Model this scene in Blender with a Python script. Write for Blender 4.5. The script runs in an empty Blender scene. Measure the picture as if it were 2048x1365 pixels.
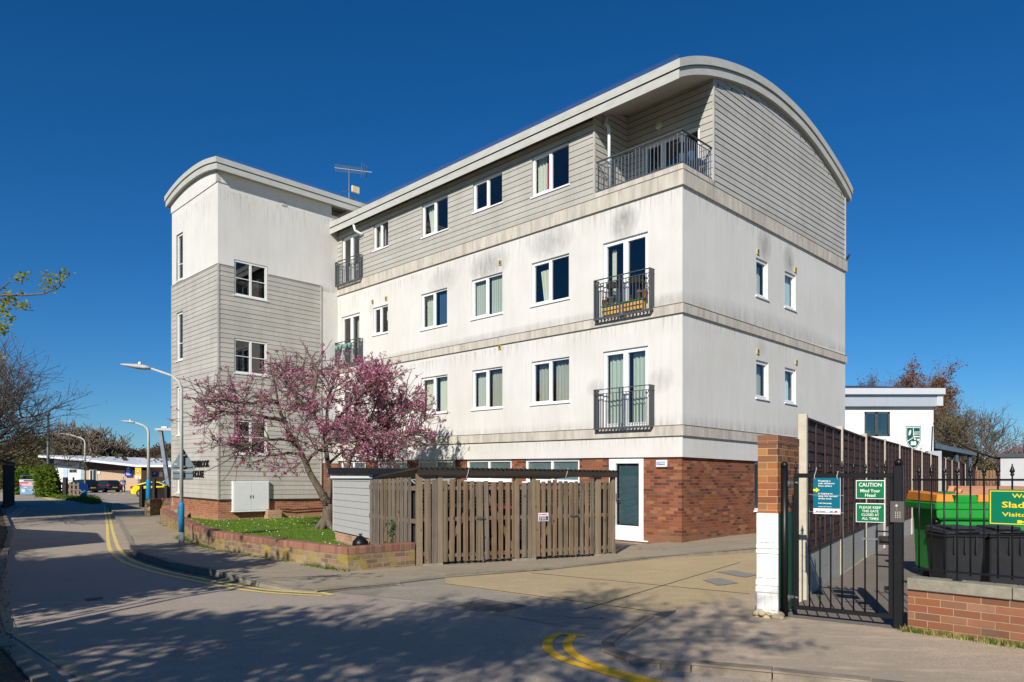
import bpy, math, random
from mathutils import Vector, Matrix, noise
R = math.radians
PI = math.pi
sc = bpy.context.scene
C = sc.collection
random.seed(7)

# ---------------------------------------------------------------- survey helpers (photo measurements -> metres)
FL, CX, HY, EYE = 1443.0, 1024.0, 957.0, 1.6
def G(px, py, z=0.0):
    """ground point (at height z) seen at a pixel of the 2048 px photo"""
    Y = FL * (EYE - z) / (py - HY)
    return ((px - CX) / FL * Y, Y, z)
def P(px, py, Y):
    return ((px - CX) / FL * Y, Y, EYE + (HY - py) / FL * Y)

class Frame:
    """vertical plane through o=(x,y) running along direction d; s along, t outward offset"""
    def __init__(self, o, p):
        self.o = Vector((o[0], o[1]))
        self.d = (Vector((p[0], p[1])) - self.o).normalized()
        self.n = Vector((self.d.y, -self.d.x))
    def at(self, s, t=0.0, z=0.0):
        v = self.o + self.d * s + self.n * t
        return (v.x, v.y, z)
    def uv(self, px, py, t=0.0):
        a = (px - CX) / FL
        o = self.o + self.n * t
        # o + s d = k (a,1)
        s = (a * o.y - o.x) / (self.d.x - a * self.d.y)
        Y = o.y + s * self.d.y
        return s, EYE + (HY - py) / FL * Y
    @property
    def rot(self):
        return math.atan2(self.d.y, self.d.x)

# ---------------------------------------------------------------- mesh builder
class MB:
    def __init__(self, T=None):
        self.v = []; self.f = []; self.mi = []; self.uv = {}; self.T = T; self.sm = []
    def add(self, co):
        if self.T: co = self.T(co)
        self.v.append((co[0], co[1], co[2])); return len(self.v) - 1
    def face(self, pts, m=0, uv=None, smooth=False):
        ids = [self.add(p) for p in pts]
        self.f.append(ids); self.mi.append(m); self.sm.append(smooth)
        if uv: self.uv[len(self.f) - 1] = uv
    def idx(self, ids, m=0, smooth=False):
        self.f.append(list(ids)); self.mi.append(m); self.sm.append(smooth)
    def box(self, x0, x1, y0, y1, z0, z1, m=0):
        b = len(self.v)
        for z in (z0, z1):
            for x, y in ((x0, y0), (x1, y0), (x1, y1), (x0, y1)): self.add((x, y, z))
        for q in ((0, 3, 2, 1), (4, 5, 6, 7), (0, 1, 5, 4), (1, 2, 6, 5), (2, 3, 7, 6), (3, 0, 4, 7)):
            self.idx([b + i for i in q], m)
    def hexa(self, p, m=0):
        """8 corners: bottom 4 then top 4"""
        b = len(self.v)
        for q in p: self.add(q)
        for q in ((0, 3, 2, 1), (4, 5, 6, 7), (0, 1, 5, 4), (1, 2, 6, 5), (2, 3, 7, 6), (3, 0, 4, 7)):
            self.idx([b + i for i in q], m)
    def bar(self, a, b, w, h=None, m=0, up=(0, 0, 1)):
        """rectangular bar from a to b"""
        h = h or w
        a = Vector(a); b = Vector(b); d = (b - a)
        if d.length < 1e-6: return
        d.normalize(); u = Vector(up)
        if abs(d.dot(u)) > .95: u = Vector((1, 0, 0))
        s = d.cross(u).normalized(); u = s.cross(d).normalized()
        s = s * w / 2; u = u * h / 2
        self.hexa([a - s - u, a + s - u, a + s + u, a - s + u, b - s - u, b + s - u, b + s + u, b - s + u], m)
    def prism(self, poly, z0, z1, m=0, bottom=True):
        n = len(poly); b = len(self.v)
        for z in (z0, z1):
            for p in poly: self.add((p[0], p[1], z))
        self.idx([b + n + i for i in range(n)], m)
        if bottom: self.idx([b + n - 1 - i for i in range(n)], m)
        for i in range(n):
            j = (i + 1) % n
            self.idx([b + i, b + j, b + n + j, b + n + i], m)
    def tube(self, pts, rad, n=8, m=0, caps=True, smooth=True):
        pts = [Vector(p) for p in pts]
        if not isinstance(rad, (list, tuple)): rad = [rad] * len(pts)
        prev = None; rings = []
        for i, p in enumerate(pts):
            if i == 0: d = pts[1] - pts[0]
            elif i == len(pts) - 1: d = pts[-1] - pts[-2]
            else: d = (pts[i + 1] - pts[i]).normalized() + (pts[i] - pts[i - 1]).normalized()
            if d.length < 1e-9: d = Vector((0, 0, 1))
            d.normalize()
            if prev is None:
                u = Vector((0, 0, 1)) if abs(d.z) < .9 else Vector((1, 0, 0))
                a = d.cross(u).normalized()
            else:
                a = prev - d * prev.dot(d)
                if a.length < 1e-6: a = d.orthogonal()
                a.normalize()
            prev = a; c = d.cross(a); r = rad[i]
            b = len(self.v)
            for k in range(n):
                t = 2 * PI * k / n
                self.add(p + a * (r * math.cos(t)) + c * (r * math.sin(t)))
            rings.append(b)
        for i in range(len(rings) - 1):
            for k in range(n):
                j = (k + 1) % n
                self.idx([rings[i] + k, rings[i] + j, rings[i + 1] + j, rings[i + 1] + k], m, smooth)
        if caps:
            self.idx([rings[0] + n - 1 - k for k in range(n)], m)
            self.idx([rings[-1] + k for k in range(n)], m)
    def lathe(self, c, prof, n=16, m=0, smooth=True):
        rings = []
        for r, z in prof:
            b = len(self.v)
            for k in range(n):
                t = 2 * PI * k / n
                self.add((c[0] + r * math.cos(t), c[1] + r * math.sin(t), c[2] + z))
            rings.append(b)
        for i in range(len(rings) - 1):
            for k in range(n):
                j = (k + 1) % n
                self.idx([rings[i] + k, rings[i] + j, rings[i + 1] + j, rings[i + 1] + k], m, smooth)
        self.idx([rings[0] + n - 1 - k for k in range(n)], m)
        self.idx([rings[-1] + k for k in range(n)], m)
    def ball(self, c, r, m=0, n=10, sz=1.0):
        prof = [(max(r * math.sin(PI * i / 8), 1e-4), -r * sz * math.cos(PI * i / 8)) for i in range(9)]
        self.lathe(c, prof, n, m)
    def build(self, name, mats, parent=None, bevel=0.0, label=None, subs=0):
        me = bpy.data.meshes.new(name)
        me.from_pydata(self.v, [], self.f)
        if not isinstance(mats, (list, tuple)): mats = [mats]
        for m in mats: me.materials.append(m)
        me.polygons.foreach_set('material_index', self.mi)
        me.polygons.foreach_set('use_smooth', self.sm)
        if self.uv:
            ul = me.uv_layers.new(name='UVMap')
            for fi, uv in self.uv.items():
                p = me.polygons[fi]
                for k, li in enumerate(p.loop_indices): ul.data[li].uv = uv[k]
        me.update()
        o = bpy.data.objects.new(name, me); C.objects.link(o)
        if parent: o.parent = parent
        if bevel:
            b = o.modifiers.new('bevel', 'BEVEL'); b.width = bevel; b.segments = 1; b.limit_method = 'ANGLE'
        if subs:
            b = o.modifiers.new('sub', 'SUBSURF'); b.levels = subs; b.render_levels = subs
        if label: o['label'] = label
        return o

def tag(o, label, cat, group=None):
    o['label'] = label; o['category'] = cat
    if group: o['group'] = group
    return o
def setting(o, kind='structure', label=None, cat=None):
    o['kind'] = kind
    if label: o['label'] = label
    if cat: o['category'] = cat
    return o
def thing(name, label, cat, loc=(0, 0, 0), rot=0.0, group=None):
    o = bpy.data.objects.new(name, None); C.objects.link(o)
    o.location = loc; o.rotation_euler = (0, 0, rot); o.empty_display_size = .2
    return tag(o, label, cat, group)
def kids(o): return [c for c in o.children]
def copy_tree(o, loc=None, rot=None, label=None, parent=None):
    c = o.copy(); C.objects.link(c); c.parent = parent
    if loc is not None: c.location = loc
    if rot is not None: c.rotation_euler = (0, 0, rot)
    if label: c['label'] = label
    for ch in kids(o): copy_tree(ch, parent=c)
    return c

def text_mesh(name, body, size, mat, parent, loc, rx, rz, bold=0.0, ext=0.0015, sx=1.0, align='LEFT', sp=1.0, lsp=1.0):
    cu = bpy.data.curves.new(name, 'FONT'); cu.body = body; cu.size = size; cu.extrude = ext
    cu.offset = bold; cu.align_x = align; cu.space_character = sp; cu.space_line = lsp; cu.resolution_u = 2
    t = bpy.data.objects.new(name + '_tmp', cu); C.objects.link(t)
    dg = bpy.context.evaluated_depsgraph_get(); dg.update()
    me = bpy.data.meshes.new_from_object(t.evaluated_get(dg)); me.name = name
    bpy.data.objects.remove(t); bpy.data.curves.remove(cu)
    me.materials.clear(); me.materials.append(mat)
    o = bpy.data.objects.new(name, me); C.objects.link(o); o.parent = parent
    o.location = loc; o.rotation_euler = (rx, 0, rz); o.scale = (sx, 1, 1)
    return o

# ---------------------------------------------------------------- materials
class NT:
    def __init__(self, name):
        self.m = bpy.data.materials.new(name); self.m.use_nodes = True
        self.t = self.m.node_tree; self.b = self.t.nodes['Principled BSDF']; self.out = self.t.nodes['Material Output']
    def n(self, typ, **k):
        nd = self.t.nodes.new(typ)
        for a, v in k.items(): setattr(nd, a, v)
        return nd
    def l(self, a, b): self.t.links.new(a, b)
    def coord(self, kind='Object', scale=(1, 1, 1), rot=(0, 0, 0), loc=(0, 0, 0)):
        tc = self.n('ShaderNodeTexCoord'); mp = self.n('ShaderNodeMapping')
        mp.inputs['Scale'].default_value = scale; mp.inputs['Rotation'].default_value = rot; mp.inputs['Location'].default_value = loc
        self.l(tc.outputs[kind], mp.inputs[0]); return mp.outputs[0]
    def noise(self, vec, scale, detail=4, rough=.55, dist=0):
        nd = self.n('ShaderNodeTexNoise'); nd.inputs['Scale'].default_value = scale
        nd.inputs['Detail'].default_value = detail; nd.inputs['Roughness'].default_value = rough
        nd.inputs['Distortion'].default_value = dist
        self.l(vec, nd.inputs['Vector']); return nd.outputs['Fac']
    def ramp(self, fac, stops, interp='LINEAR'):
        nd = self.n('ShaderNodeValToRGB'); cr = nd.color_ramp; cr.interpolation = interp
        while len(cr.elements) < len(stops): cr.elements.new(.5)
        for e, (p, c) in zip(cr.elements, stops):
            e.position = p; e.color = (c, c, c, 1) if not isinstance(c, (tuple, list)) else (*c[:3], 1)
        self.l(fac, nd.inputs[0]); return nd.outputs[0]
    def mix(self, fac, a, b, mode='MIX'):
        nd = self.n('ShaderNodeMix', data_type='RGBA', blend_type=mode)
        for s, v in ((nd.inputs[0], fac), (nd.inputs[6], a), (nd.inputs[7], b)):
            if isinstance(v, bpy.types.NodeSocket): self.l(v, s)
            elif isinstance(v, (tuple, list)): s.default_value = (*v[:3], 1)
            else: s.default_value = v
        return nd.outputs[2]
    def math(self, op, a, b=0.0, c=None, clamp=False):
        nd = self.n('ShaderNodeMath', operation=op); nd.use_clamp = clamp
        for i, v in enumerate((a, b) if c is None else (a, b, c)):
            if isinstance(v, bpy.types.NodeSocket): self.l(v, nd.inputs[i])
            else: nd.inputs[i].default_value = v
        return nd.outputs[0]
    def sep(self, v):
        nd = self.n('ShaderNodeSeparateXYZ'); self.l(v, nd.inputs[0]); return nd.outputs
    def comb(self, x, y, z):
        nd = self.n('ShaderNodeCombineXYZ')
        for i, v in enumerate((x, y, z)):
            if isinstance(v, bpy.types.NodeSocket): self.l(v, nd.inputs[i])
            else: nd.inputs[i].default_value = v
        return nd.outputs[0]
    def bump(self, h, dist=.01, strength=1.0):
        nd = self.n('ShaderNodeBump'); nd.inputs['Distance'].default_value = dist; nd.inputs['Strength'].default_value = strength
        self.l(h, nd.inputs['Height']); self.l(nd.outputs[0], self.b.inputs['Normal'])
    def col(self, c):
        if isinstance(c, bpy.types.NodeSocket): self.l(c, self.b.inputs['Base Color'])
        else: self.b.inputs['Base Color'].default_value = (*c[:3], 1)
    def fin(self, rough=.8, metal=0, spec=.3):
        self.b.inputs['Roughness'].default_value = rough; self.b.inputs['Metallic'].default_value = metal
        self.b.inputs['Specular IOR Level'].default_value = spec
        return self.m
def sc3(c, k): return tuple(min(1, x * k) for x in c)
def M(name, base, rough=.75, var=.15, vs=3.0, bump=0.0, bs=60.0, metal=0, spec=.3, stretch=(1, 1, 1), dirt=None, da=.5, ds=1.2):
    t = NT(name); v = t.coord(scale=stretch)
    f = t.noise(v, vs, 5, .6)
    c = t.mix(t.ramp(f, [(.3, 0), (.7, 1)]), sc3(base, 1 - var), sc3(base, 1 + var))
    if dirt:
        g = t.noise(v, ds, 6, .7)
        c = t.mix(t.ramp(g, [(.45, 0), (.75, da)]), c, dirt)
    t.col(c)
    if bump: t.bump(t.noise(v, bs, 3, .6), bump)
    return t.fin(rough, metal, spec)

def brick(name, cols, mortar, bw=.225, bh=.075, uv=False, dirt=(.10, .085, .06), low=None, moss=None, offx=0.0):
    t = NT(name)
    if uv:
        vec = t.coord('UV')
    else:
        x, y, z = t.sep(t.coord('Object'))
        vec = t.comb(t.math('ADD', t.math('ADD', x, y), offx), z, 0.0)
    vn = t.coord('Object')
    br = t.n('ShaderNodeTexBrick'); br.inputs['Scale'].default_value = 1
    br.inputs['Brick Width'].default_value = bw; br.inputs['Row Height'].default_value = bh
    br.inputs['Mortar Size'].default_value = .0055; br.inputs['Mortar Smooth'].default_value = .25; br.inputs['Bias'].default_value = 0
    br.offset = .5
    br.inputs['Color1'].default_value = (0, 0, 0, 1); br.inputs['Color2'].default_value = (1, 1, 1, 1); br.inputs['Mortar'].default_value = (.5, .5, .5, 1)
    t.l(vec, br.inputs['Vector'])
    n = len(cols)
    c = t.ramp(br.outputs['Color'], [(i / max(1, n - 1) * .96 + .02, cols[i]) for i in range(n)])
    c = t.mix(t.math('MULTIPLY', t.noise(vn, 40, 4, .7), .35), c, sc3(cols[0], .5))
    c = t.mix(br.outputs['Fac'], c, mortar)
    g = t.noise(vn, 2.2, 6, .7)
    c = t.mix(t.ramp(g, [(.5, 0), (.8, .55)]), c, dirt)
    z = t.sep(t.coord('Object'))[2]
    if low:   # (height, colour): splash-back staining of the lowest courses
        k = t.math('SUBTRACT', low[0], z); k = t.math('ADD', k, t.math('MULTIPLY', t.math('SUBTRACT', g, .5), .5))
        c = t.mix(t.math('MULTIPLY', t.math('MULTIPLY', k, 2.5), .55, clamp=True), c, low[1])
    if moss:
        g2 = t.noise(vn, 3.0, 5, .65)
        c = t.mix(t.ramp(g2, [(.48, 0), (.60, .72)]), c, moss)
        g3 = t.noise(t.coord(loc=(5, 3, 1)), 5.0, 5, .65)
        c = t.mix(t.ramp(g3, [(.58, 0), (.7, .6)]), c, (.42, .36, .28))
    t.col(c)
    h = t.math('SUBTRACT', t.math('MULTIPLY', t.noise(vn, 90, 3), .3), br.outputs['Fac'])
    t.bump(h, .006)
    return t.fin(.9, 0, .2)

def plaster(name, blobs):
    t = NT(name); v = t.coord()
    base = (.70, .68, .635)
    f = t.noise(t.coord(scale=(1, 1, .12)), 5.5, 5, .65)
    c = t.mix(t.ramp(f, [(.44, 0), (.75, .30)]), base, (.52, .49, .43))
    f2 = t.noise(v, .55, 4, .6)
    c = t.mix(t.ramp(f2, [(.42, 0), (.68, .42)]), c, (.56, .53, .46))
    f3 = t.noise(t.coord(scale=(1, 1, .06)), 22, 3, .7)
    c = t.mix(t.ramp(f3, [(.60, 0), (.78, .12)]), c, (.42, .40, .35))
    nz = t.noise(t.coord(scale=(1, 1, .25)), 9, 4, .7)
    x, y, z = t.sep(v)
    for (by, bz, bx, ry, rz, a) in blobs:     # sooty rain marks above windows and below copings
        if bx is None:
            d = t.math('POWER', t.math('DIVIDE', t.math('SUBTRACT', y, by), ry), 2)
            gate = t.math('LESS_THAN', x, .05)
        else:
            d = t.math('POWER', t.math('DIVIDE', t.math('SUBTRACT', x, bx), ry), 2)
            gate = t.math('LESS_THAN', y, .05)
        e = t.math('POWER', t.math('DIVIDE', t.math('SUBTRACT', z, bz), rz), 2)
        k = t.math('SUBTRACT', 1, t.math('ADD', d, e), clamp=True)
        k = t.math('MULTIPLY', t.math('MULTIPLY', k, gate), t.math('MULTIPLY', t.math('SUBTRACT', nz, .18), a * 1.7), clamp=True)
        c = t.mix(k, c, (.17, .165, .155))
    dr = t.noise(t.coord(scale=(1, 1, .05)), 16, 3, .75)
    for zb, ln_ in ((8.45, .55), (5.47, .5), (2.6, .3), (11.5, .9)):
        k = t.math('SUBTRACT', 1, t.math('DIVIDE', t.math('SUBTRACT', zb, z), ln_), clamp=True)
        k = t.math('MULTIPLY', k, t.math('LESS_THAN', z, zb))
        k = t.math('MULTIPLY', k, t.ramp(dr, [(.50, 0), (.66, .62)]))
        c = t.mix(k, c, (.30, .285, .25))
    for zb, ln_ in ((5.69, .3), (2.84, .3), (8.70, .25)):      # grime rising from the ledges
        k = t.math('SUBTRACT', 1, t.math('DIVIDE', t.math('SUBTRACT', z, zb), ln_), clamp=True)
        k = t.math('MULTIPLY', k, t.math('GREATER_THAN', z, zb))
        k = t.math('MULTIPLY', k, t.ramp(f, [(.38, .1), (.62, .7)]))
        c = t.mix(k, c, (.36, .34, .29))
    t.col(c)
    t.bump(t.noise(v, 140, 2), .0025)
    return t.fin(.9, 0, .15)
def clad_mat(name, base, pitch=.163, z0=.0):
    t = NT(name); v = t.coord(); x, y, z = t.sep(v)
    row = t.math('FLOOR', t.math('DIVIDE', t.math('SUBTRACT', z, z0), pitch))
    seg = t.math('FLOOR', t.math('ADD', t.math('MULTIPLY', t.math('ADD', x, y), .27), t.math('MULTIPLY', row, .37)))
    wn = t.n('ShaderNodeTexWhiteNoise', noise_dimensions='2D'); t.l(t.comb(row, seg, 0), wn.inputs['Vector'])
    c = t.mix(wn.outputs['Value'], sc3(base, .92), sc3(base, 1.07))
    g = t.noise(t.coord(scale=(1, 1, .35)), 1.3, 6, .7)
    c = t.mix(t.ramp(g, [(.42, 0), (.72, .5)]), c, (.30, .285, .24))
    g2 = t.noise(t.coord(scale=(1, 1, .08)), 12, 4, .7)
    c = t.mix(t.ramp(g2, [(.55, 0), (.75, .35)]), c, (.26, .245, .21))
    t.col(c); t.bump(t.noise(t.coord(scale=(.3, .3, 3)), 40, 3), .0012)
    return t.fin(.72, 0, .25)

def wood(name, cols, dark=.35, axis=2, ns=9.0, rough=.85, knots=True):
    t = NT(name)
    oi = t.n('ShaderNodeObjectInfo')
    s = [14, 14, 14]; s[axis] = .9
    v = t.coord(scale=tuple(s))
    f = t.noise(v, 2.0, 6, .7, .4)
    c = t.ramp(f, [(.25, cols[0]), (.5, cols[1]), (.75, cols[2])])
    g = t.noise(t.coord(), 2.2, 4, .6)
    c = t.mix(t.ramp(g, [(.4, 0), (.65, dark)]), c, sc3(cols[0], .45))
    # board-to-board tone
    g2 = t.noise(t.coord(scale=tuple(.02 if i == axis else 1 for i in range(3))), ns, 1, .5)
    c = t.mix(t.ramp(g2, [(.35, 0), (.65, .55)]), c, cols[2])
    if knots:
        vo = t.n('ShaderNodeTexVoronoi'); vo.inputs['Scale'].default_value = 4.2
        t.l(t.coord(scale=(1.6, 1.6, .8)), vo.inputs['Vector'])
        c = t.mix(t.ramp(vo.outputs['Distance'], [(.05, .9), (.14, 0)]), c, sc3(cols[0], .25))
    t.col(c); t.bump(f, .003)
    return t.fin(rough, 0, .2)

def asphalt(name, base, speck=.35, patch=None, cracks=.5, big=.35, tint=None):
    t = NT(name); v = t.coord()
    sp = t.noise(v, 160, 2, .8)
    c = t.mix(t.ramp(sp, [(.35, 0), (.66, 1)]), sc3(base, 1 - speck), sc3(base, 1 + speck))
    w = t.n('ShaderNodeTexVoronoi'); w.inputs['Scale'].default_value = 95
    t.l(v, w.inputs['Vector'])
    c = t.mix(t.math('MULTIPLY', t.ramp(w.outputs['Color'], [(.78, 0), (.9, 1)]), .45), c, sc3(base, 2.1))
    sp2 = t.noise(v, 48, 3, .85)
    c = t.mix(t.ramp(sp2, [(.40, .34), (.52, 0)]), c, sc3(base, .45)); c = t.mix(t.ramp(sp2, [(.56, 0), (.72, .4)]), c, sc3(base, 1.6))
    oil = t.noise(t.coord(loc=(9, 4, 0)), 1.9, 4, .6)
    c = t.mix(t.ramp(oil, [(.64, 0), (.72, .35)]), c, sc3(base, .5))
    b = t.noise(v, .55, 6, .7)
    c = t.mix(t.ramp(b, [(.38, 0), (.68, big)]), c, tint or sc3(base, .62))
    b2 = t.noise(t.coord(scale=(1, 3, 1), rot=(0, 0, .6)), 1.4, 5, .7)
    c = t.mix(t.ramp(b2, [(.5, 0), (.72, big * .8)]), c, sc3(base, 1.35))
    if cracks:
        wv = t.n('ShaderNodeTexVoronoi', feature='DISTANCE_TO_EDGE'); wv.inputs['Scale'].default_value = .33
        nd = t.n('ShaderNodeVectorMath', operation='ADD')
        nn = t.n('ShaderNodeTexNoise'); nn.inputs['Scale'].default_value = 1.6; nn.inputs['Detail'].default_value = 5
        t.l(v, nn.inputs['Vector']); t.l(v, nd.inputs[0]); t.l(nn.outputs['Color'], nd.inputs[1]); t.l(nd.outputs[0], wv.inputs['Vector'])
        cr = t.ramp(wv.outputs['Distance'], [(.0, 1), (.007, 0)])
        gate = t.ramp(t.noise(v, .35, 2), [(.5, 0), (.58, cracks)])
        c = t.mix(t.math('MULTIPLY', cr, gate), c, sc3(base, .3))
    t.col(c); t.bump(sp, .004, .8)
    return t.fin(.88, 0, .25)

def leaf(name, c1, c2, trans=.3, vs=3.0):
    t = NT(name); v = t.coord()
    wn = t.n('ShaderNodeTexWhiteNoise', noise_dimensions='3D')
    sn = t.n('ShaderNodeVectorMath', operation='SNAP'); sn.inputs[1].default_value = (.06, .06, .06)
    t.l(v, sn.inputs[0]); t.l(sn.outputs[0], wn.inputs['Vector'])
    c = t.mix(wn.outputs['Value'], c1, c2)
    t.col(c)
    tr = t.n('ShaderNodeBsdfTranslucent'); t.l(c, tr.inputs['Color'])
    mx = t.n('ShaderNodeMixShader'); mx.inputs[0].default_value = trans
    t.l(t.b.outputs[0], mx.inputs[1]); t.l(tr.outputs[0], mx.inputs[2]); t.l(mx.outputs[0], t.out.inputs['Surface'])
    return t.fin(.65, 0, .25)

def glass(name, tint=(.8, .86, .86), refl=.13, refl2=.9, rough=.01):
    t = NT(name)
    tr = t.n('ShaderNodeBsdfTransparent'); tr.inputs['Color'].default_value = (*tint, 1)
    gl = t.n('ShaderNodeBsdfGlossy'); gl.inputs['Roughness'].default_value = rough
    fr = t.n('ShaderNodeLayerWeight'); fr.inputs['Blend'].default_value = .5
    f = t.math('ADD', t.math('MULTIPLY', t.math('POWER', fr.outputs['Facing'], 4.5), refl2), refl, clamp=True)
    mx = t.n('ShaderNodeMixShader'); t.l(f, mx.inputs[0]); t.l(tr.outputs[0], mx.inputs[1]); t.l(gl.outputs[0], mx.inputs[2])
    t.l(mx.outputs[0], t.out.inputs['Surface']); t.t.nodes.remove(t.b)
    return t.m

BLOBS = [(6.7, 8.0, None, 1.0, .5, .9), (4.2, 8.1, None, .9, .5, .75), (1.7, 8.0, None, .5, .5, 1.0), (8.9, 7.95, None, .9, .45, .5),
         (13.0, 7.75, None, .22, .3, .4), (.62, 3.95, None, .45, .35, .5), (2.6, 3.95, None, .35, .25, .5), (.4, 5.8, None, .8, .25, .5), (8, 5.85, None, 7.0, .16, .35),
         (0, 7.95, 4.05, .45, .5, .9), (0, 7.85, 5.55, .4, .5, .9), (0, 5.15, 3.9, .3, .25, .4), (0, 5.9, 4.5, 5.0, .3, .35)]
m_white = plaster('white_render', BLOBS)
m_white2 = plaster('tower_render', [])
m_band = M('band_stone', (.56, .51, .43), .85, .14, 1.2, .002, 90, dirt=(.26, .23, .18), da=.7, ds=3.0, stretch=(2.2, 2.2, .35))
m_bandtop = M('band_drip', (.20, .17, .14), .9, .3, 6)
m_brick = brick('red_brick', [(.10, .035, .025), (.26, .085, .045), (.36, .12, .055), (.20, .065, .04), (.43, .18, .085), (.12, .055, .045)], (.26, .17, .11), low=(.35, (.25, .17, .10)))
m_brick_t = brick('tower_brick', [(.28, .10, .055), (.38, .14, .07), (.45, .19, .10), (.33, .12, .07)], (.44, .33, .22), low=(.45, (.46, .33, .19)))
m_brick_w = brick('garden_brick', [(.20, .12, .08), (.28, .185, .115), (.37, .27, .175), (.17, .11, .075), (.40, .23, .15)], (.36, .31, .22), uv=True, moss=(.34, .27, .04), bh=.078)
m_brick_cap = brick('coping_brick', [(.32, .13, .08), (.22, .10, .07), (.42, .19, .12), (.15, .085, .065)], (.30, .25, .19), uv=True, bw=.10, bh=.5, dirt=(.14, .10, .07))
m_brick_p = brick('pillar_brick', [(.36, .12, .05), (.45, .18, .06), (.28, .09, .045), (.18, .09, .055), (.46, .21, .08), (.11, .075, .055)], (.50, .35, .17), bh=.0775)
m_brick_r = brick('railing_brick', [(.32, .115, .06), (.23, .085, .05), (.38, .155, .085), (.16, .07, .045), (.34, .18, .11), (.28, .10, .055)], (.40, .28, .14), bh=.076, bw=.235, low=(.16, (.26, .16, .10)))
m_brick_s = brick('shed_brick', [(.46, .26, .15), (.54, .33, .20), (.42, .22, .13)], (.58, .50, .38))
m_clad = clad_mat('grey_weatherboard', (.445, .425, .375), z0=8.815)
m_clad_e = clad_mat('grey_weatherboard_end', (.47, .455, .415), z0=8.815); m_clad_t = clad_mat('grey_weatherboard_tower', (.46, .44, .39), z0=.66)
m_gap = M('board_gap', (.05, .047, .042), .95, .1)
m_fascia = M('fascia_metal', (.50, .50, .45), .55, .07, 2.5, dirt=(.40, .37, .31), da=.6, ds=1.6, stretch=(1, 1, 3))
m_soffit = M('soffit_board', (.42, .40, .35), .8, .08)
m_roof = M('roof_sheet', (.35, .36, .35), .5, .1)
m_upvc = M('white_plastic_frame', (.84, .84, .83), .35, .02, spec=.45)
m_upvc_old = M('off_white_frame', (.74, .74, .72), .45, .06)
m_glass = glass('window_glass', (.84, .86, .84), .13, .8)
m_glass_b = glass('blue_tinted_glass', (.35, .52, .58), .04)
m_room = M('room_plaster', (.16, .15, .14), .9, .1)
m_curt = M('cream_curtain', (.66, .70, .58), .9, .08, 3, stretch=(9, 9, .3))
m_curt_g = M('green_curtain', (.50, .58, .50), .9, .1, 3, stretch=(9, 9, .3))
m_curt_d = M('grey_curtain', (.42, .44, .38), .9, .15, 3, stretch=(9, 9, .3))
m_curt_r = M('red_curtain', (.50, .02, .05), .9, .1)
m_blind = M('blue_blind', (.60, .84, .90), .6, .06)
m_blind_n = M('navy_blind', (.05, .12, .22), .6, .06)
m_iron = M('grey_painted_steel', (.075, .085, .095), .45, .1, spec=.4)
m_iron_l = M('pale_galvanised_bar', (.17, .20, .235), .45, .1, metal=.3)
m_black = M('black_gloss_paint', (.006, .006, .007), .42, .3, spec=.35)
m_dark = M('dark_timber', (.035, .03, .028), .85, .3, 8)
m_pipe = M('white_rainwater_pipe', (.70, .72, .72), .4, .04)
m_brass = M('brass_vent', (.52, .38, .12), .5, .1)
m_slot = M('dark_slot', (.03, .025, .02), .9)
m_fence = wood('weathered_timber', [(.20, .155, .115), (.34, .275, .21), (.43, .36, .28)], ns=11)
m_post = wood('timber_post', [(.10, .075, .05), (.20, .15, .10), (.29, .23, .155)], ns=3)
m_fdark = M('dark_lap_timber', (.060, .032, .028), .8, .35, 6, .002, 60, stretch=(1, 1, 6), dirt=(.045, .022, .018), da=.6, ds=4)
m_conc = M('concrete_post', (.56, .50, .39), .9, .12, 5, .004, 90, dirt=(.38, .33, .22), da=.5, ds=8)
m_gravel = M('gravel_board', (.42, .41, .37), .9, .1, 2, .002, 80, stretch=(3, 3, .4), dirt=(.30, .29, .25), da=.5, ds=3)
m_coping = M('concrete_coping', (.29, .265, .20), .95, .2, 7, .006, 70, dirt=(.17, .16, .12), da=.7, ds=5)
m_whitep = M('flaking_white_paint', (.80, .79, .75), .75, .05, 6, .004, 40, dirt=(.66, .60, .48), da=.5, ds=7)
m_greenp = M('dark_green_paint', (.012, .10, .05), .5, .25, 8)
m_mortar = M('rough_mortar', (.52, .42, .27), .95, .25, 9, .01, 40)
# ================================================================ apartment building (local x along the end wall, y along the long front)
BO = (3.982, 16.85); BR = R(44.256)
KA, KB = .0109, -.0106           # the block follows the gentle fall of its site
def shear(p): return (p[0], p[1], p[2] + KA * p[1] + KB * p[0])
def BL(x, y, z):
    c, s = math.cos(BR), math.sin(BR)
    return (BO[0] + c * x - s * y, BO[1] + s * x + c * y, z + KA * y + KB * x)
def SB(): return MB(shear)
TY, TX = 15.32, -4.63
f_front = lambda u, d, z: (-d, u, z)
f_end = lambda u, d, z: (u, -d, z)
f_tr = lambda u, d, z: (u, TY - d, z)
f_tf = lambda u, d, z: (TX - d, u, z)
def fb(mb, f, u0, u1, d0, d1, z0, z1, m=0):
    mb.hexa([f(u0, d1, z0), f(u1, d1, z0), f(u1, d0, z0), f(u0, d0, z0), f(u0, d1, z1), f(u1, d1, z1), f(u1, d0, z1), f(u0, d0, z1)], m)
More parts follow.
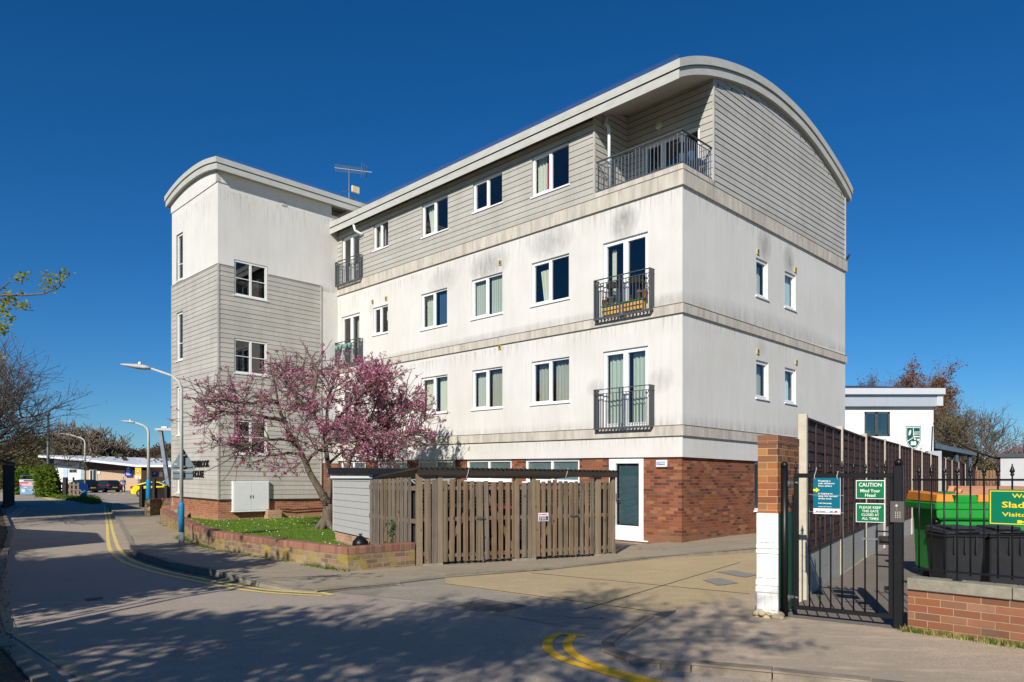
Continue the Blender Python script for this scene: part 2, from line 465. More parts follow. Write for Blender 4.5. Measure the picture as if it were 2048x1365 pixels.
def wallgrid(mb, f, u0, u1, z0, z1, holes, d=0.0, rev=.12, m=0, mr=None):
    mr = m if mr is None else mr
    hs = [h for h in holes if h[1] > u0 and h[0] < u1 and h[3] > z0 and h[2] < z1]
    us = sorted({u0, u1} | {min(max(v, u0), u1) for h in hs for v in h[:2]})
    zs = sorted({z0, z1} | {min(max(v, z0), z1) for h in hs for v in h[2:]})
    for a, b in zip(us, us[1:]):
        for c, e in zip(zs, zs[1:]):
            mu, mz = (a + b) / 2, (c + e) / 2
            if any(h[0] < mu < h[1] and h[2] < mz < h[3] for h in hs): continue
            mb.face([f(a, d, c), f(b, d, c), f(b, d, e), f(a, d, e)], m)
    for h in hs:
        a, b, c, e = max(h[0], u0), min(h[1], u1), max(h[2], z0), min(h[3], z1)
        r = d - rev
        mb.face([f(a, d, c), f(a, r, c), f(a, r, e), f(a, d, e)], mr); mb.face([f(b, d, c), f(b, r, c), f(b, r, e), f(b, d, e)], mr)
        if h[2] >= z0: mb.face([f(a, d, c), f(b, d, c), f(b, r, c), f(a, r, c)], mr)
        if h[3] <= z1: mb.face([f(a, d, e), f(b, d, e), f(b, r, e), f(a, r, e)], mr)
def clad(mb, f, u0, u1, z0, z1, holes, pitch=.163, top=None, d=0.0, rev=.12, lean=.014, seed=1):
    """lapped boards: every board leans out towards its lower edge"""
    rnd = random.Random(seed)
    n = int(math.ceil((z1 - z0) / pitch - 1e-6))
    for i in range(n):
        a = z0 + i * pitch; b = min(z1, a + pitch)
        if b - a < .02: continue
        U0, U1 = u0, u1
        if top:
            us = [u0 + (u1 - u0) * k / 200 for k in range(201)]
            ok = [u for u in us if top(u) > a + .03]
            if not ok: continue
            U0, U1 = min(ok), max(ok)
        segs = [(U0, U1)]
        for h in holes:
            if h[3] - .02 > a and h[2] + .02 < b and h[1] > U0 and h[0] < U1:
                ns = []
                for s in segs:
                    if h[1] <= s[0] or h[0] >= s[1]: ns.append(s); continue
                    if h[0] > s[0]: ns.append((s[0], h[0]))
                    if h[1] < s[1]: ns.append((h[1], s[1]))
                segs = ns
        for h in holes:      # part-boards over and under an opening
            for lo, hi in ((max(a, h[3]), b), (a, min(b, h[2]))):
                if a < hi and hi - lo > .004 and (a < h[3] < b and lo >= h[3] - 1e-6 or a < h[2] < b and hi <= h[2] + 1e-6) and h[3] - .02 > a and h[2] + .02 < b:
                    mb.face([f(h[0], d + lean * .6, lo), f(h[1], d + lean * .6, lo), f(h[1], d, hi), f(h[0], d, hi)], 0)
        for s0, s1 in segs:
            # butt joints between lengths of board
            cuts = [s0]; p = s0 + rnd.uniform(1.2, 3.6)
            while p < s1 - .5: cuts.append(p); p += 3.6
            cuts.append(s1)
            for c0, c1 in zip(cuts, cuts[1:]):
                c1 -= .003
                j = rnd.uniform(-.0015, .0015)
                mb.face([f(c0, d + lean + j, a + .006), f(c1, d + lean + j, a + .006), f(c1, d, b), f(c0, d, b)], 0)
                mb.face([f(c0, d + lean + j, a + .006), f(c1, d + lean + j, a + .006), f(c1, d - .006, a + .006), f(c0, d - .006, a + .006)], 1)
            mb.face([f(s0, d - .006, a - .007), f(s1, d - .006, a - .007), f(s1, d - .006, a + .008), f(s0, d - .006, a + .008)], 1)
    for h in holes:
        r = d - rev; a, b, c, e = h
        for q in ([f(a, d + lean, c), f(a, r, c), f(a, r, e), f(a, d + lean, e)], [f(b, d + lean, c), f(b, r, c), f(b, r, e), f(b, d + lean, e)],
                  [f(a, d, c), f(b, d, c), f(b, r, c), f(a, r, c)], [f(a, d, e), f(b, d, e), f(b, r, e), f(a, r, e)]):
            mb.face(q, 0)

apt = thing('apartment_building', 'four-storey apartment block of white render and grey weatherboard with curved roofs and stair tower', 'building', (BO[0], BO[1], 0), BR)

ROW3 = [(3.51, 4.90, 9.46, 10.60), (6.11, 7.42, 9.66, 10.58), (8.63, 10.0, 9.48, 10.58), (11.94, 12.88, 9.66, 10.60), (13.77, 15.02, 8.82, 10.6)]
ROW2 = [(3.51, 4.92, 6.40, 7.61), (6.11, 7.49, 6.40, 7.61), (8.68, 10.05, 6.42, 7.61), (11.97, 12.91, 6.62, 7.61), (13.77, 15.05, 5.70, 7.6), (.97, 2.36, 5.70, 7.6)]
ROW1 = [(3.50, 4.92, 3.62, 4.83), (6.11, 7.47, 3.62, 4.83), (8.66, 10.05, 3.62, 4.83), (11.97, 12.9, 3.85, 4.83), (13.77, 15.05, 2.87, 4.82), (.97, 2.36, 2.87, 4.82)]
ROW0 = [(3.2, 5.22, 1.45, 2.09), (5.79, 7.79, 1.45, 2.09), (8.36, 10.31, 1.45, 2.09), (10.92, 12.69, 1.45, 2.09), (13.5, 15.2, 1.45, 2.09)]
DOOR0 = (1.14, 2.11, .06, 2.08)
ENDW = [(3.58, 4.25, 6.54, 7.57), (5.28, 5.98, 6.54, 7.57), (3.58, 4.29, 3.80, 4.82), (5.29, 6.0, 3.82, 4.82)]
ENDG = (3.60, 4.75, .77, 2.07)
TRW = [(-4.07, -2.87, 7.75, 8.98), (-4.07, -2.87, 5.05, 6.26), (-4.07, -2.87, 2.24, 3.44)]
TFW = [(18.52, 19.18, 8.78, 10.55), (18.52, 19.18, 5.77, 7.6), (18.52, 19.18, 2.96, 4.8), (18.52, 19.18, .8, 1.9)]
WX = 9.64
ARC = [(-.38, 11.19), (.13, 11.45), (.74, 11.70), (1.38, 11.91), (2.19, 12.12), (3.05, 12.29), (3.97, 12.39), (4.6, 12.415), (5.29, 12.40), (6.15, 12.33), (6.91, 12.20), (7.62, 12.03), (8.66, 11.71), (9.38, 11.43), (9.85, 11.20)]
TARC = [(14.98, 12.20), (15.8, 12.36), (16.5, 12.44), (17.2, 12.47), (18.1, 12.45), (19.1, 12.33), (19.9, 12.15)]
def interp(arc, x):
    if x <= arc[0][0]: return arc[0][1]
    for (a, za), (b, zb) in zip(arc, arc[1:]):
        if x <= b: return za + (zb - za) * (x - a) / (b - a)
    return arc[-1][1]
def smooth(arc, n=5):
    out = []
    for i in range(len(arc) - 1):
        p0 = arc[max(i - 1, 0)]; p1 = arc[i]; p2 = arc[i + 1]; p3 = arc[min(i + 2, len(arc) - 1)]
        for k in range(n):
            t = k / n
            out.append(tuple(.5 * (2 * p1[j] + (p2[j] - p0[j]) * t + (2 * p0[j] - 5 * p1[j] + 4 * p2[j] - p3[j]) * t * t + (3 * p1[j] - p0[j] - 3 * p2[j] + p3[j]) * t ** 3) for j in (0, 1)))
    out.append(arc[-1]); return out
ARCS = smooth(ARC, 4); TARCS = smooth(TARC, 5)

# walls -------------------------------------------------------------
w = SB()
front_holes = ROW2 + ROW1
wallgrid(w, f_front, 0, TY, 2.10, 8.60, front_holes)
wallgrid(w, f_end, 0, WX, 2.10, 8.60, ENDW)
w.face([f_front(0, 0, 2.1), f_front(TY, 0, 2.1), f_front(TY, -.12, 2.1), f_front(0, -.12, 2.1)])
w.face([f_end(0, 0, 2.1), f_end(WX, 0, 2.1), f_end(WX, -.12, 2.1), f_end(0, -.12, 2.1)])
w.face([(WX, 0, 0), (WX, 24, 0), (WX, 24, 11.2), (WX, 0, 10.9)])            # rear
w.build('wall', m_white, apt, label='white rendered wall of the main block')
w = SB()
wallgrid(w, f_front, .06, TY, -.6, 2.13, ROW0 + [DOOR0], d=-.06, rev=.08)
wallgrid(w, f_end, .06, WX - .02, -.6, 2.13, [ENDG], d=-.06, rev=.08)
w.build('brick_wall', m_brick, apt, label='dark red brick ground floor wall')
w = SB()
for z0, z1, pr in ((8.45, 8.80, .055), (5.47, 5.69, .05), (2.60, 2.84, .05)):
    fb(w, f_front, -pr, TY, -.02, pr, z0, z1)
    fb(w, f_end, -pr + .002, WX + pr, -.02, pr - .002, z0 + .001, z1 - .001)
    fb(w, f_front, -pr + .01, TY, .0, pr + .008, z1, z1 + .016, 1); fb(w, f_end, -pr + .012, WX + pr - .01, .001, pr + .006, z1 + .001, z1 + .015, 1)
w.build('string_course', [m_band, m_bandtop], apt, label='weathered stone bands running round the block at each floor')
# cladding ----------------------------------------------------------
w = SB()
clad(w, f_front, 2.64, TY, 8.815, 10.9, ROW3, seed=3)
fb(w, f_front, 2.60, 2.66, -.02, .035, 8.82, 10.95)
w.build('cladding', [m_clad, m_gap], apt, label='lapped grey boards of the top floor, front side')
w = SB()
atop = lambda u: interp(ARC, u) - .43
clad(w, f_end, 1.39, WX - .02, 8.815, 12.1, [], top=atop, seed=5)
for i in range(60):       # arched closing board under the soffit
    a, b = 1.39 + (WX - 1.39) * i / 60, 1.39 + (WX - 1.39) * (i + 1) / 60
    w.face([f_end(a, .004, atop(a) - .30), f_end(b, .004, atop(b) - .30), f_end(b, .004, atop(b) + .05), f_end(a, .004, atop(a) + .05)])
fb(w, f_end, 1.35, 1.41, -.06, .03, 8.815, atop(1.38)); fb(w, f_end, WX - .05, WX + .01, -.06, .03, 8.8, 10.9)
for k in range(24):
    u = 1.6 + k * .335
    fb(w, f_end, u - .022, u + .022, .0, .008, atop(u) - .19, atop(u) - .11, 1)
w.build('cladding', [m_clad_e, m_gap], apt, label='lapped grey boards filling the arched gable')
# recessed corner terrace
w = SB()
f_back = lambda u, d, z: (1.35 - d, u, z); f_side = lambda u, d, z: (u, 2.60 - d, z)
clad(w, f_back, 0.0, 2.60, 8.95, 11.5, [(.35, 2.05, 8.95, 10.45)], seed=8)
clad(w, f_side, 0.0, 1.35, 8.95, 11.4, [], seed=9)
w.build('cladding', [m_clad, m_gap], apt, label='grey boards inside the shaded corner terrace')
w = SB()
fb(w, f_front, -.03, 2.63, -1.4, .03, 8.80, 8.95); w.build('terrace_floor', m_band, apt)
# roofs ---------------------------------------------------------------
def arc_slab(pts, lo, hi, a0, a1, axis, m=0, inset=0.0):
    mb = SB()
    x0, x1 = pts[0][0] + inset, pts[-1][0] - inset
    q = [(min(max(x, x0), x1), z) for x, z in pts]
    g = (lambda x, a, z: (x, a, z)) if axis == 'y' else (lambda x, a, z: (a, x, z))
    for (xa, za), (xb, zb) in zip(q, q[1:]):
        if xb - xa < 1e-5: continue
        mb.face([g(xa, a0, za + hi), g(xb, a0, zb + hi), g(xb, a1, zb + hi), g(xa, a1, za + hi)], m, smooth=True)
        mb.face([g(xa, a0, za + lo), g(xb, a0, zb + lo), g(xb, a1, zb + lo), g(xa, a1, za + lo)], 1)
        for a in (a0, a1): mb.face([g(xa, a, za + lo), g(xb, a, zb + lo), g(xb, a, zb + hi), g(xa, a, za + hi)], 0)
    for x, z in (q[0], q[-1]): mb.face([g(x, a0, z + lo), g(x, a1, z + lo), g(x, a1, z + hi), g(x, a0, z + hi)], 0)
    return mb
arc_slab(ARCS, -.20, 0, -.17, TY - .01, 'y').build('roof', [m_fascia, m_soffit], apt, label='curved pale metal roof edge of the main block')
arc_slab(ARCS, -.43, -.215, -.13, TY - .01, 'y', inset=.035).build('fascia', [m_fascia, m_soffit], apt)
arc_slab(TARCS, -.18, 0, TX - .20, 7.0, 'x').build('roof', [m_fascia, m_soffit], apt, label='curved pale metal roof edge of the stair tower')
arc_slab(TARCS, -.40, -.195, TX - .16, 7.0, 'x', inset=.03).build('fascia', [m_fascia, m_soffit], apt)
w = SB()
for i in range(300):
    y = -.1 + i * .051
    for dx, dy in ((-.03, .02), (.03, -.02)):
        w.bar((-.36, y, 11.19), (-.36 + dx, y + dy, 11.31), .0035)
for i in range(150):
    x = TX - .15 + i * .05
    w.bar((x, 15.02, 12.2), (x + .02, 15.0, 12.30), .0035)
w.build('bird_spikes', M('bird_spike_wire', (.22, .17, .19), .5, metal=.3), apt)
# tower ---------------------------------------------------------------
w = SB()
ttop = lambda u: interp(TARC, u) - .38
wallgrid(w, f_tr, TX, 0.0, 8.70, 11.50, TRW[:1]); wallgrid(w, f_tr, -.74, 0.02, 2.0, 8.70, [])
wallgrid(w, f_tf, TY, 19.66, 8.70, 11.50, TFW[:1])
fb(w, f_tr, TX - .03, -.30, -.1, .03, 11.5, 11.86)
for i in range(12):
    a, b = TY - .03 + (19.69 - TY + .03) * i / 12, TY - .03 + (19.69 - TY + .03) * (i + 1) / 12
    w.hexa([f_tf(a, .03, 11.5), f_tf(b, .03, 11.5), f_tf(b, -.1, 11.5), f_tf(a, -.1, 11.5), f_tf(a, .03, ttop(a)), f_tf(b, .03, ttop(b)), f_tf(b, -.1, ttop(b)), f_tf(a, -.1, ttop(a))])
w.face([(TX, 19.66, 0), (6, 19.66, 0), (6, 19.66, 11.8), (TX, 19.66, 11.8)])
w.face([(TX + .1, TY + .08, 11.0), (6, TY + .9, 11.0), (6, TY + .9, 12.1), (TX + .1, TY + .9, 12.1)])
w.build('wall', m_white2, apt, label='white rendered upper wall of the stair tower')
w = SB()
fb(w, f_tr, -.29, 5.0, -.9, -.85, 10.9, 12.0); fb(w, f_tr, -.32, -.26, -.9, -.03, 10.9, 11.9)
w.build('roof_recess_shade', m_dark, apt)  # near-black panels stand in for the shade of the open recess
w = SB()
clad(w, f_tr, TX + .03, -.74, .66, 8.70, TRW, seed=11, lean=.012)
fb(w, f_tr, -.76, -.71, -.01, .03, .62, 8.72); fb(w, f_tr, TX - .02, TX + .045, -.02, .025, .64, 8.72)
clad(w, f_tf, TY + .03, 19.64, .66, 8.70, TFW, seed=12, lean=.012)
fb(w, f_tf, 19.61, 19.67, -.02, .025, .64, 8.70)
fb(w, f_tr, TX - .02, -4.08, -.02, .028, 8.70, 8.725); fb(w, f_tr, -2.86, -.72, -.02, .028, 8.70, 8.725); fb(w, f_tf, TY, 19.67, -.02, .024, 8.70, 8.722)
fb(w, f_tr, TX, -.72, -.02, .03, .625, .65, 1); fb(w, f_tf, TY, 19.66, -.02, .028, .626, .648, 1)
w.build('cladding', [m_clad_t, m_gap], apt, label='lapped grey boards of the stair tower')
w = SB()
wallgrid(w, f_tr, TX + .02, .05, -.6, .66, [], d=-.02); wallgrid(w, f_tr, -.74, .05, .66, 2.05, [], d=-.02)
wallgrid(w, f_tf, TY + .02, 19.64, -.6, .66, [], d=-.02)
w.face([(TX + .02, 19.64, -.6), (TX + .02, 19.64, .66), (0, 19.64, .66), (0, 19.64, -.6)])
w.build('brick_wall', m_brick_t, apt, label='pale orange brick plinth of the stair tower')
# floors and inner walls seen through the windows
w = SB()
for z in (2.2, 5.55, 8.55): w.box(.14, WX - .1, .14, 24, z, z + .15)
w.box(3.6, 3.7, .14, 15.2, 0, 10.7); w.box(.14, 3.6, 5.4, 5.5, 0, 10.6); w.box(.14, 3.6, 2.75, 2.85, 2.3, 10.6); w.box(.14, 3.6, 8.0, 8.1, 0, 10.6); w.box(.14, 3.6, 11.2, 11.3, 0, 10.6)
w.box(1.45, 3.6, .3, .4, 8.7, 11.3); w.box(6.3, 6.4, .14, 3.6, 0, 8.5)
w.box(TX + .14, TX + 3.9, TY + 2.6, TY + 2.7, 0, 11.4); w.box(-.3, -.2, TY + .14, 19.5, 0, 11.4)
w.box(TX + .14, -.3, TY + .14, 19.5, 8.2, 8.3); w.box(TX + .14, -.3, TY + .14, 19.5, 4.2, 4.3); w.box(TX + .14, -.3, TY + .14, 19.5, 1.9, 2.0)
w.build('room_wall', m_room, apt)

# windows ---------------------------------------------------------------
def curtain(mb, f, u0, u1, z0, z1, d, waves=6, amp=.02, m=0, taper=0.0):
    n = waves * 6
    for i in range(n):
        a, b = i / n, (i + 1) / n
        da, db = d + amp * math.sin(a * waves * 2 * PI), d + amp * math.sin(b * waves * 2 * PI)
        ua, ub = u0 + (u1 - u0) * a, u0 + (u1 - u0) * b
        ta = u0 + (ua - u0) * (1 - taper); tb = u0 + (ub - u0) * (1 - taper)
        mb.face([f(ta, da, z0), f(tb, db, z0), f(ub, db, z1), f(ua, da, z1)], m, smooth=True)
def window(f, h, lights=2, sash=(1,), mat=None, gm=None, cur=(), sill=True, trans=None, label=None, fw=.05, name='window', split=None, back=.10):
    """h=(u0,u1,z0,z1); a framed window with panes, sill and what hangs behind the glass"""
    mat = mat or m_upvc; gm = gm or m_glass
    a, b, c, e = h; d0, d1 = -back, -back + .05
    w = SB()
    for q in ((a, b, c, c + fw), (a, b, e - fw, e), (a, a + fw, c + fw, e - fw), (b - fw, b, c + fw, e - fw)):
        fb(w, f, q[0], q[1], d0, d1, q[2], q[3])
    ms = split or [a + (b - a) * k / lights for k in range(1, lights)]
    for u in ms: fb(w, f, u - fw * .55, u + fw * .55, d0, d1 - .001, c + fw, e - fw)
    edges = [a + fw] + [x for u in ms for x in (u - fw * .55, u + fw * .55)] + [b - fw]
    cells = [(edges[2 * i], edges[2 * i + 1]) for i in range(len(ms) + 1)]
    for i, (p, q) in enumerate(cells):
        if i in sash:
            s = .035
            for r in ((p, q, c + fw, c + fw + s), (p, q, e - fw - s, e - fw), (p, p + s, c + fw + s, e - fw - s), (q - s, q, c + fw + s, e - fw - s)):
                fb(w, f, r[0], r[1], d0 + .002, d1 + .012, r[2], r[3])
    if trans:
        for t in trans: fb(w, f, a + fw, b - fw, d0 + .003, d1 - .006, c + (e - c) * t - .012, c + (e - c) * t + .012)
    o = w.build(name, mat, apt, label=label)
    g = SB()
    for p, q in cells: g.face([f(p, d0 + .02, c + fw), f(q, d0 + .02, c + fw), f(q, d0 + .02, e - fw), f(p, d0 + .02, e - fw)])
    g.build('pane', gm, o)
    if sill:
        s = SB(); fb(s, f, a - .04, b + .04, -.09, .035, c - .035, c + .002); s.build('sill', mat, o)
    byname = {}
    for (p, q, zz0, zz1, m, kind) in cur:
        nm = 'blind' if kind == 'v' else 'curtain'
        k = SB(); u0, u1 = a + (b - a) * p, a + (b - a) * q; z0, z1 = c + (e - c) * zz0, c + (e - c) * zz1
        if kind == 'v':
            n = max(3, int((u1 - u0) / .09))
            for i in range(n):
                x = u0 + (u1 - u0) * (i + .5) / n
                k.face([f(x - .036, -.17, z0), f(x + .036, -.155, z0), f(x + .036, -.155, z1), f(x - .036, -.17, z1)])
        elif kind == 'h':
            n = int((z1 - z0) / .03)
            for i in range(n):
                z = z0 + i * .03
                k.face([f(u0, -.16, z), f(u1, -.16, z), f(u1, -.14, z + .022), f(u0, -.14, z + .022)])
        else:
            curtain(k, f, u0, u1, z0, z1, -.22, waves=max(2, int((u1 - u0) / .11)), taper=.35 if kind == 't' else 0)
        k.build(nm, m, o)
    return o
W = m_upvc
# top floor (u runs away from the near corner, so the right-hand light is the first cell)
window(f_front, ROW3[0], cur=[(.72, .97, 0, 1, m_curt, 'c'), (.58, .72, 0, .8, m_curt_r, 'c')], sash=(1,), label='top floor window nearest the terrace, red and cream curtains')
window(f_front, ROW3[1], label='top floor window with a small plant on its sill')
window(f_front, ROW3[2], cur=[(.56, .95, 0, .95, m_curt, 't')], label='top floor window with one pale net curtain')
window(f_front, ROW3[3], cur=[(.5, .95, 0, 1, m_curt_d, 'c')])
window(f_front, ROW3[4], sash=(0, 1), name='balcony_door', fw=.06, cur=[(.55, .8, .1, 1, m_curt, 'c'), (.1, .9, 0, .4, m_curt_d, 'c')], sill=False)
window(f_front, ROW2[0], cur=[(.60, .88, 0, .82, m_curt, 't')], label='second floor window beside the planted balcony')
window(f_front, ROW2[1], cur=[(.04, .46, 0, 1, m_curt_g, 'v'), (.62, .96, 0, 1, m_curt_g, 'v')], label='second floor window with pale green vertical blinds')
window(f_front, ROW2[2], cur=[(.04, .42, 0, 1, m_blind_n, 'v'), (.66, .95, 0, .9, m_curt_g, 'c')], label='second floor window with navy vertical blinds')
window(f_front, ROW2[3], cur=[(.1, .4, .5, .85, m_curt, 'c')])
window(f_front, ROW2[4], sash=(0, 1), name='balcony_door', fw=.06, cur=[(.05, .4, 0, 1, m_curt_d, 'c'), (.55, .75, 0, 1, m_curt, 'c')], sill=False)
window(f_front, ROW2[5], sash=(0, 1), name='balcony_door', fw=.065, cur=[(.80, .90, .1, .92, m_curt, 'c')], sill=False)
window(f_front, ROW1[0], cur=[(.04, .47, 0, .98, m_curt_d, 'c'), (.55, .92, 0, .98, m_curt_d, 'c')])
window(f_front, ROW1[1], cur=[(.04, .48, 0, .95, m_curt_d, 'c'), (.6, .96, 0, .98, m_curt_g, 'c')])
window(f_front, ROW1[2], cur=[(.04, .45, 0, 1, m_curt, 'c'), (.56, .97, 0, .95, m_curt, 'c')])
window(f_front, ROW1[3], cur=[(.1, .9, 0, 1, m_curt_d, 'c')])
window(f_front, ROW1[4], sash=(0, 1), name='balcony_door', fw=.06, cur=[(.1, .9, 0, 1, m_curt_d, 'c')], sill=False)
window(f_front, ROW1[5], sash=(0, 1), name='balcony_door', fw=.065, cur=[(.06, .42, 0, .95, m_curt_g, 'c'), (.56, .95, 0, .96, m_curt_g, 'c')], sill=False)
for i, h in enumerate(ROW0): window(f_front, h, lights=2, sash=(), gm=m_glass, cur=[(.03, .97, 0, 1, m_blind, 'h')], fw=.07, back=.14)
for i, h in enumerate(ENDW): window(f_end, h, lights=1, sash=(0,), cur=[(.5, .95, 0, .9, [m_curt_g, m_blind, m_curt_d, m_blind][i], 'c')] if i != 1 else [(.05, .95, 0, 1, m_blind, 'v')])
window(f_end, ENDG, lights=2, sash=(), cur=[(.03, .97, 0, 1, m_blind, 'h')], fw=.06, back=.14)
for i, h in enumerate(TRW):
    window(f_tr, h, sash=(), trans=[.5], mat=m_upvc_old, fw=.07, split=[(h[0] + h[1]) / 2], back=.07)
for i, h in enumerate(TFW): window(f_tf, h, lights=1, sash=(0,), trans=[.36] if i < 3 else None, fw=.05)
window(f_back, (.35, 2.05, 8.95, 10.45), lights=3, sash=(0, 1, 2), name='terrace_door', sill=False, mat=m_upvc_old)
# front door
dr = window(f_front, DOOR0, lights=1, sash=(0,), name='front_door', fw=.09, cur=[(.16, .84, .18, .93, M('door_blind', (.26, .50, .60), .6), 'h')], sill=False, back=.10, label='white glazed ground floor door with a blue blind')
w = SB(); fb(w, f_front, DOOR0[0] + .1, DOOR0[1] - .1, -.07, -.04, DOOR0[2] + .05, DOOR0[2] + .34); w.build('kick_panel', m_upvc, dr)
w = SB(); fb(w, f_front, 1.92, 1.95, -.04, .0, 1.0, 1.2); w.bar(f_front(1.93, .02, 1.05), f_front(1.80, .02, 1.05), .018); w.build('handle', m_iron_l, dr)
w = SB(); fb(w, f_front, 2.11, 2.20, -.12, -.05, .06, 2.08); fb(w, f_front, 1.0, 2.22, -.06, -.03, .03, .06); w.build('side_frame', m_upvc, dr)

# juliet balconies ------------------------------------------------------------
def juliet(u0, u1, z0, z1, dep=.2, label=None):
    w = SB()
    def rect(z, h, t=.03):
        fb(w, f_front, u0, u1, dep - t, dep, z, z + h); fb(w, f_front, u0, u0 + t, 0, dep - t, z, z + h); fb(w, f_front, u1 - t, u1, 0, dep - t, z, z + h)
    rect(z1 - .02, .02, .04); rect(z1 - .13, .015, .025)
    n = 17
    for i in range(n + 1):
        u = u0 + .02 + (u1 - u0 - .04) * i / n
        wd = .011 if i not in (0, n, 9, 8) else .02
        if i in (0, n, 8, 9): fb(w, f_front, u - wd, u + wd, dep - .022, dep - .008, z0 + .03, z1 - .02)
        else: fb(w, f_front, u - .008, u + .008, dep - .024, dep - .008, z0 + .03, z1 - .12)
    for ue in (u0 + .012, u1 - .012):
        for dd in (.03, .10, .15): fb(w, f_front, ue - .012, ue + .012, dd - .012, dd + .012, z0 + .03, z1 - .02)
    o = w.build('balcony_railing', m_iron, apt, label=label)
    w = SB(); rect(z0 - .01, .05, .03)
    k = int((u1 - u0) / .105)
    for i in range(k): fb(w, f_front, u0 + .05 + i * (u1 - u0 - .1) / (k - 1) - .02, u0 + .05 + i * (u1 - u0 - .1) / (k - 1) + .02, .0, dep - .03, z0, z0 + .012)
    w.build('base_grille', m_iron, o)
    return o
juliet(.77, 2.51, 5.62, 6.64, label='grey railing of the planted second floor balcony')
juliet(.77, 2.51, 2.82, 3.84, label='grey railing of the bare first floor balcony')
juliet(13.55, 15.22, 8.76, 9.68, label='grey railing below the top floor eaves by the stair tower')
juliet(13.55, 15.22, 5.72, 6.60); juliet(13.55, 15.22, 2.88, 3.80)
# terrace railing
w = SB()
for z, h, t in ((9.75, .025, .045), (9.66, .014, .02), (8.945, .06, .05)):
    m_ = 0
    fb(w, f_front, .0, 2.58, -.05, -.05 + t, z, z + h, m_); fb(w, f_end, .0, 1.33, -.049, -.049 + t, z + .001, z + h - .001, m_)
for i in range(24):
    u = .05 + i * 2.5 / 23
    fb(w, f_front, u - .008, u + .008, -.042, -.026, 9.0, 9.66 if i not in (0, 1, 11, 12, 23) else 9.75, 1)
for i in range(13):
    u = .05 + i * 1.26 / 12
    fb(w, f_end, u - .008, u + .008, -.042, -.026, 9.0, 9.66 if i not in (0, 1, 12) else 9.75, 1)
w.build('terrace_railing', [m_iron, m_iron_l], apt)
# rainwater pipes
px = lambda pts, r: w.tube(pts, r, 10)
w = SB()
px([(.34, 2.50, 11.0), (.30, 2.52, 10.86), (.22, 2.42, 10.74), (.18, 2.32, 10.66), (.18, 2.30, 10.5), (.18, 2.30, 8.95)], .042)
w.build('rainwater_pipe', m_pipe, apt); w = SB()
px([(-.30, 13.72, 10.75), (-.26, 13.70, 10.55), (-.12, 13.60, 10.45), (-.03, 13.5, 10.42)], .045)
w.build('rainwater_pipe', m_pipe, apt)
# brass extractor vents
w = SB()
for y, z in ((6.19, 7.89), (12.91, 7.84), (12.06, 7.82), (6.21, 5.40), (12.9, 5.37), (12.06, 5.35)):
    fb(w, f_front, y - .055, y + .055, 0, .03, z - .07, z + .07); fb(w, f_front, y - .03, y + .0, .03, .034, z - .045, z + .045, 1); fb(w, f_front, y + .01, y + .03, .03, .034, z - .045, z + .045, 1)
for x, z in ((3.66, 7.73), (5.94, 7.73), (3.66, 5.05), (6.0, 5.05)):
    fb(w, f_end, x - .06, x + .06, 0, .03, z - .07, z + .07); fb(w, f_end, x - .03, x + .0, .03, .034, z - .045, z + .045, 1); fb(w, f_end, x + .01, x + .03, .03, .034, z - .045, z + .045, 1)
w.build('extractor_vent', [m_brass, m_slot], apt)
w = SB(); fb(w, f_tr, -2.32, -2.12, .0, .02, 11.32, 11.46); w.build('air_brick', m_band, apt)
# stair banister behind the tower glass
w = SB()
for zb in (2.3, 5.1, 7.8):
    for i in range(9):
        x = -4.02 + i * .055
        w.bar((x, TY + .5, zb + .15 + i * .0), (x, TY + .5, zb + 1.0), .014)
    w.bar((-4.05, TY + .5, zb + 1.0), (-3.5, TY + .5, zb + 1.05), .03); w.bar((-4.05, TY + .5, zb + .5), (-3.5, TY + .5, zb + .53), .04); w.bar((-4.05, TY + .5, zb + .15), (-3.5, TY + .5, zb + .15), .03)
w.build('stair_banister', m_iron, apt)

# ---- things fixed to or standing on the block
def att(name, label, cat, x, y, z, group=None): return thing(name, label, cat, BL(x, y, z), BR, group)
s = att('meter_cabinet', 'white two-door meter cabinet on the stair tower wall above the lawn', 'cabinet', -3.5, TY, .26)
w = MB(); w.box(-.66, .66, -.12, .0, 0, 1.04); w.build('casing', m_pipe, s, bevel=.006)
for k in (-1, 1):
    w = MB(); x0, x1 = sorted((k * .005, k * .63)); w.box(x0, x1, -.135, -.12, .03, 1.01); o = w.build('door', m_pipe, s, bevel=.004)
    w = MB(); w.tube([(k * .05, -.135, .50), (k * .05, -.15, .50)], .014, 8); w.bar((k * .05, -.145, .44), (k * .04, -.145, .55), .012); w.build('handle', m_iron, o)
w = MB(); w.box(-.68, .68, -.15, .02, -.03, 0); w.build('sill', m_upvc, s)
s = att('brick_pier', 'small low brick pier at the foot of the tower under the white cabinet', 'pier', -2.72, TY, 0)
w = MB(); w.box(-.26, .26, -.30, 0, -.2, .27); w.build('pier', m_brick_s, s)
s = att('drain_pipe', 'thin black pipe lying along the brick plinth beside the lawn', 'pipe', -2.4, TY, .2)
w = MB(); w.tube([(0, -.06, .10), (.5, -.06, .04), (1.2, -.06, .06), (2.3, -.06, .08)], .02, 8); w.build('pipe', m_black, s)
s = att('alarm_box', 'small white alarm box with blue lettering on the brick wall near the corner', 'alarm box', .58, -0.0, 0)
s.location = BL(.06, .59, 1.86)
w = MB(); w.box(-.07, -.0, -.15, .15, 0, .17); w.build('casing', m_upvc, s, bevel=.012)
w = MB(); w.box(-.074, -.071, -.12, .12, .05, .13); w.build('label_plate', M('alarm_blue', (.05, .12, .45), .4), s)
text_mesh('lettering', 'QWIRE', .07, m_upvc, s, (-.0745, .105, .068), R(90), R(-90), .002)
s = att('house_name', 'black raised letters HILDENBROOK HOUSE on the grey boards of the stair tower', 'name sign', TX, 17, 1.4)
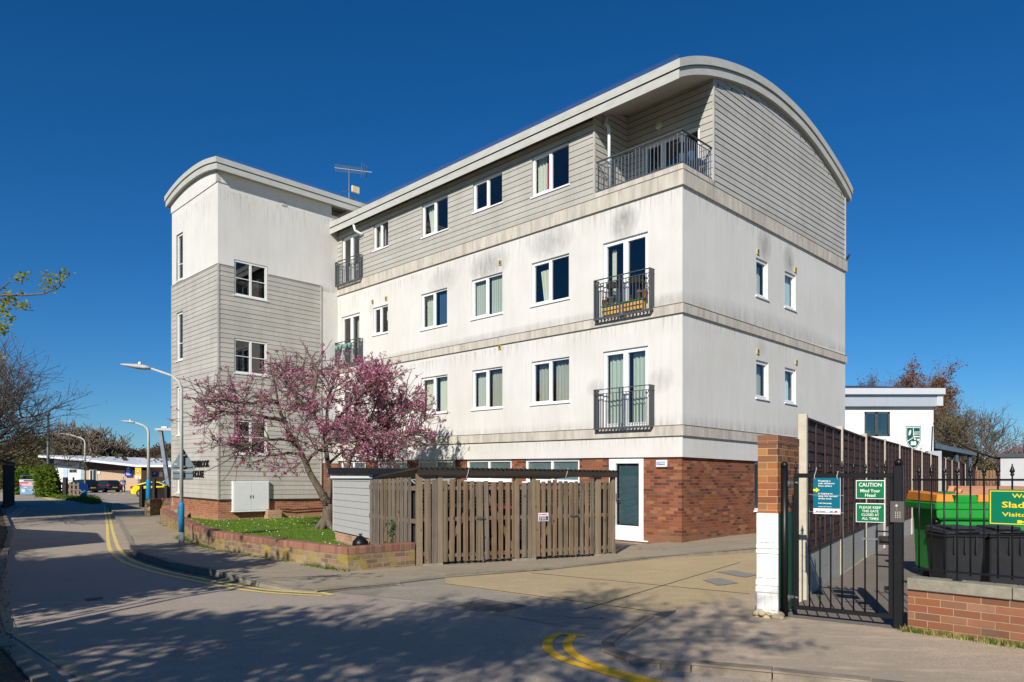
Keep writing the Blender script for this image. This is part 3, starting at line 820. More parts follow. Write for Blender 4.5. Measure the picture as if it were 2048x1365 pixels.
mblk = M('black_letter', (.012, .012, .012), .5)
o_ = text_mesh('lettering', 'HILDENBROOK', .345, mblk, s, (-.03, 1.03, .36), R(90), R(-90), .004, .012); k_ = 2.03 / max(v.co.x for v in o_.data.vertices); o_.scale = (k_, 1, 1)
o_ = text_mesh('lettering', 'HOUSE', .345, mblk, s, (-.03, .46, .0), R(90), R(-90), .004, .012); k_ = .98 / max(v.co.x for v in o_.data.vertices); o_.scale = (k_, 1, 1)
# tv aerial
s = att('tv_aerial', 'grey rooftop aerial mast with a comb of rods and a cream box', 'aerial', .9, 15.9, 11.6)
s.location = BL(.75, 15.75, 11.55)
w = MB(); w.tube([(0, 0, -.4), (0, 0, 2.2)], .022, 8); w.bar((0, 0, .35), (-.35, -.1, -.35), .014); w.bar((0, 0, .35), (.3, -.1, -.35), .014); w.build('mast', m_iron_l, s)
w = MB()
dv = Vector((.62, -.75, -.16)).normalized()
# rods of the array
for i in range(15):
    t = -.55 + i * .085
    c = Vector((0, 0, 2.15)) + dv * t
    hgt = .17 - .002 * i
    w.bar(c + Vector((.03, .02, hgt)), c + Vector((-.02, 0, -hgt * .9)), .013)
    w.bar(c + Vector((-.05, .02, hgt * .9)), c + Vector((.04, 0, -hgt * .8)), .012)
w.bar(Vector((0, 0, 2.15)) - dv * .6, Vector((0, 0, 2.15)) + dv * .95, .014)
for k in (-.16, 0, .16): w.bar(Vector((0, 0, 2.15)) + dv * .64 + Vector((0, 0, .3)) + Vector((k, k * .4, 0)), Vector((0, 0, 2.15)) + dv * .60 + Vector((k, k * .4, -.3)), .012)
w.build('rod_array', m_iron_l, s)
w = MB(); w.box(.10, .46, -.06, .0, 1.28, 1.55); w.build('box', M('cream_box', (.72, .58, .32), .6), s, bevel=.02)
w = MB(); w.tube([(.33 * math.cos(t * PI / 10) - .08, .33 * math.sin(t * PI / 10), 1.12 + .02 * math.sin(t * .6)) for t in range(21)], .008, 6); w.box(.08, .22, -.05, .05, .98, 1.06); w.build('ring', m_iron, s)
# furniture on the terrace
s = att('terrace_table', 'dark round pedestal table on the shaded corner terrace', 'table', .62, .42, 8.95)
w = MB(); w.lathe((0, 0, .70), [(.28, 0), (.30, .01), (.30, .025), (.28, .03)], 24); w.build('table_top', m_dark, s)
w = MB(); w.tube([(0, 0, 0), (0, 0, .7)], .02); 
for k in range(3): w.bar((0, 0, .12), (.25 * math.cos(k * 2.1), .25 * math.sin(k * 2.1), .0), .02)
w.build('leg', m_dark, s)
s = att('terrace_chair', 'dark folding chair beside the round table on the corner terrace', 'chair', 1.08, .30, 8.95)
w = MB(); w.box(-.2, .2, -.2, .2, .42, .45); w.build('seat', m_blind_n, s)
w = MB(); w.box(-.2, .2, .18, .21, .5, .85); w.build('backrest', m_blind_n, s)
for a, b in ((-.18, -.18), (.18, -.18), (-.18, .18), (.18, .18)):
    w = MB(); w.bar((a, b, 0), (a, b * .9, .85 if b > 0 else .43), .02); w.build('leg', m_dark, s)
s = att('bulkhead_light', 'oval bulkhead lamp on the boards of the shaded terrace', 'wall light', 1.35, 1.57, 10.85)
w = MB(); w.T = lambda p: (-abs(p[2]) if p[2] > 0 else 0, p[0], p[1]); w.ball((0, 0, 0), .12, sz=.6, n=14); w.build('cover', M('lamp_cover', (.5, .48, .42), .3), s)
# planted balcony contents
s = att('slatted_bench', 'yellow pine slatted bench with a green top on the second floor balcony', 'bench', 0, 0, 0); s.location = BL(-.10, 1.64, 5.66)
w = MB()
for i in range(2):
    for z in (.06, .17): w.box(-.03, -.015, -.62 + i * .64, -.02 + i * .64, z, z + .08)
w.build('side_slats', M('pine_wood', (.58, .34, .09), .6, .2, 5), s)
w = MB(); w.box(-.05, .08, -.66, .66, .27, .30); w.build('table_top', M('green_cloth', (.01, .14, .09), .6), s)
for y in (-.6, -.02, .04, .6):
    w = MB(); w.box(-.02, .06, y - .02, y + .02, 0, .27); w.build('leg', M('pine_leg', (.5, .28, .08), .6), s)
m_terra = M('terracotta', (.62, .24, .10), .8, .1); m_greypot = M('grey_pot', (.27, .24, .21), .8, .15)
m_plant = leaf('balcony_leaf', (.05, .10, .02), (.14, .22, .04))
m_yel = leaf('pale_flower', (.7, .62, .2), (.75, .7, .4)); m_redl = leaf('dark_red_leaf', (.14, .02, .02), (.22, .05, .03))
def pot(label, u, z, r, h, mp, ml, leafy=12, lh=.2, sp=.09, x=-.09, group='plant pots on the second floor balcony'):
    s = att('plant_pot', label, 'plant pot', 0, 0, 0, group); s.location = BL(x, u, z)
    w = MB(); w.lathe((0, 0, 0), [(r * .75, 0), (r, h * .95), (r * 1.08, h * .95), (r * 1.08, h)], 14); w.build('pot', mp, s)
    w = MB(); rr = random.Random(int(u * 100))
    for i in range(leafy * 4):
        a = rr.uniform(0, 6.28); q = rr.uniform(0, sp); zz = h + rr.uniform(0, lh)
        c = Vector((q * math.cos(a), q * math.sin(a), zz)); t = Vector((rr.uniform(-1, 1), rr.uniform(-1, 1), rr.uniform(-.3, 1))).normalized() * .035; n = t.orthogonal().normalized() * .016
        w.face([c, c + t * .5 + n, c + t, c + t * .5 - n])
    w.build('foliage', ml, s)
pot('left end terracotta pot with dark red leaves on the balcony bench', 2.22, 5.96, .075, .15, m_terra, m_redl, 14, .26)
pot('grey square-shouldered pot next to the left terracotta pot on the bench', 2.02, 5.96, .10, .17, m_greypot, m_plant, 3, .04)
pot('tiny red pot in the middle of the balcony bench', 1.42, 5.96, .03, .06, m_terra, m_plant, 4, .06, .03)
pot('grey pot with pale yellow flowers on the balcony bench', 1.17, 5.96, .085, .17, m_greypot, m_yel, 9, .05)
pot('tall terracotta pot with spiky leaves at the right end of the bench', 1.0, 5.96, .075, .18, m_terra, m_plant, 14, .28)
for k, (lb, u) in enumerate((('dark window box hung at the left of the planted balcony rail', 1.95), ('dark window box hung at the right of the planted balcony rail', 1.25))):
    s = att('window_box', lb, 'planter', 0, 0, 0, 'window boxes on the planted balcony'); s.location = BL(-.12, u, 6.36)
    w = MB(); w.hexa([(-.05, -.14, 0), (.05, -.14, 0), (.05, .14, 0), (-.05, .14, 0), (-.07, -.17, .13), (.07, -.17, .13), (.07, .17, .13), (-.07, .17, .13)]); w.build('trough', m_slot, s)
    w = MB(); rr = random.Random(k)
    for i in range(50):
        c = Vector((rr.uniform(-.06, .06), rr.uniform(-.16, .16), .12 + rr.uniform(0, .08))); t = Vector((rr.uniform(-1, 1), rr.uniform(-1, 1), 1)).normalized() * .04; n = t.orthogonal().normalized() * .016
        w.face([c, c + t * .5 + n, c + t, c + t * .5 - n])
    w.build('foliage', m_plant, s)
mg = M('mint_pot', (.30, .52, .44), .6)
base = None
for k in range(4):
    s = att('hanging_pot', ['leftmost', 'second from left', 'third from left', 'rightmost'][k] + ' mint green pot hooked on the balcony rail beside the stair tower', 'plant pot', 0, 0, 0, 'mint pots on the balcony rail'); s.location = BL(-.22, 15.02 - k * .26 - (.12 if k > 1 else 0), 6.30)
    w = MB(); w.lathe((0, 0, 0), [(.05, 0), (.085, .15), (.09, .16)], 12); w.build('pot', mg, s)
    w = MB(); rr = random.Random(k)
    for i in range(26):
        c = Vector((rr.uniform(-.06, .06), rr.uniform(-.06, .06), .15 + rr.uniform(0, .12))); t = Vector((rr.uniform(-1, 1), rr.uniform(-1, 1), 1)).normalized() * .05; n = t.orthogonal().normalized() * .018
        w.face([c, c + t * .5 + n, c + t, c + t * .5 - n])
    w.build('foliage', m_redl, s)
s = att('pigeon', 'small dark bird perched on the far end of the stone ledge', 'bird', WX + .03, -.03, 8.8)
w = MB(); w.tube([(0, .10, .05), (0, .03, .08), (0, -.05, .12), (0, -.08, .17)], [.012, .05, .045, .025], 8); w.ball((0, -.09, .185), .026, n=8); w.bar((0, -.11, .185), (0, -.135, .18), .008); w.bar((0, 0, 0), (0, 0, .05), .01); w.build('body', m_slot, s)
# ================================================================ ground, road, pavements
m_earth = M('rough_grass_earth', (.10, .12, .045), .95, .35, 1.2, .02, 20, dirt=(.16, .12, .07), da=.6, ds=.6)
m_road = asphalt('worn_asphalt', (.405, .338, .268), tint=(.28, .24, .195))
m_pave = asphalt('pavement_tarmac', (.37, .305, .215), cracks=.8, tint=(.25, .215, .16), big=.6)
m_pave_r = asphalt('pinkish_pavement', (.50, .39, .275), cracks=.5, tint=(.36, .30, .225), big=.9)
m_path = asphalt('path_tarmac', (.22, .185, .155), cracks=0)
m_fore = asphalt('tan_concrete', (.49, .375, .21), speck=.22, cracks=.25, tint=(.36, .29, .19), big=.5)
m_apron = asphalt('rough_aggregate', (.36, .31, .24), speck=.55, cracks=.9, tint=(.25, .22, .18), big=.7)
m_patch = asphalt('dark_patch_tarmac', (.15, .135, .12), speck=.5, cracks=0)
m_kerb = M('kerb_concrete', (.25, .225, .17), .92, .2, 3, .004, 60, dirt=(.20, .18, .14), da=.6, ds=2)
def paint(name, c, wear=.45):
    t = NT(name); v = t.coord()
    f = t.noise(v, 14, 6, .75)
    col = t.mix(t.ramp(f, [(wear, 0), (wear + .2, .75)]), c, (.24, .21, .19))
    f2 = t.noise(v, 120, 2, .7); col = t.mix(t.ramp(f2, [(.6, 0), (.75, .4)]), col, (.2, .18, .16))
    t.col(col); return t.fin(.8, 0, .25)
m_yel_p = paint('pale_yellow_line', (.72, .55, .18), .56)
m_yel_n = paint('fresh_yellow_line', (.84, .47, .015), .60)
m_whi_p = paint('white_line', (.55, .54, .50), .45)
def poly(name, pts, z, mat, kind='structure', parent=None):
    w = MB(); w.face([(p[0], p[1], z) for p in pts]); o = w.build(name, mat, parent); setting(o, kind); return o
w = MB(); w.box(-700, 700, -120, 900, -.6, -.03); setting(w.build('ground', m_earth))
poly('road', [(-75, 60), (-46, 44), (-25.8, 36.4), (-14.2, 20.3), (-8.6, 12), (-4.9, 6.5), (-4.0, 5.5), (6, -5.2), (20, -20), (60, -20), (16, 3), (16, 8), (12, 24), (-10, 45), (-19, 46), (-24, 56), (-33, 70), (-46, 88), (-75, 88)], 0, m_road)
poly('car_park', [(-44, 52), (-31, 44), (-22, 47), (-10, 45), (5, 60), (5, 110), (-75, 110), (-75, 84)], -.006, asphalt('car_park_tarmac', (.34, .29, .24), cracks=0))
KP = [(-24.42, 43.56), (-16.33, 29.6), (-10.07, 18.77), (-8.57, 16.15), (-7.58, 14.61), (-7.01, 13.91), (-6.04, 12.83), (-4.69, 11.6), (-3.75, 10.64), (-3.09, 10.17), (-2.73, 10.12), (-2.38, 10.45), (-1.7, 10.94), (-1.08, 11.54), (.77, 12.62), (2.65, 14.08), (5.29, 15.5), (7.6, 17.4), (11, 20.8), (16, 26)]
KI = [(-20, 46), (-12, 31.5), (-7, 25), (-5, 22), (-4, 20), (-3.5, 19), (-3, 18), (-2, 17), (-1.2, 16), (-.5, 15.5), (0, 15.2), (.3, 15.2), (.7, 15.3), (1, 15.5), (2.2, 16.2), (3.7, 17.2), (5.5, 19), (7, 21), (10, 24), (14, 28)]
KZ = [.1, .1, .1, .1, .1, .1, .1, .09, .07, .035, .02, .015, .015, .015, .02, .05, .1, .1, .1, .1]
w = MB()
for i in range(len(KP) - 1):
    w.face([(*KP[i], KZ[i]), (*KP[i + 1], KZ[i + 1]), (*KI[i + 1], KZ[i + 1] + .03), (*KI[i], KZ[i] + .03)])
setting(w.build('pavement', m_pave))
def kerb(name, P_, Z_, wd=.13, mat=None, inner=1, ln=.9):
    """separate kerb stones following the line, top just above the paving"""
    w = MB(); rr = random.Random(5)
    pts = [Vector((p[0], p[1], z)) for p, z in zip(P_, Z_)]
    d = 0
    for a, b in zip(pts, pts[1:]):
        L = (b - a).length; n = max(1, round(L / ln)); t = (b - a) / n
        u = Vector((t.x, t.y, 0)).normalized(); nr = Vector((-u.y, u.x, 0)) * inner
        for k in range(n):
            p = a + t * k + u * .006; q = a + t * (k + 1) - u * .006
            j = rr.uniform(-.006, .006); j2 = rr.uniform(-.008, .008)
            p = p + nr * j; q = q + nr * (j + rr.uniform(-.008, .008))
            zz0, zz1 = p.z + .008 + j2, q.z + .008 + j2
            c = .015
            w.hexa([(p.x, p.y, -.1), (q.x, q.y, -.1), (q.x + nr.x * wd, q.y + nr.y * wd, -.1), (p.x + nr.x * wd, p.y + nr.y * wd, -.1),
                    (p.x + nr.x * c, p.y + nr.y * c, zz0), (q.x + nr.x * c, q.y + nr.y * c, zz1), (q.x + nr.x * wd, q.y + nr.y * wd, zz1 + .001), (p.x + nr.x * wd, p.y + nr.y * wd, zz0 + .001)])
    setting(w.build(name, mat or m_kerb))
kerb('kerb', KP, KZ)
RP = [(1.52, 8.34), (1.12, 7.6), (.86, 7.04), (.83, 6.62), (1.01, 6.21), (1.24, 6.04), (1.47, 5.93), (2.04, 5.66), (3.3, 5.06), (5.5, 4.1), (9, 2.6), (16, -1)]
RI = [(3.43, 9.99), (3.2, 9.2), (3.1, 8.6), (3.1, 8.3), (3.15, 8.25), (3.3, 8.1), (3.5, 8.0), (4.1, 7.6), (5, 6.8), (7, 5.6), (10, 4.2), (18, 2)]
RZ = [.006, .007, .009, .015, .03, .05, .065, .075, .085, .085, .085, .085]
w = MB()
for i in range(len(RP) - 1):
    w.face([(*RP[i], RZ[i]), (*RP[i + 1], RZ[i + 1]), (*RI[i + 1], .03), (*RI[i], .03)])
setting(w.build('pavement', m_pave_r))
kerb('kerb', RP, RZ, inner=1, mat=M('stained_kerb', (.27, .22, .165), .92, .25, 4, .004, 60, dirt=(.09, .08, .065), da=.75, ds=2.5))
poly('forecourt', [(-1.08, 11.6), (.77, 12.66), (2.65, 14.12), (5.29, 15.54), (11, 20.9), (13, 22), (7.4, 14.7), (5.5, 12), (3.43, 9.99), (1.52, 8.34), (.5, 9.5), (-.99, 10.85)], .005, m_fore)
poly('apron', [(-2.5, 10.15), (-2.3, 10.45), (-1.7, 10.92), (-1.08, 11.52), (-.99, 10.85), (.5, 9.5), (1.52, 8.34), (1.12, 7.62), (.6, 7.75), (-.2, 8.5), (-1.2, 9.4)], .004, m_apron)
poly('tarmac_patch', [(1.62, 8.40), (3.43, 9.96), (3.6, 9.2), (2.80, 8.05), (2.24, 7.86)], .012, m_patch)
poly('tarmac_patch', [(-.71, 9.02), (-.39, 9.54), (.18, 9.02), (-.13, 8.58)], .009, m_patch)
poly('tarmac_patch', [G(168, 1199)[:2], G(205, 1195)[:2], G(207, 1199)[:2], G(172, 1204)[:2]], .008, m_patch)
poly('path', [(2.95, 8.3), (4.0, 7.5), (5.5, 6.1), (14, 3), (60, 40), (60, 75), (32, 50), (11.2, 20.2), (7.3, 14.7), (3.7, 9.2)], .034, m_path)
w = MB()
for q in ([(1405, 1160), (1440, 1156), (1478, 1166), (1436, 1171)], [(1432, 1144), (1470, 1141), (1515, 1150), (1490, 1155)]):
    w.face([G(*p, .013) for p in q])
setting(w.build('manhole_cover', M('iron_cover', (.26, .25, .23), .7, .15, 20, .003, 80)), 'structure')
w = MB()          # joints between the concrete bays
for a, b in (((1395, 1235), (893, 1168)), ((1062, 1146), (1519, 1190)), ((1170, 1218), (1480, 1125))):
    pa, pb = Vector(G(*a, .008)), Vector(G(*b, .008)); w.bar(pa, pb, .014, .004)
setting(w.build('slab_joint', m_gap))
w = MB(); gp = [(p[0] - .02, p[1] - .14) for p in KP[3:13]]; gp[0] = (KP[3][0] - .12, KP[3][1]); gp[1] = (KP[4][0] - .11, KP[4][1] - .06)
L_ = smooth(gp, 4)
rr = random.Random(2)
for (a, b) in zip(L_, L_[1:]):
    d_ = Vector((b[0] - a[0], b[1] - a[1])); n_ = Vector((-d_.y, d_.x)).normalized()
    w0 = .07 + rr.uniform(0, .05); w.face([(a[0] + n_.x * .1, a[1] + n_.y * .1, .0045), (b[0] + n_.x * .1, b[1] + n_.y * .1, .0045), (b[0] - n_.x * w0, b[1] - n_.y * w0, .0045), (a[0] - n_.x * w0, a[1] - n_.y * w0, .0045)])
setting(w.build('gutter', M('gutter_grit', (.20, .165, .12), .95, .4, 12, .01, 60, dirt=(.09, .075, .055), da=.7, ds=5)))
def strip(mb, pts, wd, z, m=0):
    pts = [Vector((p[0], p[1])) for p in pts]
    L = []; 
    for i, p in enumerate(pts):
        d = (pts[min(i + 1, len(pts) - 1)] - pts[max(i - 1, 0)]).normalized(); n = Vector((-d.y, d.x)) * wd / 2
        L.append((p + n, p - n))
    for (a, b), (c, e) in zip(L, L[1:]): mb.face([(a.x, a.y, z), (b.x, b.y, z), (e.x, e.y, z), (c.x, c.y, z)], m)
def sm2(pts, n=4): return smooth(pts, n)
g2 = lambda L: [G(*p)[:2] for p in L]
ya = sm2(g2([(216, 1015), (222, 1047), (230, 1078), (241, 1102), (262, 1120), (320, 1140), (391, 1156), (469, 1171), (547, 1182), (644, 1188)]))
yb = sm2(g2([(209, 1012), (214, 1047), (216, 1078), (222, 1103), (250, 1126), (315, 1147), (391, 1163), (469, 1178), (547, 1187), (644, 1192.5)]))
w = MB(); strip(w, ya, .085, .006); strip(w, yb, .085, .006); strip(w, g2([(640, 1186), (665, 1191)]), .1, .0065)
setting(w.build('road_marking', m_yel_p), label='faded double yellow line along the left kerb')
yc = sm2(g2([(1148, 1270), (1120, 1269), (1099, 1279), (1094, 1291), (1103, 1306), (1128, 1320), (1162, 1332), (1267, 1362)])) + [(2.2, 4.9)]
yd = sm2(g2([(1146, 1272), (1136, 1284), (1136, 1297), (1153, 1314), (1183, 1328), (1225, 1343), (1321, 1367)])) + [(2.35, 5.1)]
w = MB(); strip(w, yc, .095, .006); strip(w, yd, .095, .007); strip(w, g2([(1115, 1269), (1172, 1273)]), .07, .0075)
setting(w.build('road_marking', m_yel_n), label='bright yellow double line end curling at the junction')
ye = [(-7.6, 10.6), (-6.2, 8.8), (-5.24, 7.55), (-3.95, 6.29), (-3.29, 5.66), (-1.5, 4.0), (3, -.5)]
yf = [(-7.95, 10.4), (-6.5, 8.55), (-5.5, 7.35), (-4.33, 6.43), (-3.65, 5.68), (-1.8, 3.9), (2.7, -.6)]
w = MB(); strip(w, ye, .1, .006); strip(w, yf, .1, .006)
setting(w.build('road_marking', paint('worn_yellow_line', (.46, .40, .22), .42)), label='worn double line by the hedge kerb')
w = MB()
strip(w, sm2(g2([(20, 1042), (34, 1030), (46, 1020), (50, 1016), (42, 1012), (30, 1010)])), .14, .006); strip(w, sm2(g2([(14, 1038), (28, 1026), (38, 1018), (41, 1015)])), .14, .006)
for i in range(6): strip(w, g2([(30 + i * 9, 997.5), (36 + i * 9, 997.5)]), .25, .006)
setting(w.build('road_marking', m_whi_p), label='white junction lines at the far left bend')
w = MB(); strip(w, g2([(72, 991.5), (95, 998), (120, 1008)]), .22, .006); strip(w, g2([(78, 991), (101, 998), (128, 1008)]), .22, .006)
for k in range(5):
    strip(w, g2([(215 + k * 14, 990), (222 + k * 14, 987)]), .2, .006); strip(w, g2([(190 + k * 17, 999 - k), (203 + k * 17, 999 - k)]), .2, .006)
setting(w.build('road_marking', m_yel_p), label='yellow lines at the far car park entrance')
# left kerb and verge
LP = [(-25.8, 36.4), (-14.2, 20.3), (-8.6, 12), (-5.3, 7.2), (-4.54, 6.4), (-3.86, 5.66), (-1.6, 3.2), (3, -1.6)]
kerb('kerb', LP[::-1], [.09] * 8, inner=-1)
w = MB()
for a, b in zip(LP, LP[1:]):
    w.face([(*a, .085), (*b, .085), (b[0] - 6, b[1] - 3, .12), (a[0] - 6, a[1] - 3, .12)])
setting(w.build('verge', M('leaf_litter_soil', (.10, .07, .045), .95, .5, 9, .03, 30, dirt=(.22, .16, .10), da=.7, ds=14)))

# ---------------------------------------------------------------- lawn
GW = [(-12.24, 25.1), (-10.3, 21.7), (-8.55, 18.77), (-7.3, 16.65), (-6.06, 14.99), (-4.5, 13.5), (-2.71, 11.9)]
LZ = .16
w = MB()
lawn = [(p[0] + .12, p[1] + .1) for p in GW[:-1]] + [(-2.66, 12.1), (-2.0, 12.75), (-4.4, 17.2), (-2.3, 18.5), (0, 21), (-8, 31), (-12.1, 28)]
w.prism(lawn, -.1, LZ)
m_lawn = M('mown_grass', (.085, .16, .012), .9, .25, 3, .03, 40, dirt=(.20, .17, .06), da=.6, ds=2.6)
setting(w.build('lawn', m_lawn))
def inpoly(x, y, pl):
    c = False
    for i in range(len(pl)):
        x1, y1 = pl[i]; x2, y2 = pl[i - 1]
        if (y1 > y) != (y2 > y) and x < (x2 - x1) * (y - y1) / (y2 - y1) + x1: c = not c
    return c
rr = random.Random(3)
w = MB(); fl = [MB(), MB()]
n = 0
while n < 26000:
    x, y = rr.uniform(-12.4, 0), rr.uniform(11.9, 28)
    if not inpoly(x, y, lawn): continue
    n += 1
    a = rr.uniform(0, 6.28); h = rr.uniform(.02, .055); dx, dy = math.cos(a) * .007, math.sin(a) * .007
    lx, ly = rr.uniform(-.02, .02), rr.uniform(-.02, .02)
    w.face([(x - dx, y - dy, LZ), (x + dx, y + dy, LZ), (x + lx, y + ly, LZ + h)])
    if n % 130 == 0:
        k = 0 if rr.random() < .72 else 1
        r = .014 if k == 0 else .02
        fl[k].face([(x + r * math.cos(t), y + r * math.sin(t), LZ + .05 + .008 * math.sin(t)) for t in (0, 1.26, 2.5, 3.8, 5.0)])
setting(w.build('lawn_grass', leaf('grass_blade', (.08, .20, .008), (.20, .32, .02), .35)), 'stuff', 'short mown grass of the lawn', 'grass')
setting(fl[0].build('daisies', M('daisy_white', (.8, .8, .78), .8)), 'stuff', 'white daisies dotted over the lawn', 'flowers')
setting(fl[1].build('dandelions', M('dandelion_yellow', (.75, .58, .01), .8)), 'stuff', 'yellow dandelions dotted over the lawn', 'flowers')

# ---------------------------------------------------------------- brick garden wall
def polywall(name, label, pts, hs, th=.22, side=1, cap=.115, cat='wall', mat=None, seed=1):
    """wall following a line of points; pts are on the face the camera sees, thickness goes to 'side'"""
    o = thing(name, label, cat, (pts[0][0], pts[0][1], 0))
    ox, oy = pts[0]
    P_ = [Vector((p[0] - ox, p[1] - oy)) for p in pts]
    IN = []
    for i in range(len(P_)):
        d1 = (P_[i] - P_[i - 1]).normalized() if i else None; d2 = (P_[i + 1] - P_[i]).normalized() if i < len(P_) - 1 else None
        d = ((d1 or d2) + (d2 or d1)).normalized(); n = Vector((-d.y, d.x)) * side
        k = 1 / max(.5, d.dot(d2 or d1)); IN.append(P_[i] + n * th * k)
    wb, wc = MB(), MB(); L = 0
    for i in range(len(P_) - 1):
        a, b, c, e = P_[i], P_[i + 1], IN[i + 1], IN[i]; ln = (b - a).length; h0, h1 = hs[i], hs[i + 1]
        k0, k1 = h0 - cap, h1 - cap
        def v(p, z): return (p.x, p.y, z)
        wb.face([v(a, -.2), v(b, -.2), v(b, k1), v(a, k0)], 0, [(L, -.2), (L + ln, -.2), (L + ln, k1), (L, k0)])
        wb.face([v(e, -.2), v(c, -.2), v(c, k1), v(e, k0)], 0, [(L, -.2), (L + ln, -.2), (L + ln, k1), (L, k0)])
        ob = .006
        nn = (a - e).normalized() * ob
        a2, b2, c2, e2 = a + nn, b + nn, c - nn, e - nn
        r = .012
        wc.face([v(a2, k0), v(b2, k1), v(b2, h1 - r), v(a2, h0 - r)], 0, [(L, .02), (L + ln, .02), (L + ln, .3), (L, .3)])
        wc.face([v(e2, k0), v(c2, k1), v(c2, h1 - r), v(e2, h0 - r)], 0, [(L, .02), (L + ln, .02), (L + ln, .3), (L, .3)])
        wc.face([v(a2, h0 - r), v(b2, h1 - r), v(b - nn, h1), v(a - nn, h0)], 0, [(L, .3), (L + ln, .3), (L + ln, .33), (L, .33)])
        wc.face([v(a - nn, h0), v(b - nn, h1), v(c2, h1), v(e2, h0)], 0, [(L, .0), (L + ln, .0), (L + ln, .45), (L, .45)])
        L += ln
    for (p, q, h) in ((P_[0], IN[0], hs[0]), (P_[-1], IN[-1], hs[-1])):
        wb.face([(p.x, p.y, -.2), (q.x, q.y, -.2), (q.x, q.y, h - .01), (p.x, p.y, h - .01)], 0, [(0, -.2), (th, -.2), (th, h), (0, h)])
    wb.build('wall', mat or m_brick_w, o); wc.build('coping', m_brick_cap, o)
    return o
hs = [.55, .53, .51, .49, .47, .46, .455]
polywall('garden_wall', 'low mossy brick garden wall curving round the lawn with brick-on-edge top', GW + [(-1.72, 12.79)], hs + [.46], side=1)
polywall('low_brick_wall', 'short brick wall end stepping up beside the far lamp post', [G(300, 1032, .1)[:2], G(322, 1030, .1)[:2], G(350, 1031, .1)[:2]], [.75, .78, .78], side=1)
polywall('low_brick_wall', 'return of brick wall meeting the tower plinth behind the garden wall', [G(323, 1041, .1)[:2], G(356, 1041, .1)[:2]], [.62, .62], side=1)

# ---------------------------------------------------------------- clad bin shed
ES = Frame((-1.68, 12.83), (-4.3, 17.4))
def shed_T(p): return ES.at(p[0], -p[1], p[2])      # x along, y outwards (towards the camera), z
so_ = ES.at(2.56, 0, 0)
shed = thing('bin_shed', 'small pale grey boarded shed with black flat roof on a brick base', 'shed', (so_[0], so_[1], 0), ES.rot)
# local frame of the shed: x along ES, y = left normal
w = MB()
for i in range(9):
    a = .34 + i * .149
    w.face([(.04, -0.0, a + .004), (2.70, 0, a + .004), (2.70, -.0 - .008, a + .149), (.04, -.008, a + .149)][::1]) if 0 else w.hexa([(.04, .012, a + .006), (2.70, .012, a + .006), (2.70, -.05, a + .006), (.04, -.05, a + .006), (.04, .0, a + .149), (2.70, .0, a + .149), (2.70, -.05, a + .149), (.04, -.05, a + .149)])
    w.box(.04, 2.70, -.04, .0, a - .006, a + .006, 1)
w.box(-.0, .04, -.05, .02, .33, 1.68); w.box(2.70, 2.74, -.05, .02, .33, 1.68)
w.box(2.70, 2.74, -1.9, -.05, .2, 1.68); w.box(0, .03, -1.9, -.05, .2, 1.68); w.box(0, 2.74, -1.95, -1.9, .2, 1.68)
w.build('cladding', [M('shed_board', (.43, .425, .41), .6, .03), m_gap], shed)
w = MB(); w.box(.02, 2.68, -1.9, -.03, -.2, .33); w.build('brick_base', m_brick_s, shed)
w = MB(); w.hexa([(-.12, .10, 1.675), (2.86, .10, 1.69), (2.86, -1.95, 1.73), (-.12, -1.95, 1.71), (-.12, .10, 1.80), (2.86, .10, 1.86), (2.86, -1.95, 1.86), (-.12, -1.95, 1.80)])
w.build('roof', M('roofing_felt', (.012, .013, .017), .75, .3, 10), shed)
w = MB(); w.box(-.05, 2.80, -.02, .06, 1.60, 1.674); w.build('trim', m_upvc, shed)

# ---------------------------------------------------------------- slatted timber bin enclosure
EF = Frame((-1.68, 12.83), (2.05, 14.71))
eo = thing('timber_enclosure', 'weathered slatted timber bin enclosure with double gates and trellis roof', 'enclosure', (EF.o.x, EF.o.y, 0), EF.rot)
# local: x along front, y = backwards(+)/forwards(-)
px2 = lambda x: EF.uv(820 + x * .2246, 1000)[0]
rr = random.Random(21)
m_fence_v = [wood('slat_timber', [(.06, .045, .03), (.16, .12, .08), (.26, .20, .14)], ns=17), wood('slat_timber_brown', [(.065, .042, .025), (.175, .115, .07), (.27, .19, .12)], ns=17), wood('slat_timber_grey', [(.065, .052, .042), (.15, .125, .10), (.245, .205, .165)], ns=17)]
def slat(x0, x1, y, z0, z1, name='slat', parent=None, lean=0, tk=.022, mats=None):
    w = MB(); c = (x0 + x1) / 2; ch = .012
    w.hexa([(x0, y - tk / 2, z0), (x1, y - tk / 2, z0), (x1, y + tk / 2, z0), (x0, y + tk / 2, z0), (x0 + lean, y - tk / 2, z1), (x1 + lean, y - tk / 2, z1), (x1 + lean, y + tk / 2, z1), (x0 + lean, y + tk / 2, z1)])
    return w.build(name, mats or m_fence_v[rr.randrange(3)], parent, bevel=.003)
SL = [(125, 180), (190, 235), (290, 328), (345, 388), (412, 445), (468, 508), (528, 565), (582, 620), (628, 645), (665, 700), (722, 765), (783, 820), (843, 882), (903, 932), (990, 1030), (1042, 1075), (1115, 1150), (1165, 1198), (1218, 1250), (1265, 1300), (1315, 1348), (1362, 1395), (1408, 1445), (1458, 1488), (1505, 1535), (1550, 1580), (1595, 1625), (1712, 1740), (1755, 1785)]
for i, (a, b) in enumerate(SL):
    s0, s1 = px2(a) - .001, px2(b) + .001; k = s0 / 4.2
    lean = {8: -.012, 9: -.03, 3: .012, 10: -.012, 7: .01}.get(i, rr.uniform(-.004, .004))
    zt = 1.585 - .05 * k + rr.uniform(-.022, .018) - (.03 if 440 < a < 1100 else 0)
    slat(s0, s1, -.035 + rr.uniform(-.003, .003), .075 + rr.uniform(-.015, .01) + (.015 if a > 280 else 0), zt, parent=eo, lean=lean)
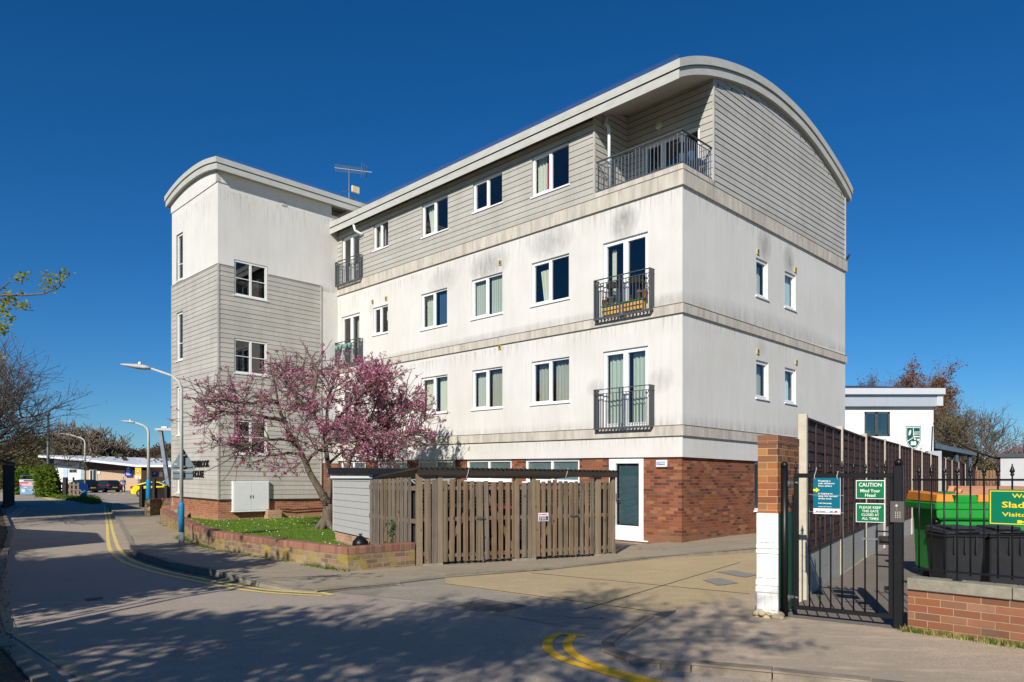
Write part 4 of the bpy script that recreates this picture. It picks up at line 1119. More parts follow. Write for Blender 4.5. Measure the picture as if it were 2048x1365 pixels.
    # back row seen through the gaps
for a, b, zt in ((55, 106, 1.68), (240, 285, 1.67), (930, 965, 1.66), (1078, 1112, 1.655), (1650, 1690, 1.63), (1788, 1818, 1.62)):
    s0, s1 = px2(a), px2(b); w = MB(); 
    w.hexa([(s0, -.05, -.1), (s1, -.05, -.1), (s1, .045, -.1), (s0, .045, -.1), (s0, -.05, zt), (s1, -.05, zt), (s1, .045, zt), (s0, .045, zt - .0)]); w.build('post', m_post, eo, bevel=.005)
for a, b in ((106, 285), (920, 1112), (1640, 1818)):
    w = MB(); w.box(px2(a), px2(b), -.055, .06, -.05, .075); w.build('plinth', m_coping, eo)
for a, b, z in ((106, 240, .25), (106, 240, .86), (106, 240, 1.45), (290, 640, .2), (290, 640, .86), (290, 640, 1.42), (660, 930, .2), (660, 930, .86), (660, 930, 1.42), (965, 1078, .86), (965, 1078, 1.42), (965, 1078, .2),
                (1115, 1440, .2), (1115, 1440, .86), (1115, 1440, 1.42), (1455, 1640, .2), (1455, 1640, .86), (1455, 1640, 1.42), (1700, 1788, .86), (1700, 1788, .2), (1700, 1788, 1.42)):
    w = MB(); w.box(px2(a), px2(b), -.02, .02, z - .035, z + .035); w.build('rail', m_fence_v[1], eo)
for a, b, za, zb in ((300, 600, .22, 1.4), (925, 665, .22, 1.4), (1120, 1430, .22, 1.4), (1640, 1460, .22, 1.4)):
    w = MB(); w.bar((px2(a), .0, za), (px2(b), .0, zb), .03, .07); w.build('brace', m_fence_v[1], eo)
for a in (290, 1120):
    for z in (.2, .86, 1.42):
        w = MB(); w.box(px2(a) - .03, px2(a) + .35, -.024, -.02, z - .015, z + .015); w.build('hinge', m_iron_l, eo)
for a in (625, 1450):
    w = MB(); w.bar((px2(a) - .1, -.06, .86), (px2(a) + .08, -.06, .86), .018); w.box(px2(a) - .05, px2(a) + .0, -.06, -.045, .83, .89); w.build('bolt', m_iron, eo)
    w = MB(); w.bar((px2(a) + .04, -.05, -.02), (px2(a) + .04, -.05, .14), .014); w.build('drop_bolt', m_iron_l, eo)
w = MB(); w.hexa([(-.02, -.10, 1.655), (4.24, -.10, 1.615), (4.24, -.055, 1.615), (-.02, -.055, 1.655), (-.02, -.10, 1.77), (4.24, -.10, 1.73), (4.24, -.055, 1.73), (-.02, -.055, 1.77)])
w.build('front_beam', wood('dark_beam', [(.015, .012, .01), (.03, .024, .02), (.05, .04, .033)], axis=0), eo)
# trellis roof: two layers of laths falling to the back
m_lath = wood('lath', [(.02, .016, .013), (.04, .032, .026), (.065, .052, .042)], axis=1, knots=False)
w = MB()
for i in range(43):
    x = .0 + i * .10
    w.hexa([(x, -.14, 1.79 - x * .01), (x + .028, -.14, 1.79 - x * .01), (x + .028, 2.5, 1.645 - x * .006), (x, 2.5, 1.645 - x * .006), (x, -.14, 1.806 - x * .01), (x + .028, -.14, 1.806 - x * .01), (x + .028, 2.5, 1.661 - x * .006), (x, 2.5, 1.661 - x * .006)])
for j in range(26):
    y = -.09 + j * .10; z = 1.785 - .057 * (y + .1)
    w.hexa([(-.05, y, z - .018), (4.26, y, z - .055), (4.26, y + .028, z - .055), (-.05, y + .028, z - .018), (-.05, y, z - .002), (4.26, y, z - .04), (4.26, y + .028, z - .04), (-.05, y + .028, z - .002)])
w.build('trellis_roof', m_lath, eo)
for x in (0.95, 3.05):
    w = MB(); w.tube([(x, -.115, 1.80), (x - .03, -.12, 1.68), (x - .06, -.09, 1.56)], .006, 5); w.build('tie', m_fascia, eo)
# left flank, along the shed line
px3 = lambda x: ES.uv(640 + x * .1905, 1000)[0]
def esl(s, t=0):    # point of the flank in the enclosure's own frame
    p = ES.at(s, t, 0); q = Vector((p[0], p[1])) - EF.o
    return (q.dot(EF.d), -q.dot(EF.n))
for a, b in ((547, 573), (580, 606), (613, 645), (655, 688), (695, 725), (733, 768), (775, 810), (818, 853), (860, 895), (902, 937), (945, 980)):
    s0, s1 = sorted((px3(a), px3(b))); s0 += .02; s1 -= .02; p, q = esl(s0, -.03), esl(s1, -.03); p2, q2 = esl(s0, -.055), esl(s1, -.055)
    w = MB(); zt = 1.62 - .05 * (s0 / 2.6) + rr.uniform(-.008, .008)
    w.hexa([(*p2, .1), (*q2, .1), (*q, .1), (*p, .1), (*p2, zt), (*q2, zt), (*q, zt), (*p, zt)]); w.build('slat', m_fence_v[rr.choice((0, 2, 2))], eo, bevel=.004)
p, q = esl(.08, .03), esl(2.5, .03); p2, q2 = esl(.08, .045), esl(2.5, .045); w = MB(); w.hexa([(*p, .1), (*q, .1), (*q2, .1), (*p2, .1), (*p, 1.5), (*q, 1.5), (*q2, 1.5), (*p2, 1.5)]); w.build('slat_gap_shade', m_dark, eo)  # dark sheet added in place of the shade between the flank slats
for z in (1.42, .83, .25):
    p, q = esl(.05, -.01), esl(2.56, -.01); w = MB(); w.bar((*p, z), (*q, z), .04, .08); w.build('rail', m_fence_v[0], eo)
# right flank, simple boards
for i in range(16):
    y = .12 + i * .15; w = MB(); w.box(4.12, 4.145, y, y + .1, .08, 1.5); w.build('slat', m_fence_v[i % 3], eo)
w = MB(); w.box(.1, 4.1, 2.30, 2.33, .0, 1.45); w.build('shade_backing', m_dark, eo)  # dark sheet added to deepen the shade seen through the gates
for lb, xx, yy, rot_, lid in (('black bin with red lid just visible behind the left timber gate', 1.75, .55, .1, (.30, .02, .02)), ('black bin with green lid just visible behind the left end of the timber gates', .9, .6, -.1, (.01, .08, .04)), ('black bin just visible behind the right timber gate', 2.9, .6, .05, (.02, .02, .02)), ('grey bin just visible behind the far right slats', 3.45, .7, .0, (.05, .05, .05))):  # dark bins put in to darken the gaps between the slats
    pp = EF.at(xx, -yy, 0); s = thing('wheelie_bin', lb, 'wheelie bin', pp, EF.rot + rot_, 'bins inside the timber enclosure')
    w = MB(); w.hexa([(.05, .05, .03), (.5, .05, .03), (.5, .6, .03), (.05, .6, .03), (0, 0, .98), (.55, 0, .98), (.55, .68, .98), (0, .68, .98)]); w.build('body', m_slot, s)
    w = MB(); w.hexa([(-.02, -.04, .985), (.57, -.04, .985), (.57, .7, .985), (-.02, .7, .985), (.02, 0, 1.04), (.53, 0, 1.04), (.53, .68, 1.08), (.02, .68, 1.08)]); w.build('lid', M('bin_lid', lid, .5), s)
s = thing('gate_sign', 'small red, white and navy no parking notice on the timber gates', 'notice', (0, 0, 0), EF.rot)
a0, z0 = EF.uv(1076.6, 1043, .05); a1, z1 = EF.uv(1096.8, 1026, .05)
s.location = EF.at(a0, .052, z0); W_, H_ = a1 - a0, z1 - z0
w = MB(); w.box(0, W_, 0, .004, 0, H_); w.build('plate', m_upvc, s)
w = MB(); w.box(.012, W_ - .012, -.002, 0, .012, H_ * .62); w.build('lower_panel', M('navy_panel', (.01, .02, .10), .5), s)
text_mesh('lettering', 'NO PARKING', .042, M('red_letters', (.6, .03, .02), .5), s, (.008, -.003, H_ * .72), R(90), 0, .0006, sx=.72)
text_mesh('lettering', 'IN FRONT\nOF GATES', .043, m_upvc, s, (.02, -.004, H_ * .42), R(90), 0, .0006, sx=.78, lsp=.9)
s = thing('rubbish_bag', 'tied black rubbish bag tucked behind the garden wall by the shed', 'bag', (*ES.at(2.45, -.25, 0)[:2], .16))
w = MB(); w.lathe((0, 0, 0), [(.12, 0), (.17, .06), (.16, .14), (.09, .22), (.03, .26), (.02, .27), (.05, .30)], 12); o = w.build('bag', m_black, s)
# ================================================================ right-hand side: pillar, gate, railings, fence
PF = Frame((2.98, 8.10), (3.57, 8.98))          # long face of the brick pier wall
po = thing('brick_pillar', 'tall red brick pier, white painted at its foot, beside the black gate', 'pillar', (2.98, 8.10, 0), PF.rot)
# local x along wall (away), y left. Body lies on +y side (thickness .215)
w = MB(); w.box(0, 1.07, 0, .215, 1.20, 1.985); w.build('brickwork', m_brick_p, po)
w = MB()
rr = random.Random(4)
for i in range(14):      # soldier course
    x = i * .0765; w.box(x + .003, x + .0735, -.004, .219, 1.99, 2.09 + rr.uniform(-.004, .004))
w.box(.02, 1.05, .004, .211, 1.98, 2.08, 1)
w.build('soldier_course', [brick('dull_pillar_brick', [(.22, .09, .05), (.30, .13, .07), (.16, .08, .05)], (.3, .22, .13)), m_mortar], po)
w = MB(); w.box(.03, 1.06, .004, .20, -.1, 1.2)
w.box(.03, .9, -.004, .004, .12, 1.19); w.build('green_face', m_greenp, po)
w = MB()     # lumpy white painted end face with brick relief
z = .10
rows = [(.10, .30, 0), (.30, .46, 1), (.46, .74, 0), (.74, .86, 1), (.86, 1.20, 0)]
def lump(x0, x1, y0, y1, z0, z1, m=0):
    w.box(x0, x1, y0, y1, z0, z1, m)
w.box(-.022, .03, -.012, .228, .06, 1.205)
for a, b, k in rows:
    if k:
        w.box(-.034, 0, -.016, .232, a + .008, (a + b) / 2 - .006); w.box(-.034, 0, -.016, .232, (a + b) / 2 + .006, b - .008)
    else:
        for j in range(3): w.box(-.034, 0, .004 + j * .072, .004 + j * .072 + .06, a + .012, b - .012)
for v_i, v in enumerate(w.v):
    n3 = noise.noise(Vector(v) * 9); w.v[v_i] = (v[0] + n3 * .008, v[1] + noise.noise(Vector(v) * 7 + Vector((3, 3, 3))) * .008, v[2])
w.build('white_painted_foot', m_whitep, po, bevel=.007)
w = MB(); 
for i in range(40):
    x, y = rr.uniform(-.05, .10), rr.uniform(-.05, .25); r = rr.uniform(.02, .05); w.ball((x, y, rr.uniform(0, .08)), r, n=7, sz=.7)
w.build('mortar_footing', m_mortar, po)

# gate ---------------------------------------------------------------
GF = Frame((3.09, 8.22), (4.01, 7.57))
H1 = GF.uv(1569, 1000)[0]; H2 = GF.uv(1797, 1000)[0]
def rpost(name, label, s, top, r=.043, foot=0, square=True):
    p = GF.at(s, 0, 0); o = thing(name, label, 'gate post', p, GF.rot)
    w = MB()
    if square: w.box(-r, r, -r, r, -.05, top); o2 = w.build('post', m_black, o, bevel=.008)
    else: w.tube([(0, 0, -.05), (0, 0, top)], r, 14); w.build('post', m_black, o)
    w = MB(); w.ball((0, 0, top + .03), .042, n=14); w.tube([(0, 0, top), (0, 0, top + .01)], .03, 12); w.build('ball_finial', m_black, o)
    return o
rpost('gate_post', 'round black gate post with ball top against the brick pillar', H1, 1.72, .04, square=False)
rpost('gate_post', 'square black gate post with ball top carrying the steel keypad', H2, 1.735, .046)
ga, gb = GF.uv(1588, 1000)[0], GF.uv(1788, 1000)[0]
gate = thing('metal_gate', 'black metal garden gate with vertical bars and spear finials', 'gate', GF.at(ga, 0, 0), GF.rot)
L = gb - ga
w = MB(); w.box(0, L, -.02, .02, 1.605, 1.655); w.box(0, L, -.02, .02, .125, .17)
w.box(0, .05, -.02, .02, .17, 1.605); w.box(L - .05, L, -.02, .02, .17, 1.605); w.build('frame', m_black, gate, bevel=.003)
bars = [GF.uv(x, 1000)[0] - ga for x in (1619, 1640, 1661.5, 1684, 1707, 1730, 1754)]
def finial(o, x, z, y=0, r=1.0):
    w = MB(); w.lathe((x, y, z), [(.006, 0), (.007 * r, .02), (.017 * r, .035), (.012 * r, .045), (.010 * r, .05), (.020 * r, .065), (.017 * r, .08), (.008 * r, .11), (.004, .125), (.007, .13), (.001, .14)], 8); w.build('spear_finial', m_black, o)
for x in bars:
    w = MB(); w.tube([(x, 0, .15), (x, 0, 1.62)], .0085, 8); w.build('bar', m_black, gate); finial(gate, x, 1.65)
finial(gate, .02, 1.65); finial(gate, (bars[-1] + L) / 2, 1.65)
w = MB(); xb = bars[-1]; w.box(xb - .01, L - .03, -.012, .012, 1.03, 1.045); w.box(xb - .01, L - .03, -.012, .012, .78, .795); w.box(xb - .01, L - .03, -.012, .012, .66, .675); w.box(xb - .012, xb + .006, -.014, .014, .78, 1.05)
w.build('lock_frame', m_black, gate)
w = MB(); w.box(xb + .02, L - .05, -.05, .02, .90, .99); w.tube([(xb + .04, -.06, .95), (xb + .12, -.06, .95)], .02, 8); w.build('lock_box', m_slot, gate); w = MB(); w.box(L - .09, L - .05, -.02, .02, .42, .46); w.build('stop_block', m_black, gate)
w = MB(); w.bar((xb - .14, -.03, .955), (xb + .01, -.03, .955), .018); w.build('handle', m_iron_l, gate)
for z in (1.55, .26):
    w = MB(); w.bar((-.09, -.0, z), (.03, 0, z), .03); w.tube([(-.05, -.02, z - .05), (-.05, -.02, z + .02)], .018, 8); w.build('hinge', m_iron, gate)
    w = MB(); w.tube([(.015, -.02, z), (.045, -.035, z)], .012, 8); w.build('bolt', m_iron_l, gate)

m_sgreen = M('sign_green', (.0, .165, .045), .35, .03, spec=.5); m_teal = M('poster_teal', (.0, .13, .19), .4, .03); m_swhite = M('sign_white', (.82, .82, .80), .4, .02)
def sign(name, label, cat, fr, x0, x1, y0, y1, t, edge, inner, bord=.008, group=None):
    a0, z0 = fr.uv(x0, y1, t); a1, z1 = fr.uv(x1, y0, t)
    s = thing(name, label, cat, fr.at(a0, t, z0), fr.rot, group)
    W_, H_ = a1 - a0, z1 - z0
    w = MB(); w.box(0, W_, 0, .005, 0, H_); w.build('plate', edge, s, bevel=.002)
    if inner:
        w = MB(); w.box(bord, W_ - bord, -.0015, 0, bord, H_ - bord); w.build('panel', inner, s)
    return s, W_, H_
s, W_, H_ = sign('caution_sign', 'green sign reading CAUTION Mind Your Head on the gate', 'sign', GF, 1711.6, 1770, 961, 998, .04, m_swhite, m_sgreen)
def fit(s, txts, W_, mat, bold=.0009):
    for body, z, h, wd in txts:
        o = text_mesh('lettering', body, h / .72, mat, s, (0, -.003, z), R(90), 0, bold)
        xs = [v.co.x for v in o.data.vertices]; k = wd / (max(xs) - min(xs)); o.scale = (k, 1, 1)
        o.location.x = W_ / 2 - wd / 2 - min(xs) * k
fit(s, [('CAUTION', H_ * .66, H_ * .21, W_ * .78), ('Mind Your', H_ * .36, H_ * .17, W_ * .68), ('Head', H_ * .12, H_ * .17, W_ * .35)], W_, m_swhite, .0006)
s, W_, H_ = sign('gate_closed_sign', 'green sign reading PLEASE KEEP THIS GATE CLOSED AT ALL TIMES on the gate', 'sign', GF, 1711.6, 1770, 1007.5, 1044.5, .04, m_swhite, m_sgreen)
fit(s, [('PLEASE KEEP', H_ * .72, H_ * .13, W_ * .74), ('THIS GATE', H_ * .53, H_ * .13, W_ * .56), ('CLOSED AT', H_ * .34, H_ * .13, W_ * .60), ('ALL TIMES', H_ * .14, H_ * .13, W_ * .57)], W_, m_swhite, .0003)
s, W_, H_ = sign('distance_poster', 'teal poster with yellow arrow about keeping a safe distance, tied to the gate', 'poster', GF, 1626.5, 1681, 956, 1028, .05, m_swhite, None)
w = MB(); w.box(.0, W_ - .003, -.0015, 0, H_ * .155, H_); w.build('panel', m_teal, s)
def left(s, txts, x, mat, bold=.0009):
    for body, z, h, wd in txts:
        o = text_mesh('lettering', body, h / .72, mat, s, (0, -.003, z), R(90), 0, bold)
        xs = [v.co.x for v in o.data.vertices]; k = wd / (max(xs) - min(xs)); o.scale = (k, 1, 1); o.location.x = x - min(xs) * k
left(s, [('Keeping a', H_ * .895, H_ * .046, W_ * .45), ('safe distance', H_ * .825, H_ * .046, W_ * .60), ('from others', H_ * .755, H_ * .046, W_ * .50), ('is helping to', H_ * .545, H_ * .046, W_ * .53), ('stop the spread', H_ * .475, H_ * .046, W_ * .70), ('of the virus.', H_ * .405, H_ * .046, W_ * .50)], W_ * .19, m_swhite, .0004)
left(s, [("Let's keep going", H_ * .285, H_ * .034, W_ * .49)], W_ * .19, M('poster_cream', (.7, .7, .5), .5)); left(s, [('kent.gov.uk/coronavirus', H_ * .195, H_ * .02, W_ * .49)], W_ * .19, m_swhite, .0003)
left(s, [('Protect Kent', H_ * .06, H_ * .025, W_ * .26)], W_ * .2, m_slot, .0003)
w = MB(); w.box(W_ * .61, W_ * .74, -.002, 0, H_ * .05, H_ * .09); w.build('blue_mark', M('mark_blue', (.15, .2, .45), .5), s)
w = MB(); w.box(W_ * .78, W_ * .89, -.002, 0, H_ * .05, H_ * .10); w.build('red_mark', M('mark_red', (.5, .05, .05), .5), s)
w = MB(); w.lathe((0, 0, 0), [(.009, 0), (.009, .002)], 10); w.v = [(W_ * .14 + v[0], -v[2], H_ * .07 + v[1]) for v in w.v]; w.build('round_mark', M('mark_dark_red', (.22, .01, .01), .5), s)
w = MB(); yz = H_ * .66
w.face([(0, -.003, yz - .012), (W_ * .12, -.003, yz - .012), (W_ * .12, -.003, yz + .012), (0, -.003, yz + .012)])
w.face([(W_ * .11, -.0032, yz - .027), (W_ * .235, -.0032, yz), (W_ * .11, -.0032, yz + .027)]); w.build('arrow', M('arrow_yellow', (.80, .70, .0), .5), s)
for k, x in enumerate((.02, W_ * .9)):
    w = MB(); w.tube([(x, -.012, H_ - .02), (x - .006, -.015, H_ + .02), (x + .004, .02, H_ + .075), (x + .02 - k * .02, -.03, H_ + .11 - .05 * k)], .0025, 5); w.build('cable_tie', m_swhite, s)
for z in (H_ * .52, H_ * .05):
    w = MB(); w.tube([(-.05, -.004, z + .01), (.0, -.006, z), (W_, -.006, z), (W_ + .035, -.006, z - .003)], .002, 5); w.build('cable_tie', m_fascia, s)
# keypad
a0, z0 = GF.uv(1780, 1045, .06); a1, z1 = GF.uv(1808.5, 1003, .06)
s = thing('keypad', 'brushed steel intercom keypad fixed to the square gate post', 'intercom', GF.at(a0, .06, z0), GF.rot)
W_, H_ = a1 - a0, z1 - z0
w = MB(); w.box(0, W_, 0, .035, 0, H_); w.build('casing', M('brushed_steel', (.20, .17, .15), .38, .1, 30, metal=.8, stretch=(1, 1, 12)), s, bevel=.003)
w = MB()
for i in range(3):
    for j in range(4): w.box(W_ * .36 + i * .02, W_ * .36 + i * .02 + .009, -.003, 0, H_ * .22 + j * .018, H_ * .22 + j * .018 + .009)
w.build('keys', m_fascia, s)
w = MB(); w.face([(W_ * .46, -.002, H_ * .71), (W_ * .57, -.002, H_ * .79), (W_ * .46, -.002, H_ * .87), (W_ * .35, -.002, H_ * .79)]); w.box(W_ * .46, W_ * .48, -.002, 0, H_ * .58, H_ * .63); w.build('speaker_grille', m_fascia, s)

# railing wall ---------------------------------------------------------
RF = Frame((4.06, 7.50), (4.78, 6.73))
wo = thing('railing_wall', 'low red brick wall with concrete coping under the black railings', 'wall', RF.at(0, 0, 0), RF.rot)
w = MB(); w.box(.05, 4.6, 0, .20, -.1, .452); w.build('wall', m_brick_r, wo)
w = MB(); 
for i in range(5): w.box(.05 + i * .915, .05 + (i + 1) * .915 - .006, -.035, .235, .455 + .002 * (i % 2), .575)
w.build('coping', m_coping, wo, bevel=.008)
ro = thing('railings', 'black spear-topped railings standing on the brick wall', 'railings', RF.at(0, -.10, 0), RF.rot)
w = MB(); w.box(.06, 4.6, -.006, .006, 1.575, 1.595); w.box(.06, 4.6, -.012, .012, .65, .67); w.build('rail', m_black, ro)
for i in range(38):
    x = .125 + i * .116
    w = MB(); w.tube([(x, 0, .60 if i % 8 == 3 else .63), (x, 0, 1.6)], .0085, 8); w.build('bar', m_black, ro); finial(ro, x, 1.6, r=1.15)
for i in range(4):
    x = .125 + (3 + i * 8) * .116; w = MB(); w.box(x - .04, x + .04, -.03, .03, .575, .583); w.box(x - .008, x + .008, -.008, .008, .58, .66); w.build('foot', m_black, ro)
# green school sign
m_gs = M('school_green', (.0, .17, .085), .4, .04); m_ys = M('sign_yellow', (.82, .62, .02), .45, .03)
SF = Frame(RF.at(0, .02, 0)[:2], RF.at(1, .02, 0)[:2])
a0, z0 = SF.uv(1977, 1050, 0); z1 = SF.uv(1977, 979, 0)[1]
s = thing('school_sign', 'dark green sign with yellow lettering Slade wired to the railings', 'sign', SF.at(a0, 0, z0), SF.rot)
W_, H_ = .80, z1 - z0
w = MB(); w.box(0, W_, 0, .006, 0, H_); w.build('plate', m_gs, s, bevel=.004)
w = MB()
for q in ((.012, W_ - .012, .012, .020), (.012, W_ - .012, H_ - .020, H_ - .012), (.012, .020, .02, H_ - .02), (W_ - .020, W_ - .012, .02, H_ - .02)): w.box(q[0], q[1], -.001, 0, q[2], q[3])
w.build('border', m_ys, s)
left(s, [('Welcome', H_ * .77, H_ * .115, .30)], SF.uv(2024, 1000)[0] - a0, m_ys, .0008)
left(s, [('Slade', H_ * .50, H_ * .165, .235)], SF.uv(2004, 1000)[0] - a0, m_ys, .0014)
left(s, [('Visitor', H_ * .255, H_ * .115, .235)], SF.uv(2004, 1000)[0] - a0, m_ys, .0008)
w = MB(); xa = SF.uv(2036, 1000)[0] - a0; w.box(xa, xa + .3, -.002, 0, .032, .046); w.box(xa - .005, xa + .03, -.0022, 0, .024, .054); w.build('arrow', m_ys, s)

# lap-panel fence with concrete posts -----------------------------------
fence = thing('panel_fence', 'long dark brown lap-panel fence with pale concrete posts beside the path', 'fence', (3.75, 9.31, 0))
fp = [Vector((r * y, y)) for r, y in ((.4030, 9.35), (.4539, 11.95), (.4879, 14.55), (.5142, 16.5), (.5350, 18.4), (.5523, 20.3), (.5662, 22.2), (.5787, 24.2), (.5897, 26.4), (.5995, 28.8), (.6084, 31.3), (.6180, 34.0), (.6271, 37.0), (.6355, 40.5), (.6430, 44.5), (.6490, 49.0))]
# tops follow the photo's line
tops = [2.43, 2.46, 2.50, 2.50, 2.48, 2.46, 2.45] + [2.44 - .02 * k for k in range(14)]
def loc2(v): return (v.x - 3.75, v.y - 9.31)
for i, q in enumerate(fp):
    x, y = loc2(q); w = MB(); d = (fp[min(i + 1, len(fp) - 1)] - fp[max(i - 1, 0)]).normalized(); n = Vector((d.y, -d.x))
    hw = .052
    c = [Vector((x, y)) + d * a * hw + n * b * .055 for a, b in ((-1, 1), (1, 1), (1, -1), (-1, -1))]
    w.hexa([(*v, -.1) for v in c] + [(*v, tops[i] - (.0)) for v in c]); w.build('post', m_conc, fence, bevel=.008)
for i in range(len(fp) - 1):
    a, b = fp[i], fp[i + 1]; d = (b - a).normalized(); n = Vector((d.y, -d.x)); a2 = a + d * .055; b2 = b - d * .055
    L = (b2 - a2).length; zb = .62 if i < 3 else .5; zt0, zt1 = tops[i] - .06, tops[i + 1] - .06
    def pt(s, t, z): v = a2 + d * s + n * t; return (v.x - 3.75, v.y - 9.31, z)
    w = MB(); nb = 13
    for k in range(nb):
        z0 = zb + (zt0 - zb) * k / nb; z1 = z0 + (zt0 - zb) / nb + .03
        ns = max(2, int(L / .5)); rr2 = random.Random(i * 50 + k)
        for j in range(ns):   # each lap waves a little
            s0, s1 = L * j / ns, L * (j + 1) / ns; o0, o1 = rr2.uniform(-.006, .006), rr2.uniform(-.006, .006)
            w.hexa([pt(s0, .014 + o0, z0), pt(s1, .014 + o0, z0), pt(s1, .004, z0), pt(s0, .004, z0), pt(s0, .002 + o0 * .3, z1), pt(s1, .002 + o0 * .3, z1), pt(s1, -.004, z1), pt(s0, -.004, z1)])
    for s in [L * (j + .0) / 4 for j in range(5)]:
        s = min(max(s, .02), L - .02); w.hexa([pt(s - .02, .016, zb), pt(s + .02, .016, zb), pt(s + .02, .034, zb), pt(s - .02, .034, zb), pt(s - .02, .016, zt0), pt(s + .02, .016, zt0), pt(s + .02, .034, zt0), pt(s - .02, .034, zt0)])
    for z0, z1 in ((zt0 - .0, zt0 + .03), (zb - .005, zb + .035)):
        w.hexa([pt(0, -.02, z0), pt(L, -.02, z0), pt(L, .036, z0), pt(0, .036, z0), pt(0, -.02, z1), pt(L, -.02, z1), pt(L, .036, z1), pt(0, .036, z1)])
    w.build('panel', m_fdark, fence)
    for z0, z1 in ((-.05, (zb - .01) / 2 - .002), ((zb - .01) / 2 + .002, zb - .01)):
        w = MB(); w.hexa([pt(0, -.02, z0), pt(L, -.02, z0), pt(L, .02, z0), pt(0, .02, z0), pt(0, -.02, z1), pt(L, -.02, z1), pt(L, .02, z1), pt(0, .02, z1)]); w.build('gravel_board', m_gravel, fence)
s = thing('marker_post', 'broad pale grey post standing among the fence posts by the school', 'post', P(1866.5, 1050, 26.5)[:2] + (0,))
w = MB(); w.box(-.25, .25, -.1, .1, 0, 2.6); w.build('post', M('grey_post', (.42, .44, .46), .6, .08), s)

# bins --------------------------------------------------------------------
m_gbin = M('bin_green', (.008, .27, .025), .5, .12, 4, spec=.4, dirt=(.04, .20, .05), da=.5, ds=6); m_orl = M('bin_orange', (.72, .24, .02), .5, .12, 4, dirt=(.50, .24, .10), da=.6, ds=5); m_orf = M('faded_orange', (.62, .27, .13), .6, .1, 5)
b = thing('green_waste_container', 'large bright green four-wheeled waste container with orange lid', 'waste container', (6.38, 10.75, 0), R(-8))
w = MB(); w.hexa([(.03, 0.02, .18), (1.43, .02, .18), (1.43, .98, .18), (.03, .98, .18), (0, -.04, 1.20), (1.46, -.04, 1.20), (1.46, 1.0, 1.20), (0, 1.0, 1.20)])
w.box(-.10, 1.56, -.10, 1.06, 1.13, 1.24); w.hexa([(-.1, -.1, 1.0), (1.56, -.1, 1.0), (1.46, -.03, .97), (0, -.03, .97), (-.1, -.1, 1.13), (1.56, -.1, 1.13), (1.5, .0, 1.13), (-.05, 0, 1.13)])
w.build('body', m_gbin, b, bevel=.02)
w = MB(); w.hexa([(.16, -.10, 1.23), (.48, -.10, 1.23), (.48, .5, 1.23), (.16, .5, 1.23), (.18, -.11, 1.345), (.46, -.11, 1.345), (.46, .5, 1.40), (.18, .5, 1.40)])
w.build('lid_bracket', m_gbin, b, bevel=.012)
for x0, x1 in ((-.09, .16), (.48, 1.55)):
    w = MB(); w.hexa([(x0, -.095, 1.245), (x1, -.095, 1.245), (x1, 1.04, 1.245), (x0, 1.04, 1.245), (x0 + .02, -.07, 1.36), (x1 - .02, -.07, 1.36), (x1 - .02, 1.0, 1.40), (x0 + .02, 1.0, 1.40)]); w.build('lid_edge', m_orl, b, bevel=.012)
w = MB(); 
ss = [(-.05, 1.36), (.1, 1.39), (.3, 1.44), (.55, 1.475), (.8, 1.48)]
for (y0, z0), (y1, z1) in zip(ss, ss[1:]): w.hexa([(.02 + .3 * (y0 > 0), y0, 1.35), (1.5, y0, 1.35), (1.5, y1, 1.35), (.1 + .3 * (y1 > 0), y1, 1.35), (.06 + .3 * (y0 > 0), y0, z0), (1.46, y0, z0), (1.44, y1, z1), (.14 + .3 * (y1 > 0), y1, z1)])
w.build('lid', m_orf, b, bevel=.01)
for x in (-.06, 1.5):
    w = MB(); w.tube([(x - .03, .0, .95), (x + .03, .0, .95)], .05, 12); w.build('trunnion', m_black, b)
for x in (.15, 1.3):
    for y in (.12, .85):
        w = MB(); w.tube([(x - .02, y, .09), (x + .02, y, .09)], .09, 14); w.build('wheel', m_slot, b)
w = MB()
for q in ((.82, .50), ):
    w.tube([(q[0] + .10 * math.cos(t), -.052 + .0, q[1] + .10 * math.sin(t)) for t in [x * .2 for x in range(0, 8)]], .01, 5)
    w.tube([(q[0] + .10 * math.cos(t), -.052, q[1] + .10 * math.sin(t)) for t in [2.3 + x * .2 for x in range(0, 8)]], .01, 5)
w.v = [(v[0] + .1, -.02 - .055 * (v[2] - .18), v[2] + .25) for v in w.v]
w.build('recycling_mark', m_swhite, b)
m_wb = M('bin_black_plastic', (.022, .022, .024), .5, .15, 8, spec=.45)
def wheelie(label, x, y, rot):
    b = thing('wheelie_bin', label, 'wheelie bin', (x, y, 0), rot, 'black wheelie bins behind the railings'); b.scale = (.80, .85, .925)
    w = MB(); w.hexa([(.05, .10, .03), (.53, .10, .03), (.53, .60, .03), (.05, .60, .03), (0, 0, .95), (.58, 0, .95), (.58, .68, .95), (0, .68, .95)])
    w.box(-.02, .60, -.025, .70, .93, .97); w.build('body', m_wb, b, bevel=.02)
    w = MB(); w.hexa([(-.03, -.05, .975), (.61, -.05, .975), (.61, .72, .985), (-.03, .72, .985), (.02, -.01, 1.02), (.56, -.01, 1.02), (.56, .68, 1.06), (.02, .68, 1.06)])
    w.box(.10, .48, .05, .60, 1.03, 1.075); w.build('lid', m_wb, b, bevel=.015)
    w = MB(); w.tube([(.12, -.0, .99), (.13, -.06, 1.01), (.45, -.06, 1.01), (.46, 0, .99)], .012, 6); w.build('handle', m_wb, b)
    for xx in (.10, .26, .42):
        w = MB(); w.box(xx, xx + .02, -.03, .02, .72, .94); w.build('rib', m_wb, b)
    for xx in (.03, .52):
        w = MB(); w.tube([(xx, .62, .1), (xx + .04, .62, .1)], .1, 12); w.build('wheel', m_slot, b)
wheelie('left black wheelie bin behind the railings, in front of the green container', 5.42, 9.0, R(-6))
wheelie('right black wheelie bin behind the railings, below the green school sign', 5.93, 8.94, R(-6))

